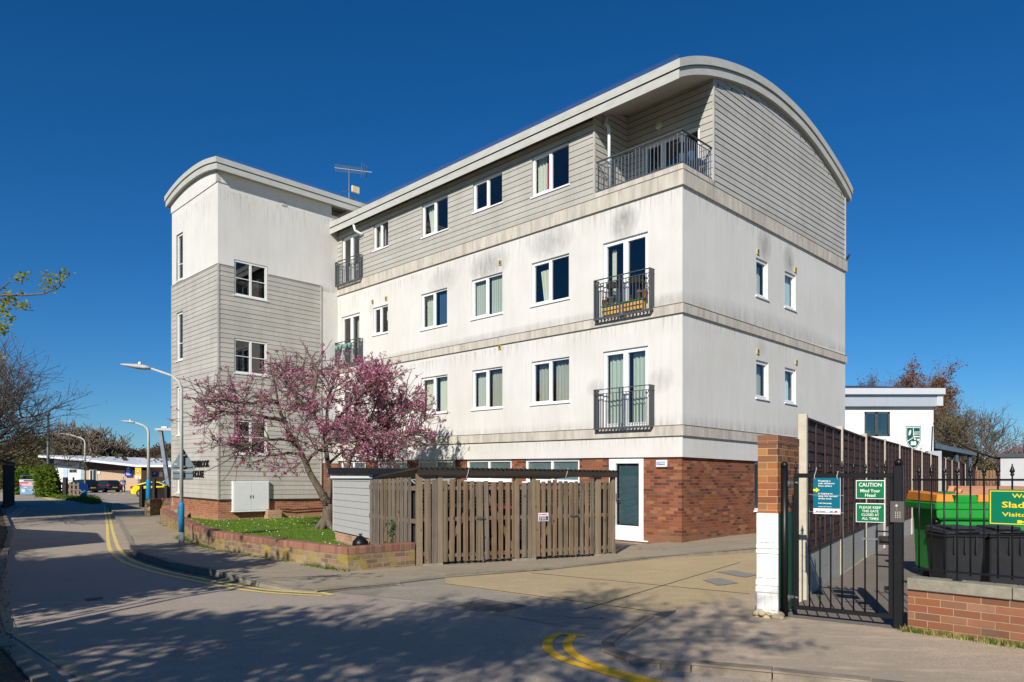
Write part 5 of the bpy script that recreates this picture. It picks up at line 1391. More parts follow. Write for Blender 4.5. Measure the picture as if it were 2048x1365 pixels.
# school building -----------------------------------------------------------
m_sw = M('school_white', (.74, .735, .72), .85, .03, 2); m_metal = M('ribbed_metal', (.55, .57, .60), .35, .08, 4, metal=.4, stretch=(14, 14, .3)); m_anth = M('anthracite_frame', (.06, .07, .08), .5)
SY = 35.0
def SP(px, py): return P(px, py, SY)
sx0, sx1 = SP(1640, 900)[0], SP(1867, 900)[0]
sb = thing('school_building', 'white rendered school block with metal eaves and a green crest', 'building', (sx1, SY, 0))
def lz(py): return EYE + (HY - py) / FL * SY
def lx(px): return (px - CX) / FL * SY - sx1
w = MB(); wz = (lx(1729), lx(1780), lz(873), lz(824))
ff = lambda u, d, z: (u, -d, z)
wallgrid(w, ff, sx0 - sx1, 0, -.1, lz(814), [wz], rev=.1)
w.face([(0, 0, 0), (0, 14, 0), (0, 14, lz(814)), (0, 0, lz(814))]); w.build('wall', m_sw, sb)
w = MB(); w.box(sx0 - sx1, lx(1867), -.25, 14, lz(814), lz(792)); w.build('eaves_panel', m_metal, sb)
w = MB(); w.box(sx0 - sx1, lx(1880), -.45, 14.5, lz(791), lz(779)); w.box(lx(1867), lx(1879), -.3, 14.2, lz(813), lz(791)); w.build('fascia', M('pale_fascia', (.62, .64, .66), .45, .03, metal=.2), sb)
w = MB(); w.hexa([(sx0 - sx1, -.3, lz(779)), (.2, -.3, lz(779)), (.2, 14.4, lz(779)), (sx0 - sx1, 14.4, lz(779)), (sx0 - sx1, 1.5, lz(764)), (-2.4, 1.5, lz(764)), (-2.4, 14, lz(764)), (sx0 - sx1, 14, lz(764))]); w.build('roof', m_anth, sb)
w = MB(); a, b_, c, e = wz
for q in ((a, b_, c, c + .09), (a, b_, e - .09, e), (a, a + .09, c, e), (b_ - .09, b_, c, e), (a + .52, a + .66, c, e)): w.box(q[0], q[1], .02, .08, q[2], q[3])
wo2 = w.build('window', m_anth, sb); w = MB(); w.face([(a, .06, c), (b_, .06, c), (b_, .06, e), (a, .06, e)]); w.build('pane', glass('school_glass', (.4, .5, .48), .25), wo2)
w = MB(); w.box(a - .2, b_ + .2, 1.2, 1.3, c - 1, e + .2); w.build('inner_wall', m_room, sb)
cr = thing('school_crest', 'dark green heraldic shield crest on the white school wall', 'crest', (sx1 + lx(1826), SY - .02, lz(876)))
m_cg = M('crest_green', (.004, .09, .07), .5); 
def shield(k, y, m, nm):
    hw = .36 * k; pts = [(-hw, .55 * k), (hw, .55 * k), (hw, .0)] + [(hw * math.cos(t), -.55 * k * math.sin(t) ** 1.2) for t in [x * PI / 16 for x in range(1, 9)]]
    pts = pts + [(-x, z) for x, z in reversed(pts[2:-1])]
    w = MB(); w.face([(x, y, z) for x, z in pts]); w.build(nm, m, cr)
w = MB(); w.box(-.52, .52, -.012, 0, -1.0, .78); w.build('backplate', M('crest_plate', (.70, .70, .68), .8), cr)
shield(1.0, -.014, m_cg, 'shield_edge'); shield(.93, -.016, m_swhite, 'shield_rim'); shield(.87, -.018, m_cg, 'shield_field')
w = MB()
w.face([(.02, -.02, .14), (.30, -.02, .14), (.30, -.02, .19), (.02, -.02, .19)]); 
for k in range(3): w.face([(.03, -.02, -.02 + k * .13 - .08), (.3, -.02, -.10 + k * .13), (.3, -.02, -.06 + k * .13), (.03, -.02, .02 + k * .13 - .06)])
w.face([(-.015, -.02, -.02), (.015, -.02, -.02), (.015, -.02, .48), (-.015, -.02, .48)]); w.face([(-.3, -.02, -.16), (-.28, -.02, -.19), (.0, -.02, .0), (-.0, -.02, .04)]); w.face([(.3, -.02, -.16), (.28, -.02, -.19), (.0, -.02, .0), (.0, -.02, .04)])
w.face([(-.13, -.02, -.36), (.13, -.02, -.36), (.13, -.02, -.2), (.08, -.02, -.16), (0, -.02, -.2), (-.08, -.02, -.16), (-.13, -.02, -.2)])
w.face([(-.22, -.02, .30), (-.14, -.02, .40), (-.1, -.02, .3), (-.16, -.02, .12), (-.24, -.02, .12)])
w.face([(-.02 + .05, -.02, .26), (.3, -.02, .26), (.3, -.02, .29), (.03, -.02, .29)]); w.build('charges', m_swhite, cr)
w = MB()
for k in range(11):
    t = -1.0 + k * .2; x0, x1 = .42 * math.sin(t) , .42 * math.sin(t + .2); z0, z1 = -.38 - .36 * math.cos(t), -.38 - .36 * math.cos(t + .2)
    if abs(t + .1) > .05: w.bar((x0, -.018, z0), (x1, -.018, z1), .012, .05)
w.face([(-.42, -.02, -.48), (-.30, -.02, -.52), (-.40, -.02, -.58)]); w.face([(.42, -.02, -.48), (.30, -.02, -.52), (.40, -.02, -.58)])
w.build('motto_scroll', M('scroll_grey', (.35, .38, .38), .8), cr)
# canopy, container, far gate, cable
cn = thing('canopy', 'blue-grey flat canopy on posts beside the white school wall', 'canopy', (sx1 + .1, SY + 2, 0))
m_can = M('canopy_steel', (.07, .10, .13), .5)
w = MB(); z1 = lz(900); w.hexa([(0, -2, lz(897)), (2.0, -2, lz(912)), (2.0, 6, lz(912)), (0, 6, lz(897)), (0, -2, lz(886)), (2.0, -2, lz(906)), (2.0, 6, lz(906)), (0, 6, lz(886))]); w.build('roof', m_can, cn)
for x, y in ((.1, -1.8), (1.1, -1.8), (1.75, -1.8), (1.75, 5.5)):
    w = MB(); w.box(x, x + .14, y, y + .14, 0, lz(905)); w.build('post', m_can, cn)
ct = thing('grey_container', 'plain grey site cabin with dark roof edge at the right edge', 'cabin', P(2001, 1000, 24)[:2] + (0,), R(-35))
w = MB(); w.box(0, 5, 0, 3, 0, 1.6 + (957 - 915) / FL * 24); w.build('wall', M('cabin_grey', (.50, .50, .50), .8, .04), ct)
w = MB(); w.box(-.08, 5, -.08, 3, 1.6 + (957 - 915) / FL * 24, 1.6 + (957 - 908) / FL * 24); w.build('roof', m_anth, ct)
cb = thing('overhead_cable', 'black cable sagging from the school wall to the grey cabin', 'cable', P(1867, 848, 34.8))
a, b_ = Vector(P(1867, 848, 34.8)), Vector(P(2003, 919, 24))
w = MB(); w.tube([(b_ - a) * t + Vector((0, 0, -1.0 * t * (1 - t))) for t in [k / 14 for k in range(15)]], .035, 6); w.build('cable', m_slot, cb)
gt = thing('timber_screen', 'brown timber fence closing the far end of the path', 'fence', P(1940, 1000, 44)[:2] + (0,))
w = MB()
for i in range(22): w.box(i * .2, i * .2 + .17, 0, .03, 0, 1.6 + (957 - 941) / FL * 44)
w.build('boards', wood('brown_board', [(.16, .08, .04), (.25, .14, .08), (.3, .18, .1)], knots=False), gt)
# ================================================================ trees
def limb(mb, pts, r0, r1, n=5, wob=0.0, rnd=None):
    pts = [Vector(p) for p in pts]
    k = len(pts)
    mb.tube(pts, [r0 + (r1 - r0) * (i / (k - 1)) ** .8 for i in range(k)], n)
def grow(mb, p, d, L, r, lev, prm, rnd, tips):
    """one wandering branch and, recursively, its side shoots"""
    if prm.get('env') and prm['env'](p) > 1: return
    ns = 4 if lev <= 1 else 3
    pts = [p]; dd = d.normalized(); q = p.copy()
    for i in range(ns):
        dd = (dd + Vector((rnd.uniform(-1, 1), rnd.uniform(-1, 1), rnd.uniform(-1, 1))) * prm.get('wob', .22) + Vector((0, 0, prm.get('up', .08)))).normalized()
        q = q + dd * L / ns; pts.append(q.copy())
    r1 = max(r * .45, prm['rmin'])
    mb.tube(pts, [r + (r1 - r) * i / ns for i in range(ns + 1)], 5 if lev == 0 else (4 if lev == 1 else 3), caps=False)
    if lev >= prm['max']:
        tips.append((pts[-1], dd)); tips.append((pts[-2], dd)); return
    m = prm['kids'][min(lev, len(prm['kids']) - 1)]
    for i in range(m):
        t = rnd.uniform(.25, 1.0) * ns; k = min(int(t), ns - 1); f = t - k
        s = pts[k].lerp(pts[k + 1], f); b = (pts[k + 1] - pts[k]).normalized()
        side = Vector((rnd.uniform(-1, 1), rnd.uniform(-1, 1), rnd.uniform(-.6, 1))).normalized()
        nd = (b * prm.get('fwd', .8) + side * prm.get('spread', .8)).normalized()
        grow(mb, s, nd, L * rnd.uniform(.45, .75), max(r * .5, prm['rmin']), lev + 1, prm, rnd, tips)
    tips.append((pts[-1], dd))
def clump(mb, c, rnd, n, rad, size, flat=1.0, m=0):
    for i in range(n):
        o = Vector((rnd.gauss(0, 1), rnd.gauss(0, 1), rnd.gauss(0, 1) * flat)) * rad * .55
        a = Vector((rnd.uniform(-1, 1), rnd.uniform(-1, 1), rnd.uniform(-1, 1))).normalized(); b = a.orthogonal().normalized()
        if rnd.random() < .5: b = a.cross(b)
        s = size * rnd.uniform(.6, 1.3); p = c + o
        mb.face([p - a * s, p + b * s * .6, p + a * s, p - b * s * .6], m)
m_bark = M('grey_brown_bark', (.16, .125, .095), .95, .35, 6, .02, 30, stretch=(1, 1, .3), dirt=(.07, .055, .045), da=.6, ds=5)
m_bark_l = M('cherry_bark', (.15, .115, .085), .95, .3, 8, .02, 30, stretch=(1, 1, .4), dirt=(.09, .065, .05), da=.7, ds=7)
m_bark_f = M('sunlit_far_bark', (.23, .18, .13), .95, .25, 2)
m_bark_d = M('dark_twig_bark', (.075, .06, .05), .95, .3, 6)

# flowering cherry ---------------------------------------------------------
TZ = 20.6
def T_(px, py, dz=0.0): return Vector(P(px, py, TZ + dz))
ch = thing('cherry_tree', 'pink blossoming cherry tree on the lawn in front of the stair tower', 'tree', (*T_(652, 1052)[:2], LZ))
base = Vector(ch.location)
w = MB(); wb = MB(); tips = []
rnd = random.Random(11)
mains = [
    ([(652, 1056, 0), (655, 1035, 0), (657, 1008, 0)], .195, .14),
    ([(657, 1010, 0), (644, 989, 0), (626, 958, -.1), (613, 929, -.2), (605, 910, -.3), (591, 885, -.4), (572, 847, -.5), (556, 805, -.4), (549, 763, -.3), (541, 722, -.2)], .13, .018),
    ([(657, 1010, .1), (659, 975, .2), (656, 930, .3), (650, 871, .3), (629, 833, .1), (626, 790, 0), (634, 744, 0), (616, 706, 0), (606, 684, .1)], .105, .014),
    ([(650, 872, .3), (654, 830, .6), (660, 790, .8), (673, 745, 1.0)], .07, .02),
    ([(658, 1000, .2), (676, 968, .5), (696, 936, .6), (710, 901, .6), (721, 880, .5), (732, 850, .4), (753, 805, .3), (768, 770, .2)], .085, .014),
    ([(710, 901, .6), (736, 870, .9), (775, 840, 1.1), (815, 815, 1.0)], .06, .015),
    ([(721, 880, .5), (750, 868, .0), (790, 872, -.4), (832, 868, -.6)], .05, .012),
    ([(556, 806, -.4), (530, 800, -.6), (506, 808, -.8), (470, 806, -.9), (436, 800, -.9), (404, 790, -.8)], .07, .012),
    ([(572, 846, -.5), (553, 838, -.3), (521, 832, -.2), (485, 825, 0), (457, 824, .1), (422, 823, .1), (396, 806, .1)], .07, .012),
    ([(591, 885, -.4), (560, 878, -.8), (532, 880, -1.1), (500, 890, -1.2), (470, 905, -1.2)], .05, .012),
    ([(605, 911, -.3), (575, 905, .3), (540, 912, .6), (508, 925, .8), (490, 938, .8)], .04, .01),
    ([(613, 930, -.2), (630, 905, -.9), (655, 890, -1.4), (690, 880, -1.6)], .05, .012),
    ([(629, 833, .1), (600, 800, .8), (575, 770, 1.2), (560, 735, 1.4)], .05, .012),
    ([(655, 930, .3), (690, 900, 1.0), (735, 905, 1.3), (780, 915, 1.3)], .045, .012),
    ([(650, 871, .3), (690, 820, -.5), (730, 785, -.9), (760, 765, -1.0)], .06, .012)]
ecx, ecz = T_(628, 836)[0] - base.x, T_(628, 836)[2] - base.z
for pts, r0, r1 in mains:
    P3 = [T_(*p) - base for p in pts]
    sm = []
    for i in range(len(P3) - 1):
        a, b = P3[i], P3[i + 1]
        sm.append(a); sm.append((a + b) / 2 + Vector((rnd.uniform(-.04, .04), rnd.uniform(-.04, .04), rnd.uniform(-.03, .03))))
    sm.append(P3[-1])
    (w if r0 > .12 else wb).tube(sm, [r0 + (r1 - r0) * (i / (len(sm) - 1)) ** .75 for i in range(len(sm))], 8)
    if r0 > .19: continue
    tot = len(sm)
    prm = dict(max=2, kids=[5, 4], rmin=.0065, wob=.28, up=.03, spread=.95, fwd=.7, env=lambda q: ((q.x - ecx) / 3.35) ** 2 + (q.y / 2.9) ** 2 + ((q.z - ecz) / (1.85 if q.x > ecx - 1.0 else 1.7)) ** 2)
    dens = 19 if pts[-1][0] > 700 else 13
    for j in range(dens):
        t = rnd.uniform(.38, 1) * (tot - 1); k = min(int(t), tot - 2); s = sm[k].lerp(sm[k + 1], t - k)
        b = (sm[k + 1] - sm[k]).normalized()
        side = Vector((rnd.uniform(-1, 1), rnd.uniform(-1, 1), rnd.uniform(-.55, .9))).normalized()
        grow(wb, s, b * .6 + side, rnd.uniform(.6, 1.15), .018, 0 if rnd.random() < .6 else 1, prm, rnd, tips)
# root flare
for k in range(6):
    a = k * 1.05 + .3; w.tube([Vector((0, 0, .32)), Vector((math.cos(a) * .16, math.sin(a) * .16, .12)), Vector((math.cos(a) * .36, math.sin(a) * .36, -.06))], [.12, .10, .04], 6)
w.build('trunk', m_bark_l, ch); wb.build('branches', m_bark_l, ch)
bl = MB(); lf = MB()
cx, cz = T_(628, 830)[0] - base.x, T_(628, 830)[2] - base.z
rnd.shuffle(tips)
cnt = 0
for p, d in tips:
    ex = ((p.x - cx) / 3.65) ** 2 + (p.y / 3.2) ** 2 + ((p.z - cz) / 2.25) ** 2
    if ex > 1.1: continue
    dn = .44 + (.26 if p.x > cx + .6 else 0) + .55 * noise.noise(p * 1.6)
    if rnd.random() > dn: continue
    cnt += 1
    n = 1
    clump(bl, p, rnd, rnd.randint(6, 10), .05, .025, 1, 0); clump(bl, p, rnd, rnd.randint(3, 5), .055, .024, 1, 1)
    for q in range(n):
        c = p + Vector((rnd.gauss(0, .035), rnd.gauss(0, .035), rnd.gauss(0, .035)))
        ax = Vector((rnd.uniform(-1, 1), rnd.uniform(-1, 1), rnd.uniform(-1, .6))).normalized(); u = ax.orthogonal().normalized(); v = ax.cross(u)
        rr_ = rnd.uniform(.020, .034)
        for k in range(5):
            t0 = k * 1.257; a0 = u * math.cos(t0 - .55) + v * math.sin(t0 - .55); a1 = u * math.cos(t0 + .55) + v * math.sin(t0 + .55)
            bl.face([c, c + a0 * rr_ + ax * .012, c + (a0 + a1).normalized() * rr_ * 1.25 + ax * .012, c + a1 * rr_ + ax * .012], 0 if rnd.random() < .72 else 1)
    if rnd.random() < .45: clump(lf, p, rnd, 2, .05, .024)
bl.build('blossom', [leaf('pink_petal', (.45, .13, .23), (.74, .40, .50), .3), leaf('deep_pink_petal', (.25, .025, .09), (.38, .06, .15), .25)], ch)
lf.build('young_leaves', leaf('bronze_leaf', (.16, .07, .03), (.22, .12, .04), .3), ch)
print('blossom clusters', cnt)

# generic trees ---------------------------------------------------------------
def tree(label, X, Y, H_, spread, seed, mb_=None, leafm=None, ln=0, lsize=.12, lrad=.4, kids_=(7, 6, 5), lev=3, trunk=.16, fork=.3, rmin=.012, up=.12, name='bare_tree', cat='tree', group=None, wob=.2, sp=.8, z0=0.0, width=1.0, nmain=7):
    o = thing(name, label, cat, (X, Y, z0), 0, group); rnd = random.Random(seed); tips = []
    w = MB(); wb = MB(); hf = H_ * fork
    w.tube([(0, 0, -.2), (rnd.uniform(-.1, .1), 0, hf * .5), (rnd.uniform(-.2, .2), rnd.uniform(-.2, .2), hf), (0, 0, H_ * .75)], [trunk * 1.25, trunk, trunk * .8, rmin * 2], 8)
    prm = dict(max=lev, kids=list(kids_), rmin=rmin, wob=wob, up=up, spread=sp, fwd=.75)
    for i in range(nmain):
        a = i * 2.4 + rnd.uniform(-.4, .4); z = hf * rnd.uniform(.8, 1.0) + (H_ - hf) * rnd.uniform(0, .35)
        el = rnd.uniform(.35, 1.1)
        d = Vector((math.cos(a) * math.cos(el) * width, math.sin(a) * math.cos(el), math.sin(el)))
        L = min(spread / max(math.cos(el), .3), (H_ - z)) * rnd.uniform(.62, .85)
        grow(wb, Vector((0, 0, z)), d, L, trunk * .5, 0 if lev > 2 else 1, prm, rnd, tips)
    zs = sorted(p.z for p, d in tips); rs = sorted(math.hypot(p.x, p.y) for p, d in tips)
    kz = (H_ - .3) / zs[int(len(zs) * .995)]; kr = spread / rs[int(len(rs) * .985)]
    for b_ in (w, wb): b_.v = [(v[0] * kr, v[1] * kr, v[2] * kz) for v in b_.v]
    tips = [(Vector((p.x * kr, p.y * kr, p.z * kz)), d) for p, d in tips]
    w.build('trunk', mb_ or m_bark, o); wb.build('branches', mb_ or m_bark, o)
    if leafm and ln:
        l = MB()
        for p, d in tips: clump(l, p, rnd, ln, lrad, lsize)
        l.build('crown', leafm, o)
    return o
lf_ol = leaf('olive_bud', (.09, .085, .03), (.17, .15, .055), .25); lf_br = leaf('brown_bud', (.10, .055, .035), (.17, .095, .06), .2)
lf_gr = leaf('fresh_green', (.09, .13, .02), (.19, .22, .035), .3); lf_hedge = leaf('hedge_green', (.06, .11, .01), (.16, .22, .02), .3)
lf_dark = leaf('evergreen', (.02, .045, .012), (.05, .09, .02), .2)
def px_h(py, Y): return EYE + (HY - py) / FL * Y
def pxx(px, Y): return (px - CX) / FL * Y
# big bare tree left, reaching in from outside the frame
tree('dark bare tree leaning in from the left edge above the road', pxx(-105, 24), 24, 6.6, 4.1, 31, m_bark_d, lf_br, 1, .025, .15, (8, 7, 5, 3), 3, .13, .22, .007, .05, wob=.22, sp=.8, nmain=11)
tree('bare tree with fine upright twigs behind the black fence at the left edge', pxx(-50, 34), 34, px_h(655, 34), 3.0, 32, m_bark, lf_br, 1, .03, .2, (6, 5, 4, 3), 3, .14, .3, .009, .1, nmain=9)
# woodland trees behind the nursery
WT = [
 (15, 118, 862, 9.0, lf_ol, 'olive-budded tree behind the black fence at the far left', 40),
 (62, 122, 870, 8.0, lf_ol, 'olive-brown tree directly behind the dark lamp column', 41),
 (98, 118, 872, 7.0, lf_ol, 'pale olive tree left of the white roof tip', 42),
 (128, 122, 866, 6.0, lf_br, 'reddish brown bare tree left of the large round-crowned tree', 43),
 (160, 118, 846, 7.5, None, 'large round-crowned bare tree rising behind the white roof', 44),
 (195, 124, 872, 6.0, None, 'rounded bare tree at the right shoulder of the largest one', 45),
 (236, 150, 897, 6.5, lf_br, 'flat-domed bare tree alone against the sky', 46),
 (266, 140, 906, 5.5, lf_gr, 'bright green budding tree right of the flat-domed tree', 47),
 (300, 140, 907, 6.5, lf_br, 'brown tree behind the roof, left of the white lamp post', 48),
 (338, 128, 890, 6.5, lf_br, 'brown bare tree by the corner of the stair tower', 49),
 (22, 84, 905, 5.5, lf_ol, 'low olive scrub tree beside the clothes banks', 50)]
for px_, Y, top, spd, lm, lab, sd_ in WT:
    H_ = px_h(top, Y)
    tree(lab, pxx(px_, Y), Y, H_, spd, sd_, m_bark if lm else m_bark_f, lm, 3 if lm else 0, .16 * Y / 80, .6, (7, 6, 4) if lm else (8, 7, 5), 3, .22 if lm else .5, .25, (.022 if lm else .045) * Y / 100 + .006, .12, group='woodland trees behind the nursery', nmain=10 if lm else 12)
w = MB(); rnd = random.Random(77)
for i in range(5200):
    px_ = rnd.uniform(-120, 360); Y = rnd.uniform(100, 170)
    top = px_h(918 + 8 * math.sin(px_ * .05) - (24 if px_ < 120 else 0), Y)
    c = Vector((pxx(px_, Y), Y, rnd.uniform(.3, max(1, top)))); clump(w, c, rnd, 3, .8, .45)
setting(w.build('distant_wood', leaf('far_wood', (.07, .06, .03), (.13, .11, .05), .2)), 'stuff', 'olive brown woodland behind the nursery', 'wood')
# right-hand trees
tree('russet birch crown showing above the school roof', pxx(1840, 52), 52, px_h(722, 52), 2.4, 60, m_bark, leaf('birch_russet', (.16, .07, .035), (.28, .14, .07), .2), 5, .075, .32, (8, 6, 5), 3, .12, .35, .012, .06, name='birch_tree', nmain=10)
tree('thin drooping birch top left of the russet one over the school roof', pxx(1755, 60), 60, px_h(742, 60), 2.2, 61, m_bark, leaf('birch_brown', (.12, .06, .04), (.2, .11, .07), .2), 2, .06, .3, (7, 5, 4), 3, .1, .5, .012, .02, name='birch_tree')
tree('small birch top beside the rendered gable over the school roof', pxx(1712, 62), 62, px_h(758, 62), 1.6, 64, m_bark, leaf('birch_brown2', (.12, .06, .04), (.2, .11, .07), .2), 2, .06, .3, (6, 5, 4), 3, .1, .5, .012, .02, name='birch_tree')
tree('yellowish budding willow beside the school wall', pxx(1893, 44), 44, px_h(790, 44), 2.0, 62, m_bark, leaf('willow_bud', (.16, .12, .03), (.27, .21, .05), .3), 1, .05, .35, (6, 5, 5), 3, .14, .3, .011, .08, nmain=9)
tree('wide bare tree with arching limbs behind the path', pxx(1948, 48), 48, px_h(795, 48), 3.6, 63, m_bark, None, 0, .035, .3, (7, 6, 4), 3, .2, .22, .012, .1, nmain=11)
tree('olive scrub behind the far timber fence', pxx(1975, 58), 58, px_h(892, 58), 4.4, 66, m_bark, leaf('scrub_bud', (.14, .11, .04), (.22, .18, .06), .2), 3, .08, .5, (7, 6, 4), 3, .14, .1, .012, .08, nmain=11)
tree('pink blossoming tree at the right edge beyond the grey cabin', pxx(2088, 40), 40, px_h(838, 40), 1.9, 65, m_bark, leaf('far_pink', (.30, .12, .16), (.46, .22, .28), .3), 3, .04, .25, (7, 6, 4), 3, .12, .3, .01, .05, name='blossom_tree', nmain=9)

# roadside tree: trunk outside the frame, one leafy bough in view, crown overhead shading the road
rt = thing('roadside_tree', 'leafy roadside tree whose bough with yellow-green leaves enters at the upper left', 'tree', (-7.3, 1.2, 0))
b0 = Vector((-7.3, 1.2, 0)); rnd = random.Random(9); tips = []
w = MB(); w.tube([(0, 0, -.1), (.1, 0, 1.5), (0, .1, 3.0), (.1, 0, 4.6)], [.24, .2, .17, .08], 10); w.build('trunk', m_bark, rt)
wb = MB(); lfb = MB()
BZ = 6.4
def bt(px_, py_, d=0): return Vector(P(px_, py_, BZ + d)) - b0
for pts, r in (([(-150, 640), (-60, 605), (0, 591), (47, 591), (88, 588), (117, 575), (138, 545)], .014), ([(-90, 640), (-30, 600), (0, 580), (20, 563), (44, 569), (46, 552)], .009), ([(-60, 606), (0, 598), (29, 616), (67, 622)], .007), ([(-110, 660), (-40, 640), (0, 650), (12, 665)], .008), ([(88, 588), (92, 575), (95, 562)], .004), ([(-30, 600), (10, 596), (40, 600)], .005), ([(-110, 660), (-30, 680), (4, 712)], .006)):
    q = [bt(*p) for p in pts]; wb.tube(q, [r + (.0025 - r) * i / (len(q) - 1) for i in range(len(q))], 6)
wb.tube([Vector((.0, .1, 2.9)), Vector((.6, 1.8, 3.05)), Vector((1.2, 3.6, 3.1)), bt(-150, 640)], [.07, .045, .03, .014], 6)
wb.tube([Vector((.0, .1, 2.9)), Vector((.5, 2.0, 2.8)), Vector((1.1, 3.9, 2.85)), bt(-110, 660)], [.05, .035, .02, .008], 6)
LC = [(44, 553, 12, 9), (36, 557, 10, 6), (54, 550, 8, 4), (95, 552, 9, 8), (90, 572, 14, 12), (108, 568, 14, 14), (120, 562, 10, 10), (131, 543, 8, 6), (124, 552, 8, 7), (12, 597, 12, 14), (30, 602, 14, 16), (42, 612, 10, 10), (56, 614, 7, 6), (5, 610, 12, 14), (8, 632, 14, 16), (20, 640, 10, 8), (2, 655, 12, 16), (6, 668, 8, 8), (0, 712, 8, 8), (14, 585, 5, 4), (43, 588, 5, 4), (-10, 620, 20, 30), (-20, 650, 20, 30)]
for px_, py_, rad, n in LC:
    c = bt(px_, py_, rnd.uniform(-.15, .15)); rw = rad / FL * BZ
    for k in range(n * 2):
        o = Vector((rnd.gauss(0, .5), rnd.gauss(0, .5), rnd.gauss(0, .5))) * rw
        a = Vector((rnd.uniform(-1, 1), rnd.uniform(-1, 1), rnd.uniform(-.4, 1))).normalized(); b = a.orthogonal().normalized(); s = rnd.uniform(.014, .024); p = c + o
        lfb.face([p, p + a * s + b * s * .5, p + a * s * 2.0, p + a * s - b * s * .5])
lfb.build('bough_leaves', leaf('spring_leaf', (.22, .26, .03), (.38, .40, .06), .45), rt)
# crown over the road behind the viewer (x, y, z, rx, ry, rz, clumps, leaves each)
cr_ = MB()
def blob(cx, cy, cz, rx, ry, rz, n, k, rad=.28, size=.085):
    for i in range(n):
        u = Vector((rnd.gauss(0, 1), rnd.gauss(0, 1), rnd.gauss(0, 1))).normalized() * rnd.uniform(.3, 1) ** .5
        c = Vector((cx + u.x * rx, cy + u.y * ry, cz + u.z * rz)) - b0
        clump(cr_, c, rnd, k, rad, size)
blob(-6.4, -.9, 4.6, 2.4, .9, 1.35, 680, 9); blob(-4.2, -1.3, 4.6, 1.2, .7, .8, 70, 8); blob(-7.7, -1.7, 4.3, 1.4, 1.0, 1.3, 380, 10)
prm = dict(max=3, kids=[6, 5, 4], rmin=.007, wob=.25, up=.05, spread=.85, fwd=.8)
for (sx, sy, sz), (ex, ey, ez) in (((-7.2, 1.2, 3.4), (-3.4, -.6, 4.8)), ((-7.2, 1.2, 3.8), (-2.6, -1.6, 5.4)), ((-7.2, 1.2, 4.2), (-3.6, -2.6, 6.0)), ((-7.2, 1.2, 3.0), (-4.2, -.2, 4.0))):
    a, b = Vector((sx, sy, sz)) - b0, Vector((ex, ey, ez)) - b0
    wb.tube([a, a.lerp(b, .5) + Vector((0, 0, .3)), b], [.08, .05, .025], 6)
    for j in range(5):
        grow(wb, a.lerp(b, .6 + .1 * j), (b - a).normalized() + Vector((rnd.uniform(-.2, .8), rnd.uniform(-.5, .5), rnd.uniform(-.4, .4))), 1.7, .025, 0, prm, rnd, tips)
for p, d in tips:
    if rnd.random() < .40: clump(cr_, p, rnd, 3, .14, .05)
wb.build('branches', m_bark, rt); cr_.build('crown', lf_gr, rt)
# ================================================================ street furniture, vehicles, far buildings on the left
m_lampw = M('chalky_white_lamp', (.50, .50, .46), .6, .12, 5, dirt=(.36, .33, .26), da=.6, ds=9, stretch=(1, 1, .4)); m_blue = M('blue_paint', (.01, .22, .42), .5, .12, 8); m_stub = M('grey_stub', (.22, .24, .24), .7, .2, 9)
m_signback = M('grey_sign_back', (.13, .18, .19), .55, .1, 6)
def lamp(label, px_, py_, arm, top, Y=None, r=.043, bluez=(.35, 1.05), group='white lamp posts along the road'):
    x, y, _ = G(px_, py_) if Y is None else (pxx(px_, Y), Y, 0)
    o = thing('street_lamp', label, 'lamp post', (x, y, 0), 0, group)
    s = top
    w = MB(); w.tube([(0, 0, -.05), (0, 0, bluez[0])], r * 1.55, 14); w.build('base', m_stub, o)
    w = MB(); w.tube([(0, 0, bluez[0]), (0, 0, bluez[1] - .06), (0, 0, bluez[1])], [r * 1.5, r * 1.5, r * 1.15], 14); w.build('blue_band', m_blue, o)
    w = MB(); w.tube([(0, 0, bluez[1]), (0, 0, s - .55), (0, 0, s - .32), (-.06, 0, s - .14), (-.22, 0, s), (-arm * .7, 0, s + .17 * arm)], [r, r * .85, r * .8, r * .75, r * .7, r * .55], 12); w.build('column', m_lampw, o)
    hx, hz = -arm * .68, s + .165 * arm
    w = MB(); d = Vector((-1, 0, .22)).normalized()
    c = Vector((hx, 0, hz)); L = .62
    w.tube([c, c + d * .12, c + d * .3, c + d * L * .9, c + d * L * 1.15], [.045, .085, .095, .055, .02], 10)
    w.v = [(v[0], v[1] * 1.2, c.z + (v[2] - c.z) * .62 + .0) if i >= 0 else v for i, v in enumerate(w.v)]
    w.build('lantern', m_lampw, o)
    w = MB(); w.tube([(c.x + d.x * .26, 0, c.z + .05), (c.x + d.x * .26, 0, c.z + .13), (c.x + d.x * .26, 0, c.z + .15)], [.035, .035, .02], 10); w.build('photocell', m_upvc, o)
    return o
Y1 = G(363, 1095)[1]
lamp('nearest white lamp post with blue band, standing by the garden wall', 363, 1095, 1.05, px_h(752, Y1))
Y2 = 35.5
lamp('second white lamp post with blue band on the pavement by the far brick walls', 297, 1022, .95, px_h(852, Y2), Y=Y2, r=.075, bluez=(.1, 1.55))
Y3 = 50
lamp('thin grey-white lamp post at the grass verge carrying a black triangular sign', 170, 1002, 1.5, px_h(877, Y3), Y=Y3, r=.06, bluez=(.05, 1.1))
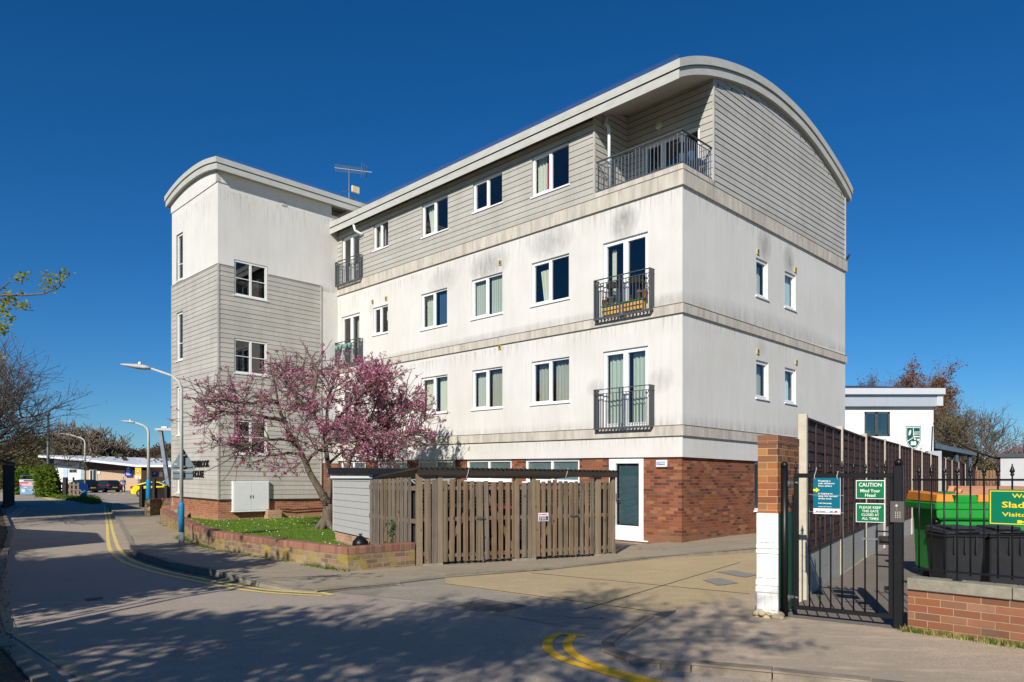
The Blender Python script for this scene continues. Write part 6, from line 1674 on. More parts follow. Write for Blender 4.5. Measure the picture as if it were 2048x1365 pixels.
# back of a triangular road sign on the nearest lamp
def tri_back(label, X, Y, zc, sz, mat, plate=True, name='road_sign'):
    o = thing(name, label, 'road sign', (X, Y, zc), 0)
    w = MB(); r = sz * .06; pts = []
    for cxx, czz, a0 in ((-sz / 2 + r, r, 210), (sz / 2 - r, r, 330), (0, sz * .86 - r * 1.6, 90)):
        for t in (-60, -20, 20, 60): pts.append((cxx + r * math.cos(R(a0 + t)), czz + r * math.sin(R(a0 + t))))
    w.face([(x, -.004, z) for x, z in pts]); w.face([(x, .004, z) for x, z in pts])
    for (a, b), (c, d) in zip(pts, pts[1:] + pts[:1]): w.face([(a, -.004, b), (c, -.004, d), (c, .004, d), (a, .004, b)])
    w.box(-sz * .38, sz * .38, -.035, -.004, sz * .10, sz * .15); w.box(-sz * .16, sz * .16, -.035, -.004, sz * .55, sz * .60)
    w.build('triangle', mat, o)
    w = MB(); w.box(-.09, .09, -.07, .0, sz * .55, sz * .60); w.box(-.09, .09, -.07, .0, sz * .10, sz * .15); w.build('clip', m_iron_l, o)
    if plate:
        w = MB(); w.box(-sz * .40, sz * .40, -.004, .004, -sz * .40, -.03); w.box(-sz * .4, sz * .4, -.03, -.004, -sz * .13, -sz * .09); w.box(-sz * .4, sz * .4, -.03, -.004, -sz * .36, -sz * .32); w.build('plate', mat, o, bevel=.003)
    return o
lx1 = G(363, 1095)
tri_back('grey back of a triangular road sign with a plate below on the nearest lamp post', lx1[0], Y1 + .07, px_h(940, Y1), .58, m_signback)
s = thing('sign_sticker', 'tiny white sticker on the back of the triangular sign', 'sticker', (lx1[0] - .17, Y1 + .065, px_h(929, Y1)))
w = MB(); w.box(-.035, .035, 0, .002, 0, .012); w.build('sticker', m_upvc, s)
tri_back('small black back of a triangular sign on the thin far lamp post', pxx(170, Y3), Y3 - .2, px_h(939, Y3), .72, m_dark, plate=False)
s = thing('round_sign', 'tilted round blue keep-left sign low on the thin far lamp post', 'road sign', (pxx(171, Y3), Y3 - .2, px_h(975, Y3)))
w = MB(); w.tube([(0, 0, 0), (0.0, -.03, .012)], .3, 16); w.v = [(v[0] * 1.0, v[1] * .4 - v[2], v[2] + v[1] * .35 + v[0] * .12) for v in w.v]; w.build('disc', M('road_sign_blue', (.01, .06, .30), .4), s)
# dark column far left, leaning column
Yc = 66
s = thing('street_lamp', 'dark slim lamp column rising behind the clothes bank', 'lamp post', (pxx(68, Yc), Yc + 2, 0))
w = MB(); w.tube([(0, 0, 0), (0, 0, 2.2), (0, 0, px_h(832, Yc + 2))], [.16, .14, .10], 10); w.build('column', m_iron, s)
w = MB(); z_ = px_h(832, Yc + 2); w.tube([(0, 0, z_), (0, 0, z_ + .2), (0, 0, z_ + .3)], [.2, .24, .1], 10); w.build('lantern', m_iron, s)
Yl = 42
s = thing('leaning_column', 'leaning grey column with a flat white lamp head beside the stair tower', 'lamp post', (pxx(343, Yl), Yl, 0))
xa, xb = 0, pxx(321, Yl) - pxx(343, Yl)
w = MB(); w.bar((0, 0, .0), (xb, 0, px_h(862, Yl)), .22, .2); w.build('column', M('steel_grey', (.22, .25, .28), .5), s)
w = MB(); z_ = px_h(862, Yl); w.hexa([(xb - .22, -.2, z_ + .02), (xb + .75, -.2, z_ - .02), (xb + .75, .2, z_ - .02), (xb - .22, .2, z_ + .02), (xb - .25, -.2, z_ + .13), (xb + .75, -.2, z_ + .16), (xb + .75, .2, z_ + .16), (xb - .25, .2, z_ + .13)]); w.build('lamp_head', m_lampw, s)
w = MB(); w.box(xb + .1, xb + .4, -.1, .1, z_ + .16, z_ + .24); w.build('cap', m_upvc, s)

# nursery ------------------------------------------------------------------
NY = 96.0
nx0, nz0 = pxx(107, NY), 0
nb = thing('nursery_building', 'low modern building with long sloping white roof, timber band and pale brick wall', 'building', (nx0, NY, 0))
def nx(px_, Y=NY): return pxx(px_, Y) - nx0
def nz(py_, Y=NY): return px_h(py_, Y)
m_wroof = M('white_roof', (.72, .73, .74), .5, .04, 3); m_ntim = M('dark_vertical_boards', (.10, .07, .055), .85, .45, 7, stretch=(3, 3, .2)); m_nbr = M('buff_brick', (.52, .38, .25), .9, .12, 6, dirt=(.36, .24, .15), da=.5, ds=9)
w = MB(); w.hexa([(nx(163), 0, -.1), (nx(280), 0, -.1), (nx(280), 9, -.1), (nx(163), 9, -.1), (nx(163), 0, nz(941)), (nx(280), 0, nz(941)), (nx(280), 9, nz(941)), (nx(163), 9, nz(941))]); w.build('brick_wall', m_nbr, nb)
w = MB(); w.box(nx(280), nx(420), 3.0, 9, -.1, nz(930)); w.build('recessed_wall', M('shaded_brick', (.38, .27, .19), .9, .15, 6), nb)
w = MB(); w.hexa([(nx(108), 0, -.1), (nx(163), 0, -.1), (nx(163), 9, -.1), (nx(108), 9, -.1), (nx(108), 0, nz(916.5)), (nx(163), 0, nz(921)), (nx(163), 9, nz(921)), (nx(108), 9, nz(916.5))]); w.build('white_wall', m_sw, nb)
w = MB(); w.hexa([(nx(163), -.05, nz(941)), (nx(276), -.05, nz(941)), (nx(276), 1, nz(941)), (nx(163), 1, nz(941)), (nx(163), -.05, nz(921.5)), (nx(276), -.05, nz(932)), (nx(276), 1, nz(932)), (nx(163), 1, nz(921.5))]); w.box(nx(93), nx(107.8), .3, 6, 0, nz(914)); w.build('timber_band', m_ntim, nb)
w = MB(); YB, ZB = 14, None
def roofpt(px_, py_, Yd): return (pxx(px_, NY + Yd) - nx0, Yd, px_h(py_, NY + Yd))
fr_ = [roofpt(76, 915, -2), roofpt(170, 923, -2), roofpt(274, 934.5, -2)]; bk = [roofpt(78, 909.5, 16), roofpt(170, 912, 16), roofpt(274, 915.5, 16)]
th_ = .28
for i in range(2):
    a, b, c, d = fr_[i], fr_[i + 1], bk[i + 1], bk[i]
    w.hexa([(*a[:2], a[2]), (*b[:2], b[2]), (*c[:2], c[2] - th_), (*d[:2], d[2] - th_), (*a[:2], a[2] + th_), (*b[:2], b[2] + th_), c, d])
f2, b2 = roofpt(420, 935, -2), roofpt(420, 921, 16)
a, d = fr_[2], bk[2]; w.hexa([(a[0], a[1], a[2]), f2, (b2[0], b2[1], b2[2] - th_), (d[0], d[1], d[2] - th_), (a[0], a[1], a[2] + th_), (f2[0], f2[1], f2[2] + th_), b2, d])
w.build('roof', m_wroof, nb)
w = MB(); w.hexa([roofpt(88, 918, -1.6), roofpt(270, 936, -1.6), roofpt(270, 936, 1), roofpt(88, 918, 1), roofpt(88, 917, -1.6), roofpt(270, 935, -1.6), roofpt(270, 935, 1), roofpt(88, 917, 1)]); w.build('soffit', m_ntim, nb)
w = MB(); w.box(nx(180), nx(194), -.12, -.0, 0, nz(939)); o = w.build('door', m_sw, nb); 
w = MB(); w.box(nx(181.5), nx(186), -.15, -.12, .1, nz(941)); w.box(nx(187.5), nx(193), -.15, -.12, .1, nz(941)); w.build('pane', M('dark_pane', (.03, .05, .05), .1, spec=.8), o)
w = MB(); w.box(nx(138.5), nx(154), -.06, 0, nz(945.5), nz(939)); o = w.build('window', M('window_grey', (.3, .36, .36), .5), nb)
w = MB(); w.box(nx(140), nx(146), -.09, -.06, nz(944.7), nz(939.8)); w.box(nx(147), nx(153), -.09, -.06, nz(944.7), nz(939.8)); w.build('pane', m_slot, o)
w = MB(); w.box(nx(127), nx(136), -.08, 0, 0, nz(938)); w.build('door', M('pale_blue_door', (.42, .56, .72), .5), nb)
w = MB(); w.box(nx(162), nx(172), -.1, -.02, 0, nz(940)); w.build('glazed_screen', M('pale_glazing', (.30, .42, .46), .3), nb)
m_rb = M('royal_blue', (.0, .045, .50), .4)
def bsign(label, x0, x1, y0, y1, d, m, txt=None, tm=None, lines=0):
    s = thing('notice_board', label, 'notice', (nx0 + nx(x0), NY - d, nz(y1)), 0)
    W_, H_ = nx(x1) - nx(x0), nz(y0) - nz(y1)
    w = MB(); w.box(0, W_, 0, .04, 0, H_); w.build('panel', m, s)
    w = MB()
    for k in range(lines):
        z = H_ * (.72 - .14 * k); w.box(W_ * .2, W_ * (.8 - .1 * (k % 2)), -.01, 0, z, z + H_ * .05)
    if lines:
        w.box(W_ * .42, W_ * .58, -.01, 0, H_ * .82, H_ * .93); w.build('printing', tm or m_upvc, s)
    return s
bsign('upright royal blue notice board with white printing on the buff brick wall', 252, 266, 933, 953.5, .3, m_rb, lines=5)
bsign('darker blue notice board in the shaded part of the nursery wall', 284, 295, 944, 954, -2.7, m_rb, lines=2)
bsign('small white notice beside the darker blue board', 299, 305.5, 944, 954, -2.7, m_upvc, lines=2, tm=m_rb)
bsign('white notice board with a round blue badge in the shaded wall', 323, 338, 946, 958, -2.7, m_upvc, lines=3, tm=m_rb)
bsign('small white notice right of the nursery entrance', 195.5, 201, 943, 948, .1, m_upvc, lines=1, tm=M('pink_print', (.5, .2, .3), .6))
bsign('blue parking notice on the corner of the white nursery wall', 160, 164, 927.5, 933, .1, m_rb, lines=1)
# yellow ramp warning sign on a post
Yy = 62
s = thing('warning_sign', 'yellow road hump warning sign with red triangle on a short grey post', 'road sign', (pxx(276.5, Yy), Yy, 0))
w = MB(); w.tube([(0, 0.05, 0), (0, 0.05, px_h(957, Yy))], .09, 10); w.build('post', m_stub, s)
m_sy = M('warning_yellow', (.80, .48, .0), .45); zb, zt = px_h(959, Yy), px_h(936, Yy); hw = pxx(282.5, Yy) - pxx(276.5, Yy)
w = MB(); w.box(-hw, hw, -.02, .02, zb, zt); w.build('panel', m_sy, s)
def tri(nm, k, y, m):
    w = MB(); c = zt - .34; w.face([(-.21 * k, y, c - .13 * k), (.21 * k, y, c - .13 * k), (0, y, c + .24 * k)]); w.build(nm, m, s)
tri('triangle_border', 1.0, -.025, M('sign_red', (.6, .02, .02), .5)); tri('triangle_field', .66, -.03, m_upvc)
w = MB(); w.box(-.08, .06, -.035, -.031, zt - .42, zt - .38); w.build('symbol', m_slot, s)
w = MB(); w.box(-hw * .8, hw * .8, -.025, -.021, zb + .32, zb + .42); w.box(-hw * .8, hw * .8, -.025, -.021, zb + .06, zb + .26); w.build('text_panel', m_upvc, s)
w = MB(); w.box(-hw * .7, hw * .7, -.028, -.0255, zb + .345, zb + .395); w.box(-hw * .6, hw * .6, -.028, -.0255, zb + .18, zb + .21); w.box(-hw * .6, hw * .6, -.028, -.0255, zb + .11, zb + .14); w.build('printing', m_slot, s)
# clothes banks --------------------------------------------------------------
Yb = 68
s = thing('clothes_bank', 'pale blue and red lettered clothes bank with a dark slot', 'clothes bank', (pxx(38.5, Yb), Yb, 0))
Wb = pxx(77, Yb) - pxx(38.5, Yb); k_ = Yb / FL
w = MB(); w.box(.05, Wb - .02, 0, 1.2, .05, .86); w.build('lower_panel', M('bank_blue', (.16, .28, .42), .5, .1), s, bevel=.02)
w = MB(); w.box(.0, Wb, -.01, 1.2, .86, 1.24); w.build('red_panel', M('bank_red', (.42, .03, .07), .5, .08), s)
w = MB(); w.box(.0, Wb, 0, 1.2, 1.24, 1.50); w.build('hood', M('bank_white', (.55, .57, .57), .5), s)
w = MB(); w.box(.42, Wb - .45, -.02, .3, 1.31, 1.42); w.box(-.02, Wb + .02, -.03, 1.22, 1.50, 1.58); w.build('slot', m_slot, s)
for z, x0, n_ in ((1.12, .9, 7), (1.02, .12, 14), (.91, .25, 10)):
    w = MB()
    for i in range(n_): w.box(x0 + i * .115, x0 + i * .115 + .08, -.02, -.01, z, z + .07)
    w.build('lettering', m_upvc, s)
w = MB(); 
for i, (z, x0, x1) in enumerate(((.76, .85, 1.6), (.64, 1.2, 1.35), (.52, .8, 1.65), (.40, 1.0, 1.6), (.30, 1.15, 1.6))):
    x = x0
    while x < x1: w.box(x, x + .05, -.01, 0, z, z + .05); x += .075
w.box(.4, .75, -.01, 0, .72, .80); w.box(.22, .55, -.01, 0, .28, .6); w.build('printing', M('bank_print', (.55, .6, .62), .6), s)
for x in (.1, Wb - .1):
    w = MB(); w.tube([(x, .3, 1.58), (x, .3, 1.85), (Wb / 2, .3, 1.87)], .025, 6); w.build('lifting_frame', m_blue, s)
s = thing('bottle_bank', 'green and white round-ended bottle bank behind the clothes bank', 'bottle bank', (pxx(31, 71), 71, 0))
w = MB(); w.tube([(0, 0, .75), (.25, 0, .75)], .74, 18); w.build('body', M('bank_green', (.0, .28, .19), .5), s)
w = MB(); w.tube([(.25, 0, .72), (1.1, 0, .72)], .70, 18); w.build('front', m_upvc, s)
w = MB(); w.box(-.35, .1, -.3, .5, 1.1, 1.6); w.build('hood', M('salmon_cover', (.5, .3, .24), .7), s)
# cars --------------------------------------------------------------------------
m_tyre = M('tyre_rubber', (.015, .015, .015), .85); m_rim = M('alloy_rim', (.35, .36, .37), .35, metal=.6); m_cg2 = M('car_glass', (.012, .018, .022), .06, spec=.8)
def car(label, x, y, rot, col_, L=4.2, Wd=1.75, Hh=1.45, coupe=False, plate=(.75, .58, .02)):
    o = thing('parked_car', label, 'car', (x, y, 0), rot)
    # local: x forwards, tail at x=0; profile (x, z) of the lower body and cabin
    low = [(0.0, .35), (.02, .62), (.06, .92 if not coupe else .86), (.45, .97 if not coupe else .92), (L * .70, .95 if not coupe else .88), (L * .93, .76), (L, .60), (L * .995, .35), (L * .9, .22), (.1, .22)]
    if coupe: cab = [(.18, .90), (.75, 1.16), (1.35, Hh), (2.15, Hh - .02), (3.05, .88)]
    else: cab = [(.10, .92), (.38, 1.30), (.62, Hh - .02), (1.5, Hh), (2.45, Hh - .06), (3.15, .94)]
    w = MB()
    def section(prof, hw, m=0, taper=0, zt=0):
        n = len(prof); b = len(w.v)
        for sgn in (-1, 1):
            for (px_, pz) in prof:
                t = 0 if not taper else max(0, (pz - zt) / (Hh - zt)) * taper
                w.add((px_, sgn * (hw - t - (.06 if px_ < .1 or px_ > L * .96 else 0)), pz))
        w.idx([b + i for i in range(n)], m); w.idx([b + n + n - 1 - i for i in range(n)], m)
        for i in range(n):
            j = (i + 1) % n; w.idx([b + i, b + n + i, b + n + j, b + j], m, True)
    section(low, Wd / 2)
    section(cab, Wd / 2 - .06, 0, .16, .9)
    w.build('body', col_, o, bevel=.04)
    # glass: side, rear and front windows just proud of the cabin
    g = MB()
    for sgn in (-1, 1):
        def yy(z): return sgn * (Wd / 2 - .06 - max(0, (z - .9) / (Hh - .9)) * .16 + .006)
        c2 = [(px_ + (.16 if i < 2 else -.0) - (.2 if i == len(cab) - 1 else 0), (pz - .07 if pz > 1.0 else pz + .05)) for i, (px_, pz) in enumerate(cab)]
        g.face([(a, yy(z), z) for a, z in c2])
        h = Wd / 2
    a, b = cab[0], cab[1] if not coupe else cab[2]
    nrm = Vector((-(b[1] - a[1]), 0, b[0] - a[0])).normalized() * .012
    def lerp(t, s): 
        x_ = a[0] + (b[0] - a[0]) * t; z_ = a[1] + (b[1] - a[1]) * t; return (x_ + nrm.x, s * (Wd / 2 - .14 - .16 * max(0, (z_ - .9) / (Hh - .9))), z_ + nrm.z)
    g.face([lerp(.15, -1), lerp(.15, 1), lerp(.92, 1), lerp(.92, -1)])
    a, b = cab[-1], cab[-2]; nrm = Vector((b[1] - a[1], 0, a[0] - b[0])).normalized() * .012
    g.face([lerp(.1, -1), lerp(.1, 1), lerp(.92, 1), lerp(.92, -1)])
    g.build('windows', m_cg2, o)
    for xx in (.78, L - .82):
        for sgn in (-1, 1):
            w = MB(); w.tube([(xx, sgn * (Wd / 2 - .2), .32), (xx, sgn * (Wd / 2 + .012), .32)], .32, 18); wh = w.build('wheel', m_tyre, o)
            w = MB(); w.tube([(xx, sgn * (Wd / 2 + .008), .32), (xx, sgn * (Wd / 2 + .025), .32)], .21, 14); w.build('rim', m_rim, wh)
    for sgn in (-1, 1):
        w = MB(); y0, y1 = sorted((sgn * (Wd / 2 - .27), sgn * (Wd / 2 - .05))); w.hexa([(-.03, y0, .72), (.22, y0, .72), (.22, y1 + .0, .72), (-.03, y1, .72), (.02, y0, .93), (.24, y0, .93), (.24, y1, .93), (.02, y1, .93)]); w.build('tail_light', M('tail_red', (.45, .01, .015), .2, spec=.7), o)
        w = MB(); w.box(L - .35, L - .03, y0, y1, .60, .74); w.build('headlight', m_rim, o)
        w = MB(); yw = sgn * (Wd / 2 + .08); w.box(2.55, 2.72, min(yw, sgn * Wd / 2), max(yw, sgn * Wd / 2), .92, 1.04); w.build('mirror', col_, o, bevel=.02)
    w = MB(); w.box(-.045, .02, -.26, .26, .50 if not coupe else .40, .61 if not coupe else .51); w.build('number_plate', M('plate_yellow', plate, .5), o)
    w = MB(); w.box(-.05, .08, -Wd / 2 + .08, Wd / 2 - .08, .26, .38); w.build('bumper_trim', m_slot, o)
    return o
m_navy = M('navy_car_paint', (.010, .014, .028), .22, .05, spec=.6); m_slate = M('slate_car_paint', (.03, .038, .055), .25, .05, metal=.4, spec=.6); m_yc = M('yellow_car_paint', (.78, .60, .0), .3, .03, spec=.6)
YA = 80
car('dark navy hatchback seen from behind at the left of the car park', pxx(197, YA), YA - 1, R(152), m_navy, 3.9, 1.75, 1.46)
car('slate grey hatchback parked right of the navy one near the pedestrian', pxx(240, 83), 82, R(150), m_slate, 4.0, 1.72, 1.40)
car('bright yellow coupe parked beyond the dark railings beside the stair tower', pxx(272, 63) + 0, 62.5, R(14), m_yc, 4.3, 1.8, 1.32, coupe=True)
car('dark car mostly hidden behind the yellow coupe', pxx(320, 73), 73, R(10), m_navy, 4.2, 1.75, 1.45)
# pedestrian ------------------------------------------------------------------------
YP = 84.0
pr = thing('person', 'person in a blue gilet and grey trousers walking away with one hand on a car', 'person', (pxx(246.5, YP), YP, 0), R(0))
def skin(name, verts, edges, rad, mat, parent, root=0):
    me = bpy.data.meshes.new(name); me.from_pydata(verts, edges, []); me.materials.append(mat)
    o = bpy.data.objects.new(name, me); C.objects.link(o); o.parent = parent
    md = o.modifiers.new('skin', 'SKIN'); me.skin_vertices.new() if not me.skin_vertices else None
    for i, r in enumerate(rad): me.skin_vertices[0].data[i].radius = r if isinstance(r, tuple) else (r, r)
    me.skin_vertices[0].data[root].use_root = True
    sb_ = o.modifiers.new('sub', 'SUBSURF'); sb_.levels = 2; sb_.render_levels = 2
    for p in me.polygons: p.use_smooth = True
    return o
m_skin = M('skin', (.50, .28, .20), .6, .05)
vs_ = [(0, 0, .93), (0, 0, 1.18), (0, .01, 1.40), (0, .01, 1.50), (0, .02, 1.60), (0, .03, 1.70),
       (-.19, 0, 1.41), (-.33, .03, 1.20), (-.52, .06, 1.22), (-.60, .07, 1.23), (.20, 0, 1.40), (.27, 0, 1.13), (.28, -.03, .90), (.28, -.03, .83),
       (-.10, 0, .88), (-.13, -.03, .48), (-.12, .04, .08), (-.12, -.12, .03), (.10, 0, .88), (.14, .06, .48), (.16, .02, .08), (.17, -.12, .03),
       (-.65, .09, 1.25), (-.64, .06, 1.21), (-.63, .10, 1.20), (.28, -.05, .78), (.30, -.03, .77), (.27, -.01, .78)]
eg_ = [(0, 1), (1, 2), (2, 3), (3, 4), (4, 5), (2, 6), (6, 7), (7, 8), (8, 9), (2, 10), (10, 11), (11, 12), (12, 13), (0, 14), (14, 15), (15, 16), (16, 17), (0, 18), (18, 19), (19, 20), (20, 21), (9, 22), (9, 23), (9, 24), (13, 25), (13, 26), (13, 27)]
rd_ = [(.15, .11), (.14, .10), (.15, .10), .055, (.075, .09), (.07, .08), .065, .048, .036, .035, .065, .048, .036, .035, .085, .062, .045, .04, .085, .062, .045, .04] + [.012] * 6
skin('body', vs_, eg_, rd_, m_skin, pr)
skin('gilet', [(0, 0, .98), (0, 0, 1.2), (0, .01, 1.41), (-.15, 0, 1.42), (.15, 0, 1.42)], [(0, 1), (1, 2), (2, 3), (2, 4)], [(.18, .14), (.175, .13), (.17, .12), .085, .085], M('gilet_blue', (.02, .16, .40), .8), pr)
skin('sleeve', [(-.19, 0, 1.41), (-.33, .03, 1.20), (-.50, .06, 1.22)], [(0, 1), (1, 2)], [.07, .058, .045], m_dark, pr); skin('sleeve', [(.20, 0, 1.40), (.27, 0, 1.13), (.28, -.03, .92)], [(0, 1), (1, 2)], [.07, .058, .045], m_dark, pr)
skin('trousers', [(0, 0, .96), (-.10, 0, .86), (-.13, -.03, .48), (-.12, .04, .10), (.10, 0, .86), (.14, .06, .48), (.16, .02, .10)], [(0, 1), (1, 2), (2, 3), (0, 4), (4, 5), (5, 6)], [(.165, .125), .10, .078, .062, .10, .078, .062], M('grey_trousers', (.28, .24, .26), .9), pr)
skin('hair', [(0, .01, 1.66), (0, -.0, 1.73)], [(0, 1)], [.088, .08], M('dark_hair', (.04, .03, .025), .8), pr)
for sgn in (-1, 1):
    w = MB(); w.tube([(sgn * .13 + .0, .08, .03), (sgn * .13, -.16, .03)], [.055, .04], 8); w.build('shoe', m_slot, pr)
# far hedge, verge, rail fence, kerb posts -------------------------------------------------
rnd = random.Random(55)
def hedge(name, label, fn, n, size, rad, mat, cat='hedge', k=4, core=None):
    o = thing(name, label, cat, fn(None)); b0_ = Vector(o.location); w = MB()
    for i in range(n): clump(w, Vector(fn(rnd)) - b0_, rnd, k, rad, size)
    w.build('foliage', mat, o)
    return o
def hf(r):
    if r is None: return (pxx(80, 62), 64, 0)
    px_ = r.uniform(28, 110); Y = r.uniform(69, 74) if px_ < 78 else r.uniform(60, 67)
    top = px_h(937 + 8 * abs(math.sin(px_ * .07)) + (12 if px_ > 104 else 0) + (6 if px_ < 45 else 0), Y) ; return (pxx(px_, Y), Y, top * r.random() ** .6)
hedge('hedge', 'bushy bright green hedge behind the clothes banks', hf, 5200, .16, .35, lf_hedge, k=6)
def vf(r):
    if r is None: return (pxx(130, 50), 52, 0)
    t = r.random(); px_ = 78 + 112 * t + r.uniform(-8, 12); py_ = 990 + 18 * t + r.uniform(-8, 1.5)
    x, y, _ = G(px_, max(py_, 984)); return (x, y, r.uniform(0, .28))
w = MB()
for i in range(6500): c = Vector(vf(rnd)); c.z *= .6; clump(w, c, rnd, 2, .12, .08)
setting(w.build('verge_grass', leaf('verge_green', (.07, .14, .01), (.17, .25, .03), .35)), 'stuff', 'long grass on the verge by the rail fence', 'grass')
fo = thing('rail_fence', 'weathered post and rail fence along the far grass verge', 'fence', (pxx(108, 62), 62, 0))
p0 = Vector((pxx(108, 66), 66, 0)); p1 = Vector((pxx(166, 52), 52, 0)); b0_ = Vector(fo.location)
n_ = 8
for i in range(n_ + 1):
    p = p0.lerp(p1, i / n_) - b0_; w = MB(); w.box(p.x - .07, p.x + .07, p.y - .07, p.y + .07, 0, 1.28); w.build('post', m_post, fo)
for z in (.35, .72, 1.1):
    w = MB(); a, b = p0 - b0_, p1 - b0_; w.bar((a.x, a.y, z), (b.x, b.y, z), .05, .12); w.build('rail', m_post, fo)
s = thing('bollard', 'dark square timber bollard in front of the rail fence', 'bollard', (pxx(130.5, 58), 58, 0)); w = MB(); w.box(-.13, .13, -.13, .13, 0, px_h(955, 58)); w.build('post', m_dark, s)
s = thing('bollard', 'thin dark post at the foot of the rail fence', 'bollard', (pxx(147, 57), 57, 0)); w = MB(); w.box(-.05, .05, -.05, .05, 0, px_h(955, 57)); w.build('post', m_dark, s)
s = thing('utility_box', 'small pale grey box at the foot of the thin lamp post', 'box', (pxx(166, 51), 51, 0)); w = MB(); w.box(-.07, .2, 0, .2, 0, .75); w.build('casing', m_stub, s, bevel=.01)
# low black railings by the nursery
s = thing('railings', 'low dark railings in front of the white nursery wall', 'railings', (pxx(134, 88), 88, 0)); Lr = pxx(166, 88) - pxx(134, 88)
w = MB(); w.box(0, Lr, -.02, .02, 1.35, 1.4); w.box(0, Lr, -.02, .02, .3, .35); w.build('rail', m_iron, s)
for i in range(9):
    w = MB(); w.box(i * Lr / 8 - .02, i * Lr / 8 + .02, -.02, .02, 0, 1.4); w.build('bar', m_iron, s)
# black boarded fence at left edge
bf = thing('boarded_fence', 'tall black boarded fence at the left edge of the road', 'fence', (-30.1, 43.6, 0))
a, b = Vector((0, 0)), Vector((-26.4 + 30.1 + 1.2, 35.5 - 43.6)); b = Vector((3.9, -6.5)); L = b.length; d = b / L; nrm = Vector((d.y, -d.x))
e2 = b + Vector((-.6, -1.0)) * 6
for (p, q) in ((a, b),):
    Ls = (q - p).length; dd = (q - p) / Ls; nb_ = int(Ls / .3)
    w = MB()
    for i in range(nb_):
        u = p + dd * (i * .3 + .02); v = p + dd * (i * .3 + .24); o_ = .03 * (i % 2); nn = Vector((dd.y, -dd.x)) * -1
        w.hexa([(u.x + nn.x * o_, u.y + nn.y * o_, 0), (v.x + nn.x * o_, v.y + nn.y * o_, 0), (v.x + nn.x * (o_ + .03), v.y + nn.y * (o_ + .03), 0), (u.x + nn.x * (o_ + .03), u.y + nn.y * (o_ + .03), 0),
                (u.x + nn.x * o_, u.y + nn.y * o_, 2.45), (v.x + nn.x * o_, v.y + nn.y * o_, 2.45), (v.x + nn.x * (o_ + .03), v.y + nn.y * (o_ + .03), 2.45), (u.x + nn.x * (o_ + .03), u.y + nn.y * (o_ + .03), 2.45)])
    w.build('boards', m_dark, bf)
    w = MB(); w.bar((p.x, p.y, 2.5), (q.x, q.y, 2.5), .16, .10); w.bar((p.x, p.y, .1), (q.x, q.y, .1), .1, .25); w.build('cap_rail', m_slot, bf)
# dark railings / panels beside the second lamp
s = thing('dark_fence', 'dark close-boarded fence in shade in front of the yellow coupe', 'fence', (pxx(283, 37), 37, 0))
Ld = pxx(345, 38) - pxx(283, 37)
w = MB(); w.hexa([(0, 0, 0), (Ld, 1.0, 0), (Ld, 1.06, 0), (0, .06, 0), (0, 0, px_h(978, 37)), (Ld, 1.0, px_h(974, 37)), (Ld, 1.06, px_h(974, 37)), (0, .06, px_h(978, 37))]); w.build('boards', m_dark, s)
for t in (0, .4, .8, 1.0):
    w = MB(); w.box(Ld * t - .06, Ld * t + .06, t - .08, t + .1, 0, px_h(972, 37) + (.35 if t == .4 else 0)); w.build('post', m_dark, s)
w = MB(); w.bar((-.1, 0, .05), (-1.9, 9, .05), .05, 1.0); w.v = [(v[0], v[1], v[2] + .5) for v in w.v]; w.build('boards', M('dark_green_mesh', (.02, .035, .025), .9), s)
# near hedge on the left with ivy
def nf(r):
    if r is None: return (-10, 13, 0)
    Y = 9.6 * (33 / 9.6) ** r.random(); h = (.85 - .25 * (Y < 9)) * (1 + .25 * noise.noise(Vector((Y * .6, 0, 0))))
    off = r.random() ** .7 * 1.3; bul = .16 * noise.noise(Vector((Y * .9, 3, 0)))
    return (-.728 * Y - .06 - off + bul, Y, h * r.random() ** .55 * (1 if off > .15 else .8))
hedge('hedge', 'low straggly brown and green hedge along the left edge of the road', nf, 5200, .035, .13, leaf('near_hedge', (.05, .075, .015), (.13, .15, .03), .3), k=5)
w = MB(); o = thing('hedge_twigs', 'tangle of dry brown stems and dead leaves under the left hedge', 'dead stems', (-8, 10, 0))
for i in range(900):
    p = Vector(nf(rnd)) - Vector((-8, 10, 0)); d = Vector((rnd.uniform(-.5, .7), rnd.uniform(-.7, .7), rnd.uniform(-.2, .6))) * .35; w.tube([p, p + d * .5 + Vector((0, 0, .03)), p + d], .005, 3, caps=False)
w.build('stems', M('dry_stem', (.22, .15, .09), .9, .3), o)
lw = MB()
for i in range(1100):
    t = rnd.random(); Y = 5 + 9 * t; c = Vector((-.71 * Y - rnd.uniform(-.12, .9), Y, .098 + rnd.uniform(0, .012))); clump(lw, c, rnd, 1, .03, .018, .1)
setting(lw.build('dead_leaves', leaf('dead_leaf', (.10, .055, .03), (.28, .18, .10), .1)), 'stuff', 'dry leaf litter on the verge by the left kerb', 'leaves')
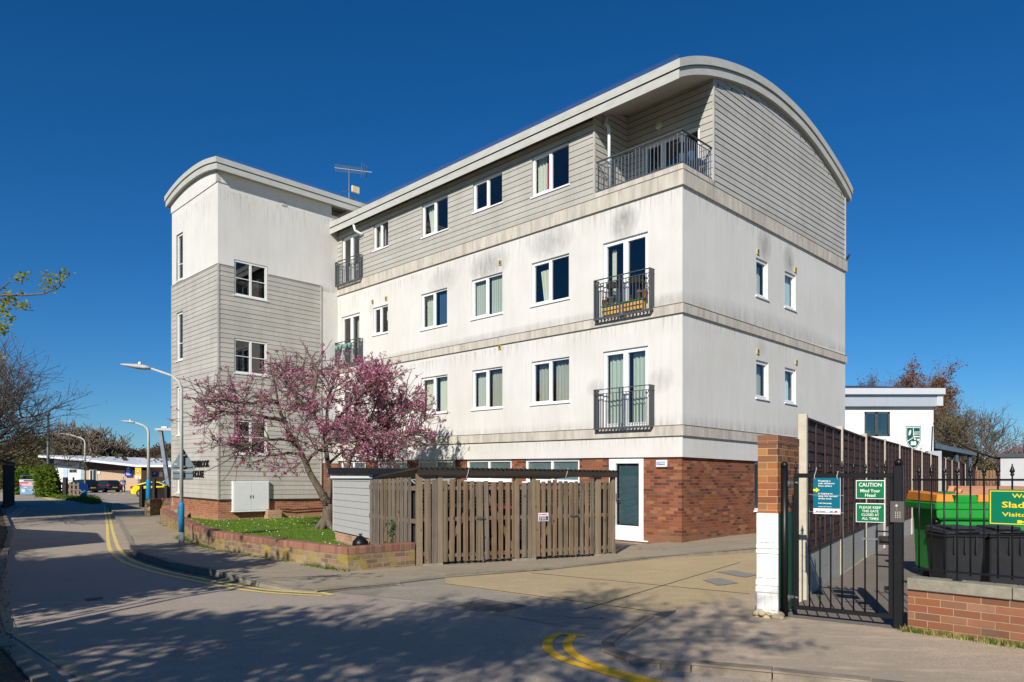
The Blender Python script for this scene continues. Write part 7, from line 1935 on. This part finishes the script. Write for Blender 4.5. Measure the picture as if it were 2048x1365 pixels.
# weeds along edges
wd_ = MB(); wy = MB()
def tuft(mb, x, y, z, h, n, s=.05):
    for i in range(n):
        a = rnd.uniform(0, 6.28); l = rnd.uniform(.3, 1) * h; ox, oy = rnd.gauss(0, s), rnd.gauss(0, s); dx, dy = math.cos(a), math.sin(a)
        mb.face([(x + ox - dy * .008, y + oy + dx * .008, z), (x + ox + dy * .008, y + oy - dx * .008, z), (x + ox + dx * l * .5, y + oy + dy * l * .5, z + l)])
for a, b, n in ((GW[2], GW[3], 26), (GW[3], GW[4], 60), (GW[4], GW[5], 40), (GW[5], GW[6], 22), (GW[0], GW[2], 18)):
    for i in range(n):
        t = rnd.random(); x = a[0] + (b[0] - a[0]) * t - .05; y = a[1] + (b[1] - a[1]) * t - .06
        tuft(wd_, x, y, .08, rnd.uniform(.03, .10), 16)
for a, b, n in (((-2.6, 11.9), (-1.7, 12.72), 14), ((-1.3, 11.6), (-.1, 12.3), 16), ((-.2, 12.2), (.6, 12.55), 14), ((-1.5, 12.8), (1.9, 14.5), 12), ((2.3, 14.9), (3.6, 16.2), 16)):
    for i in range(n):
        t = rnd.random(); tuft(wd_, a[0] + (b[0] - a[0]) * t, a[1] + (b[1] - a[1]) * t - .02, .02, rnd.uniform(.01, .035), 10, .04)
for i in range(120):
    t = rnd.random() ** .8 * 1.3; p = RF.at(t, .05 + rnd.uniform(0, .07), .03); tuft(wy if rnd.random() < .6 else wd_, p[0], p[1], .03, rnd.uniform(.03, .085), 18, .03)
for i in range(60):
    t = rnd.random(); tuft(wd_, *(Vector(GW[2]).lerp(Vector(GW[3]), .2 + .5 * t) + Vector((-.12, -.1))), .08, rnd.uniform(.05, .14), 18)
setting(wd_.build('weeds', leaf('weed_green', (.06, .12, .015), (.14, .22, .03), .3)), 'stuff', 'green weeds along the foot of the walls', 'weeds')
setting(wy.build('dry_grass', leaf('weed_straw', (.30, .26, .08), (.45, .40, .15), .3)), 'stuff', 'straw-coloured grass at the foot of the railing wall', 'grass')
s = thing('ivy_plant', 'small ivy plant climbing the flank of the timber enclosure', 'plant', (*ES.at(1.05, -.08, 0)[:2], .42))
w = MB(); w.tube([(0, 0, -.3), (.02, 0, .1), (-.03, 0, .35)], .006, 4); w.build('stem', m_bark, s); w = MB()
for i in range(26): clump(w, Vector((rnd.gauss(0, .06), rnd.gauss(0, .03) - .02, rnd.uniform(-.05, .42))), rnd, 4, .04, .028)
w.build('leaves', leaf('ivy_leaf', (.03, .07, .015), (.07, .12, .03), .2), s)
# shrub at the verge near lamp 3; neighbouring houses and trees outside the frame that shade the road
def house(label, pts, h, mat, rz=1.2):
    o = thing('neighbouring_house', label, 'house', (pts[0][0], pts[0][1], 0)); q = [(x - pts[0][0], y - pts[0][1]) for x, y in pts]
    w = MB(); w.prism(q, 0, h); w.build('wall', mat, o)
    cx_ = sum(x for x, y in q) / len(q); cy_ = sum(y for x, y in q) / len(q)
    w = MB(); w.hexa([(*v, h + .002) for v in q] + [(cx_ + (v[0] - cx_) * .55, cy_ + (v[1] - cy_) * .25, h + rz) for v in q]); w.build('roof', m_dark, o)
m_hb = brick('house_brick', [(.3, .12, .08), (.4, .17, .1)], (.3, .25, .2))
house('brick neighbour house beyond the left edge behind the black fence', [(-27.3, 37.4), (-34, 46), (-42, 40), (-29, 22), (-20.6, 27.8)], 4.9, m_hb)
house('low garage behind the left hedge', [(-13.6, 16.9), (-18, 19), (-20.5, 13.5), (-13.6, 10.8), (-11.6, 13.8)], 2.7, m_hb, .5)
tree('evergreen behind the left hedge outside the frame', -9.5, 4.9, 6.4, 2.9, 90, m_bark, lf_dark, 22, .09, .35, (6, 5, 4), 3, .2, .3, .02, .05, name='evergreen_tree', nmain=9)
tree('half-bare tree behind the left hedge near the bend', -10.6, 6.6, 5.6, 2.1, 91, m_bark, lf_ol, 5, .06, .25, (6, 5, 4), 3, .15, .4, .012, .05, nmain=8)
# ================================================================ camera, light, sky
cam = bpy.data.cameras.new('camera'); co = bpy.data.objects.new('camera', cam); C.objects.link(co)
co.location = (0, 0, EYE); co.rotation_euler = (R(90), 0, 0)
cam.sensor_width = 36; cam.lens = FL / 2048 * 36; cam.shift_y = (HY - 682.5) / 2048; cam.shift_x = 0
cam.clip_start = .05; cam.clip_end = 2000
sc.camera = co
SUN_AZ = Vector((-.32, -.947)).normalized(); SUN_EL = R(31)
sd = bpy.data.lights.new('sun', 'SUN'); so = bpy.data.objects.new('sun', sd); C.objects.link(so)
dirv = Vector((SUN_AZ.x * math.cos(SUN_EL), SUN_AZ.y * math.cos(SUN_EL), math.sin(SUN_EL)))
so.rotation_euler = dirv.to_track_quat('Z', 'Y').to_euler(); so.location = (-20, -40, 40)
sd.energy = 5.0; sd.angle = R(.55); sd.color = (1.0, .945, .86)
wd = bpy.data.worlds.new('World'); sc.world = wd; wd.use_nodes = True
nt = wd.node_tree; bg = nt.nodes['Background']
sky = nt.nodes.new('ShaderNodeTexSky'); sky.sky_type = 'NISHITA'; sky.sun_disc = False
sky.sun_elevation = SUN_EL; sky.sun_rotation = math.atan2(SUN_AZ.x, SUN_AZ.y)
sky.air_density = 1.0; sky.dust_density = 0.0; sky.ozone_density = 3.0; sky.altitude = 0
hs = nt.nodes.new('ShaderNodeHueSaturation'); hs.inputs['Saturation'].default_value = 1.12; hs.inputs['Value'].default_value = 1.0
mxn = nt.nodes.new('ShaderNodeMix'); mxn.data_type = 'RGBA'; mxn.blend_type = 'MULTIPLY'; mxn.inputs[0].default_value = 1; mxn.inputs[7].default_value = (.50, .80, 1.14, 1)
nt.links.new(sky.outputs[0], mxn.inputs[6]); nt.links.new(mxn.outputs[2], hs.inputs['Color']); nt.links.new(hs.outputs[0], bg.inputs['Color'])
bg.inputs['Strength'].default_value = .069
sc.view_settings.view_transform = 'Standard'; sc.view_settings.look = 'None'; sc.view_settings.gamma = 1; sc.view_settings.exposure = .13
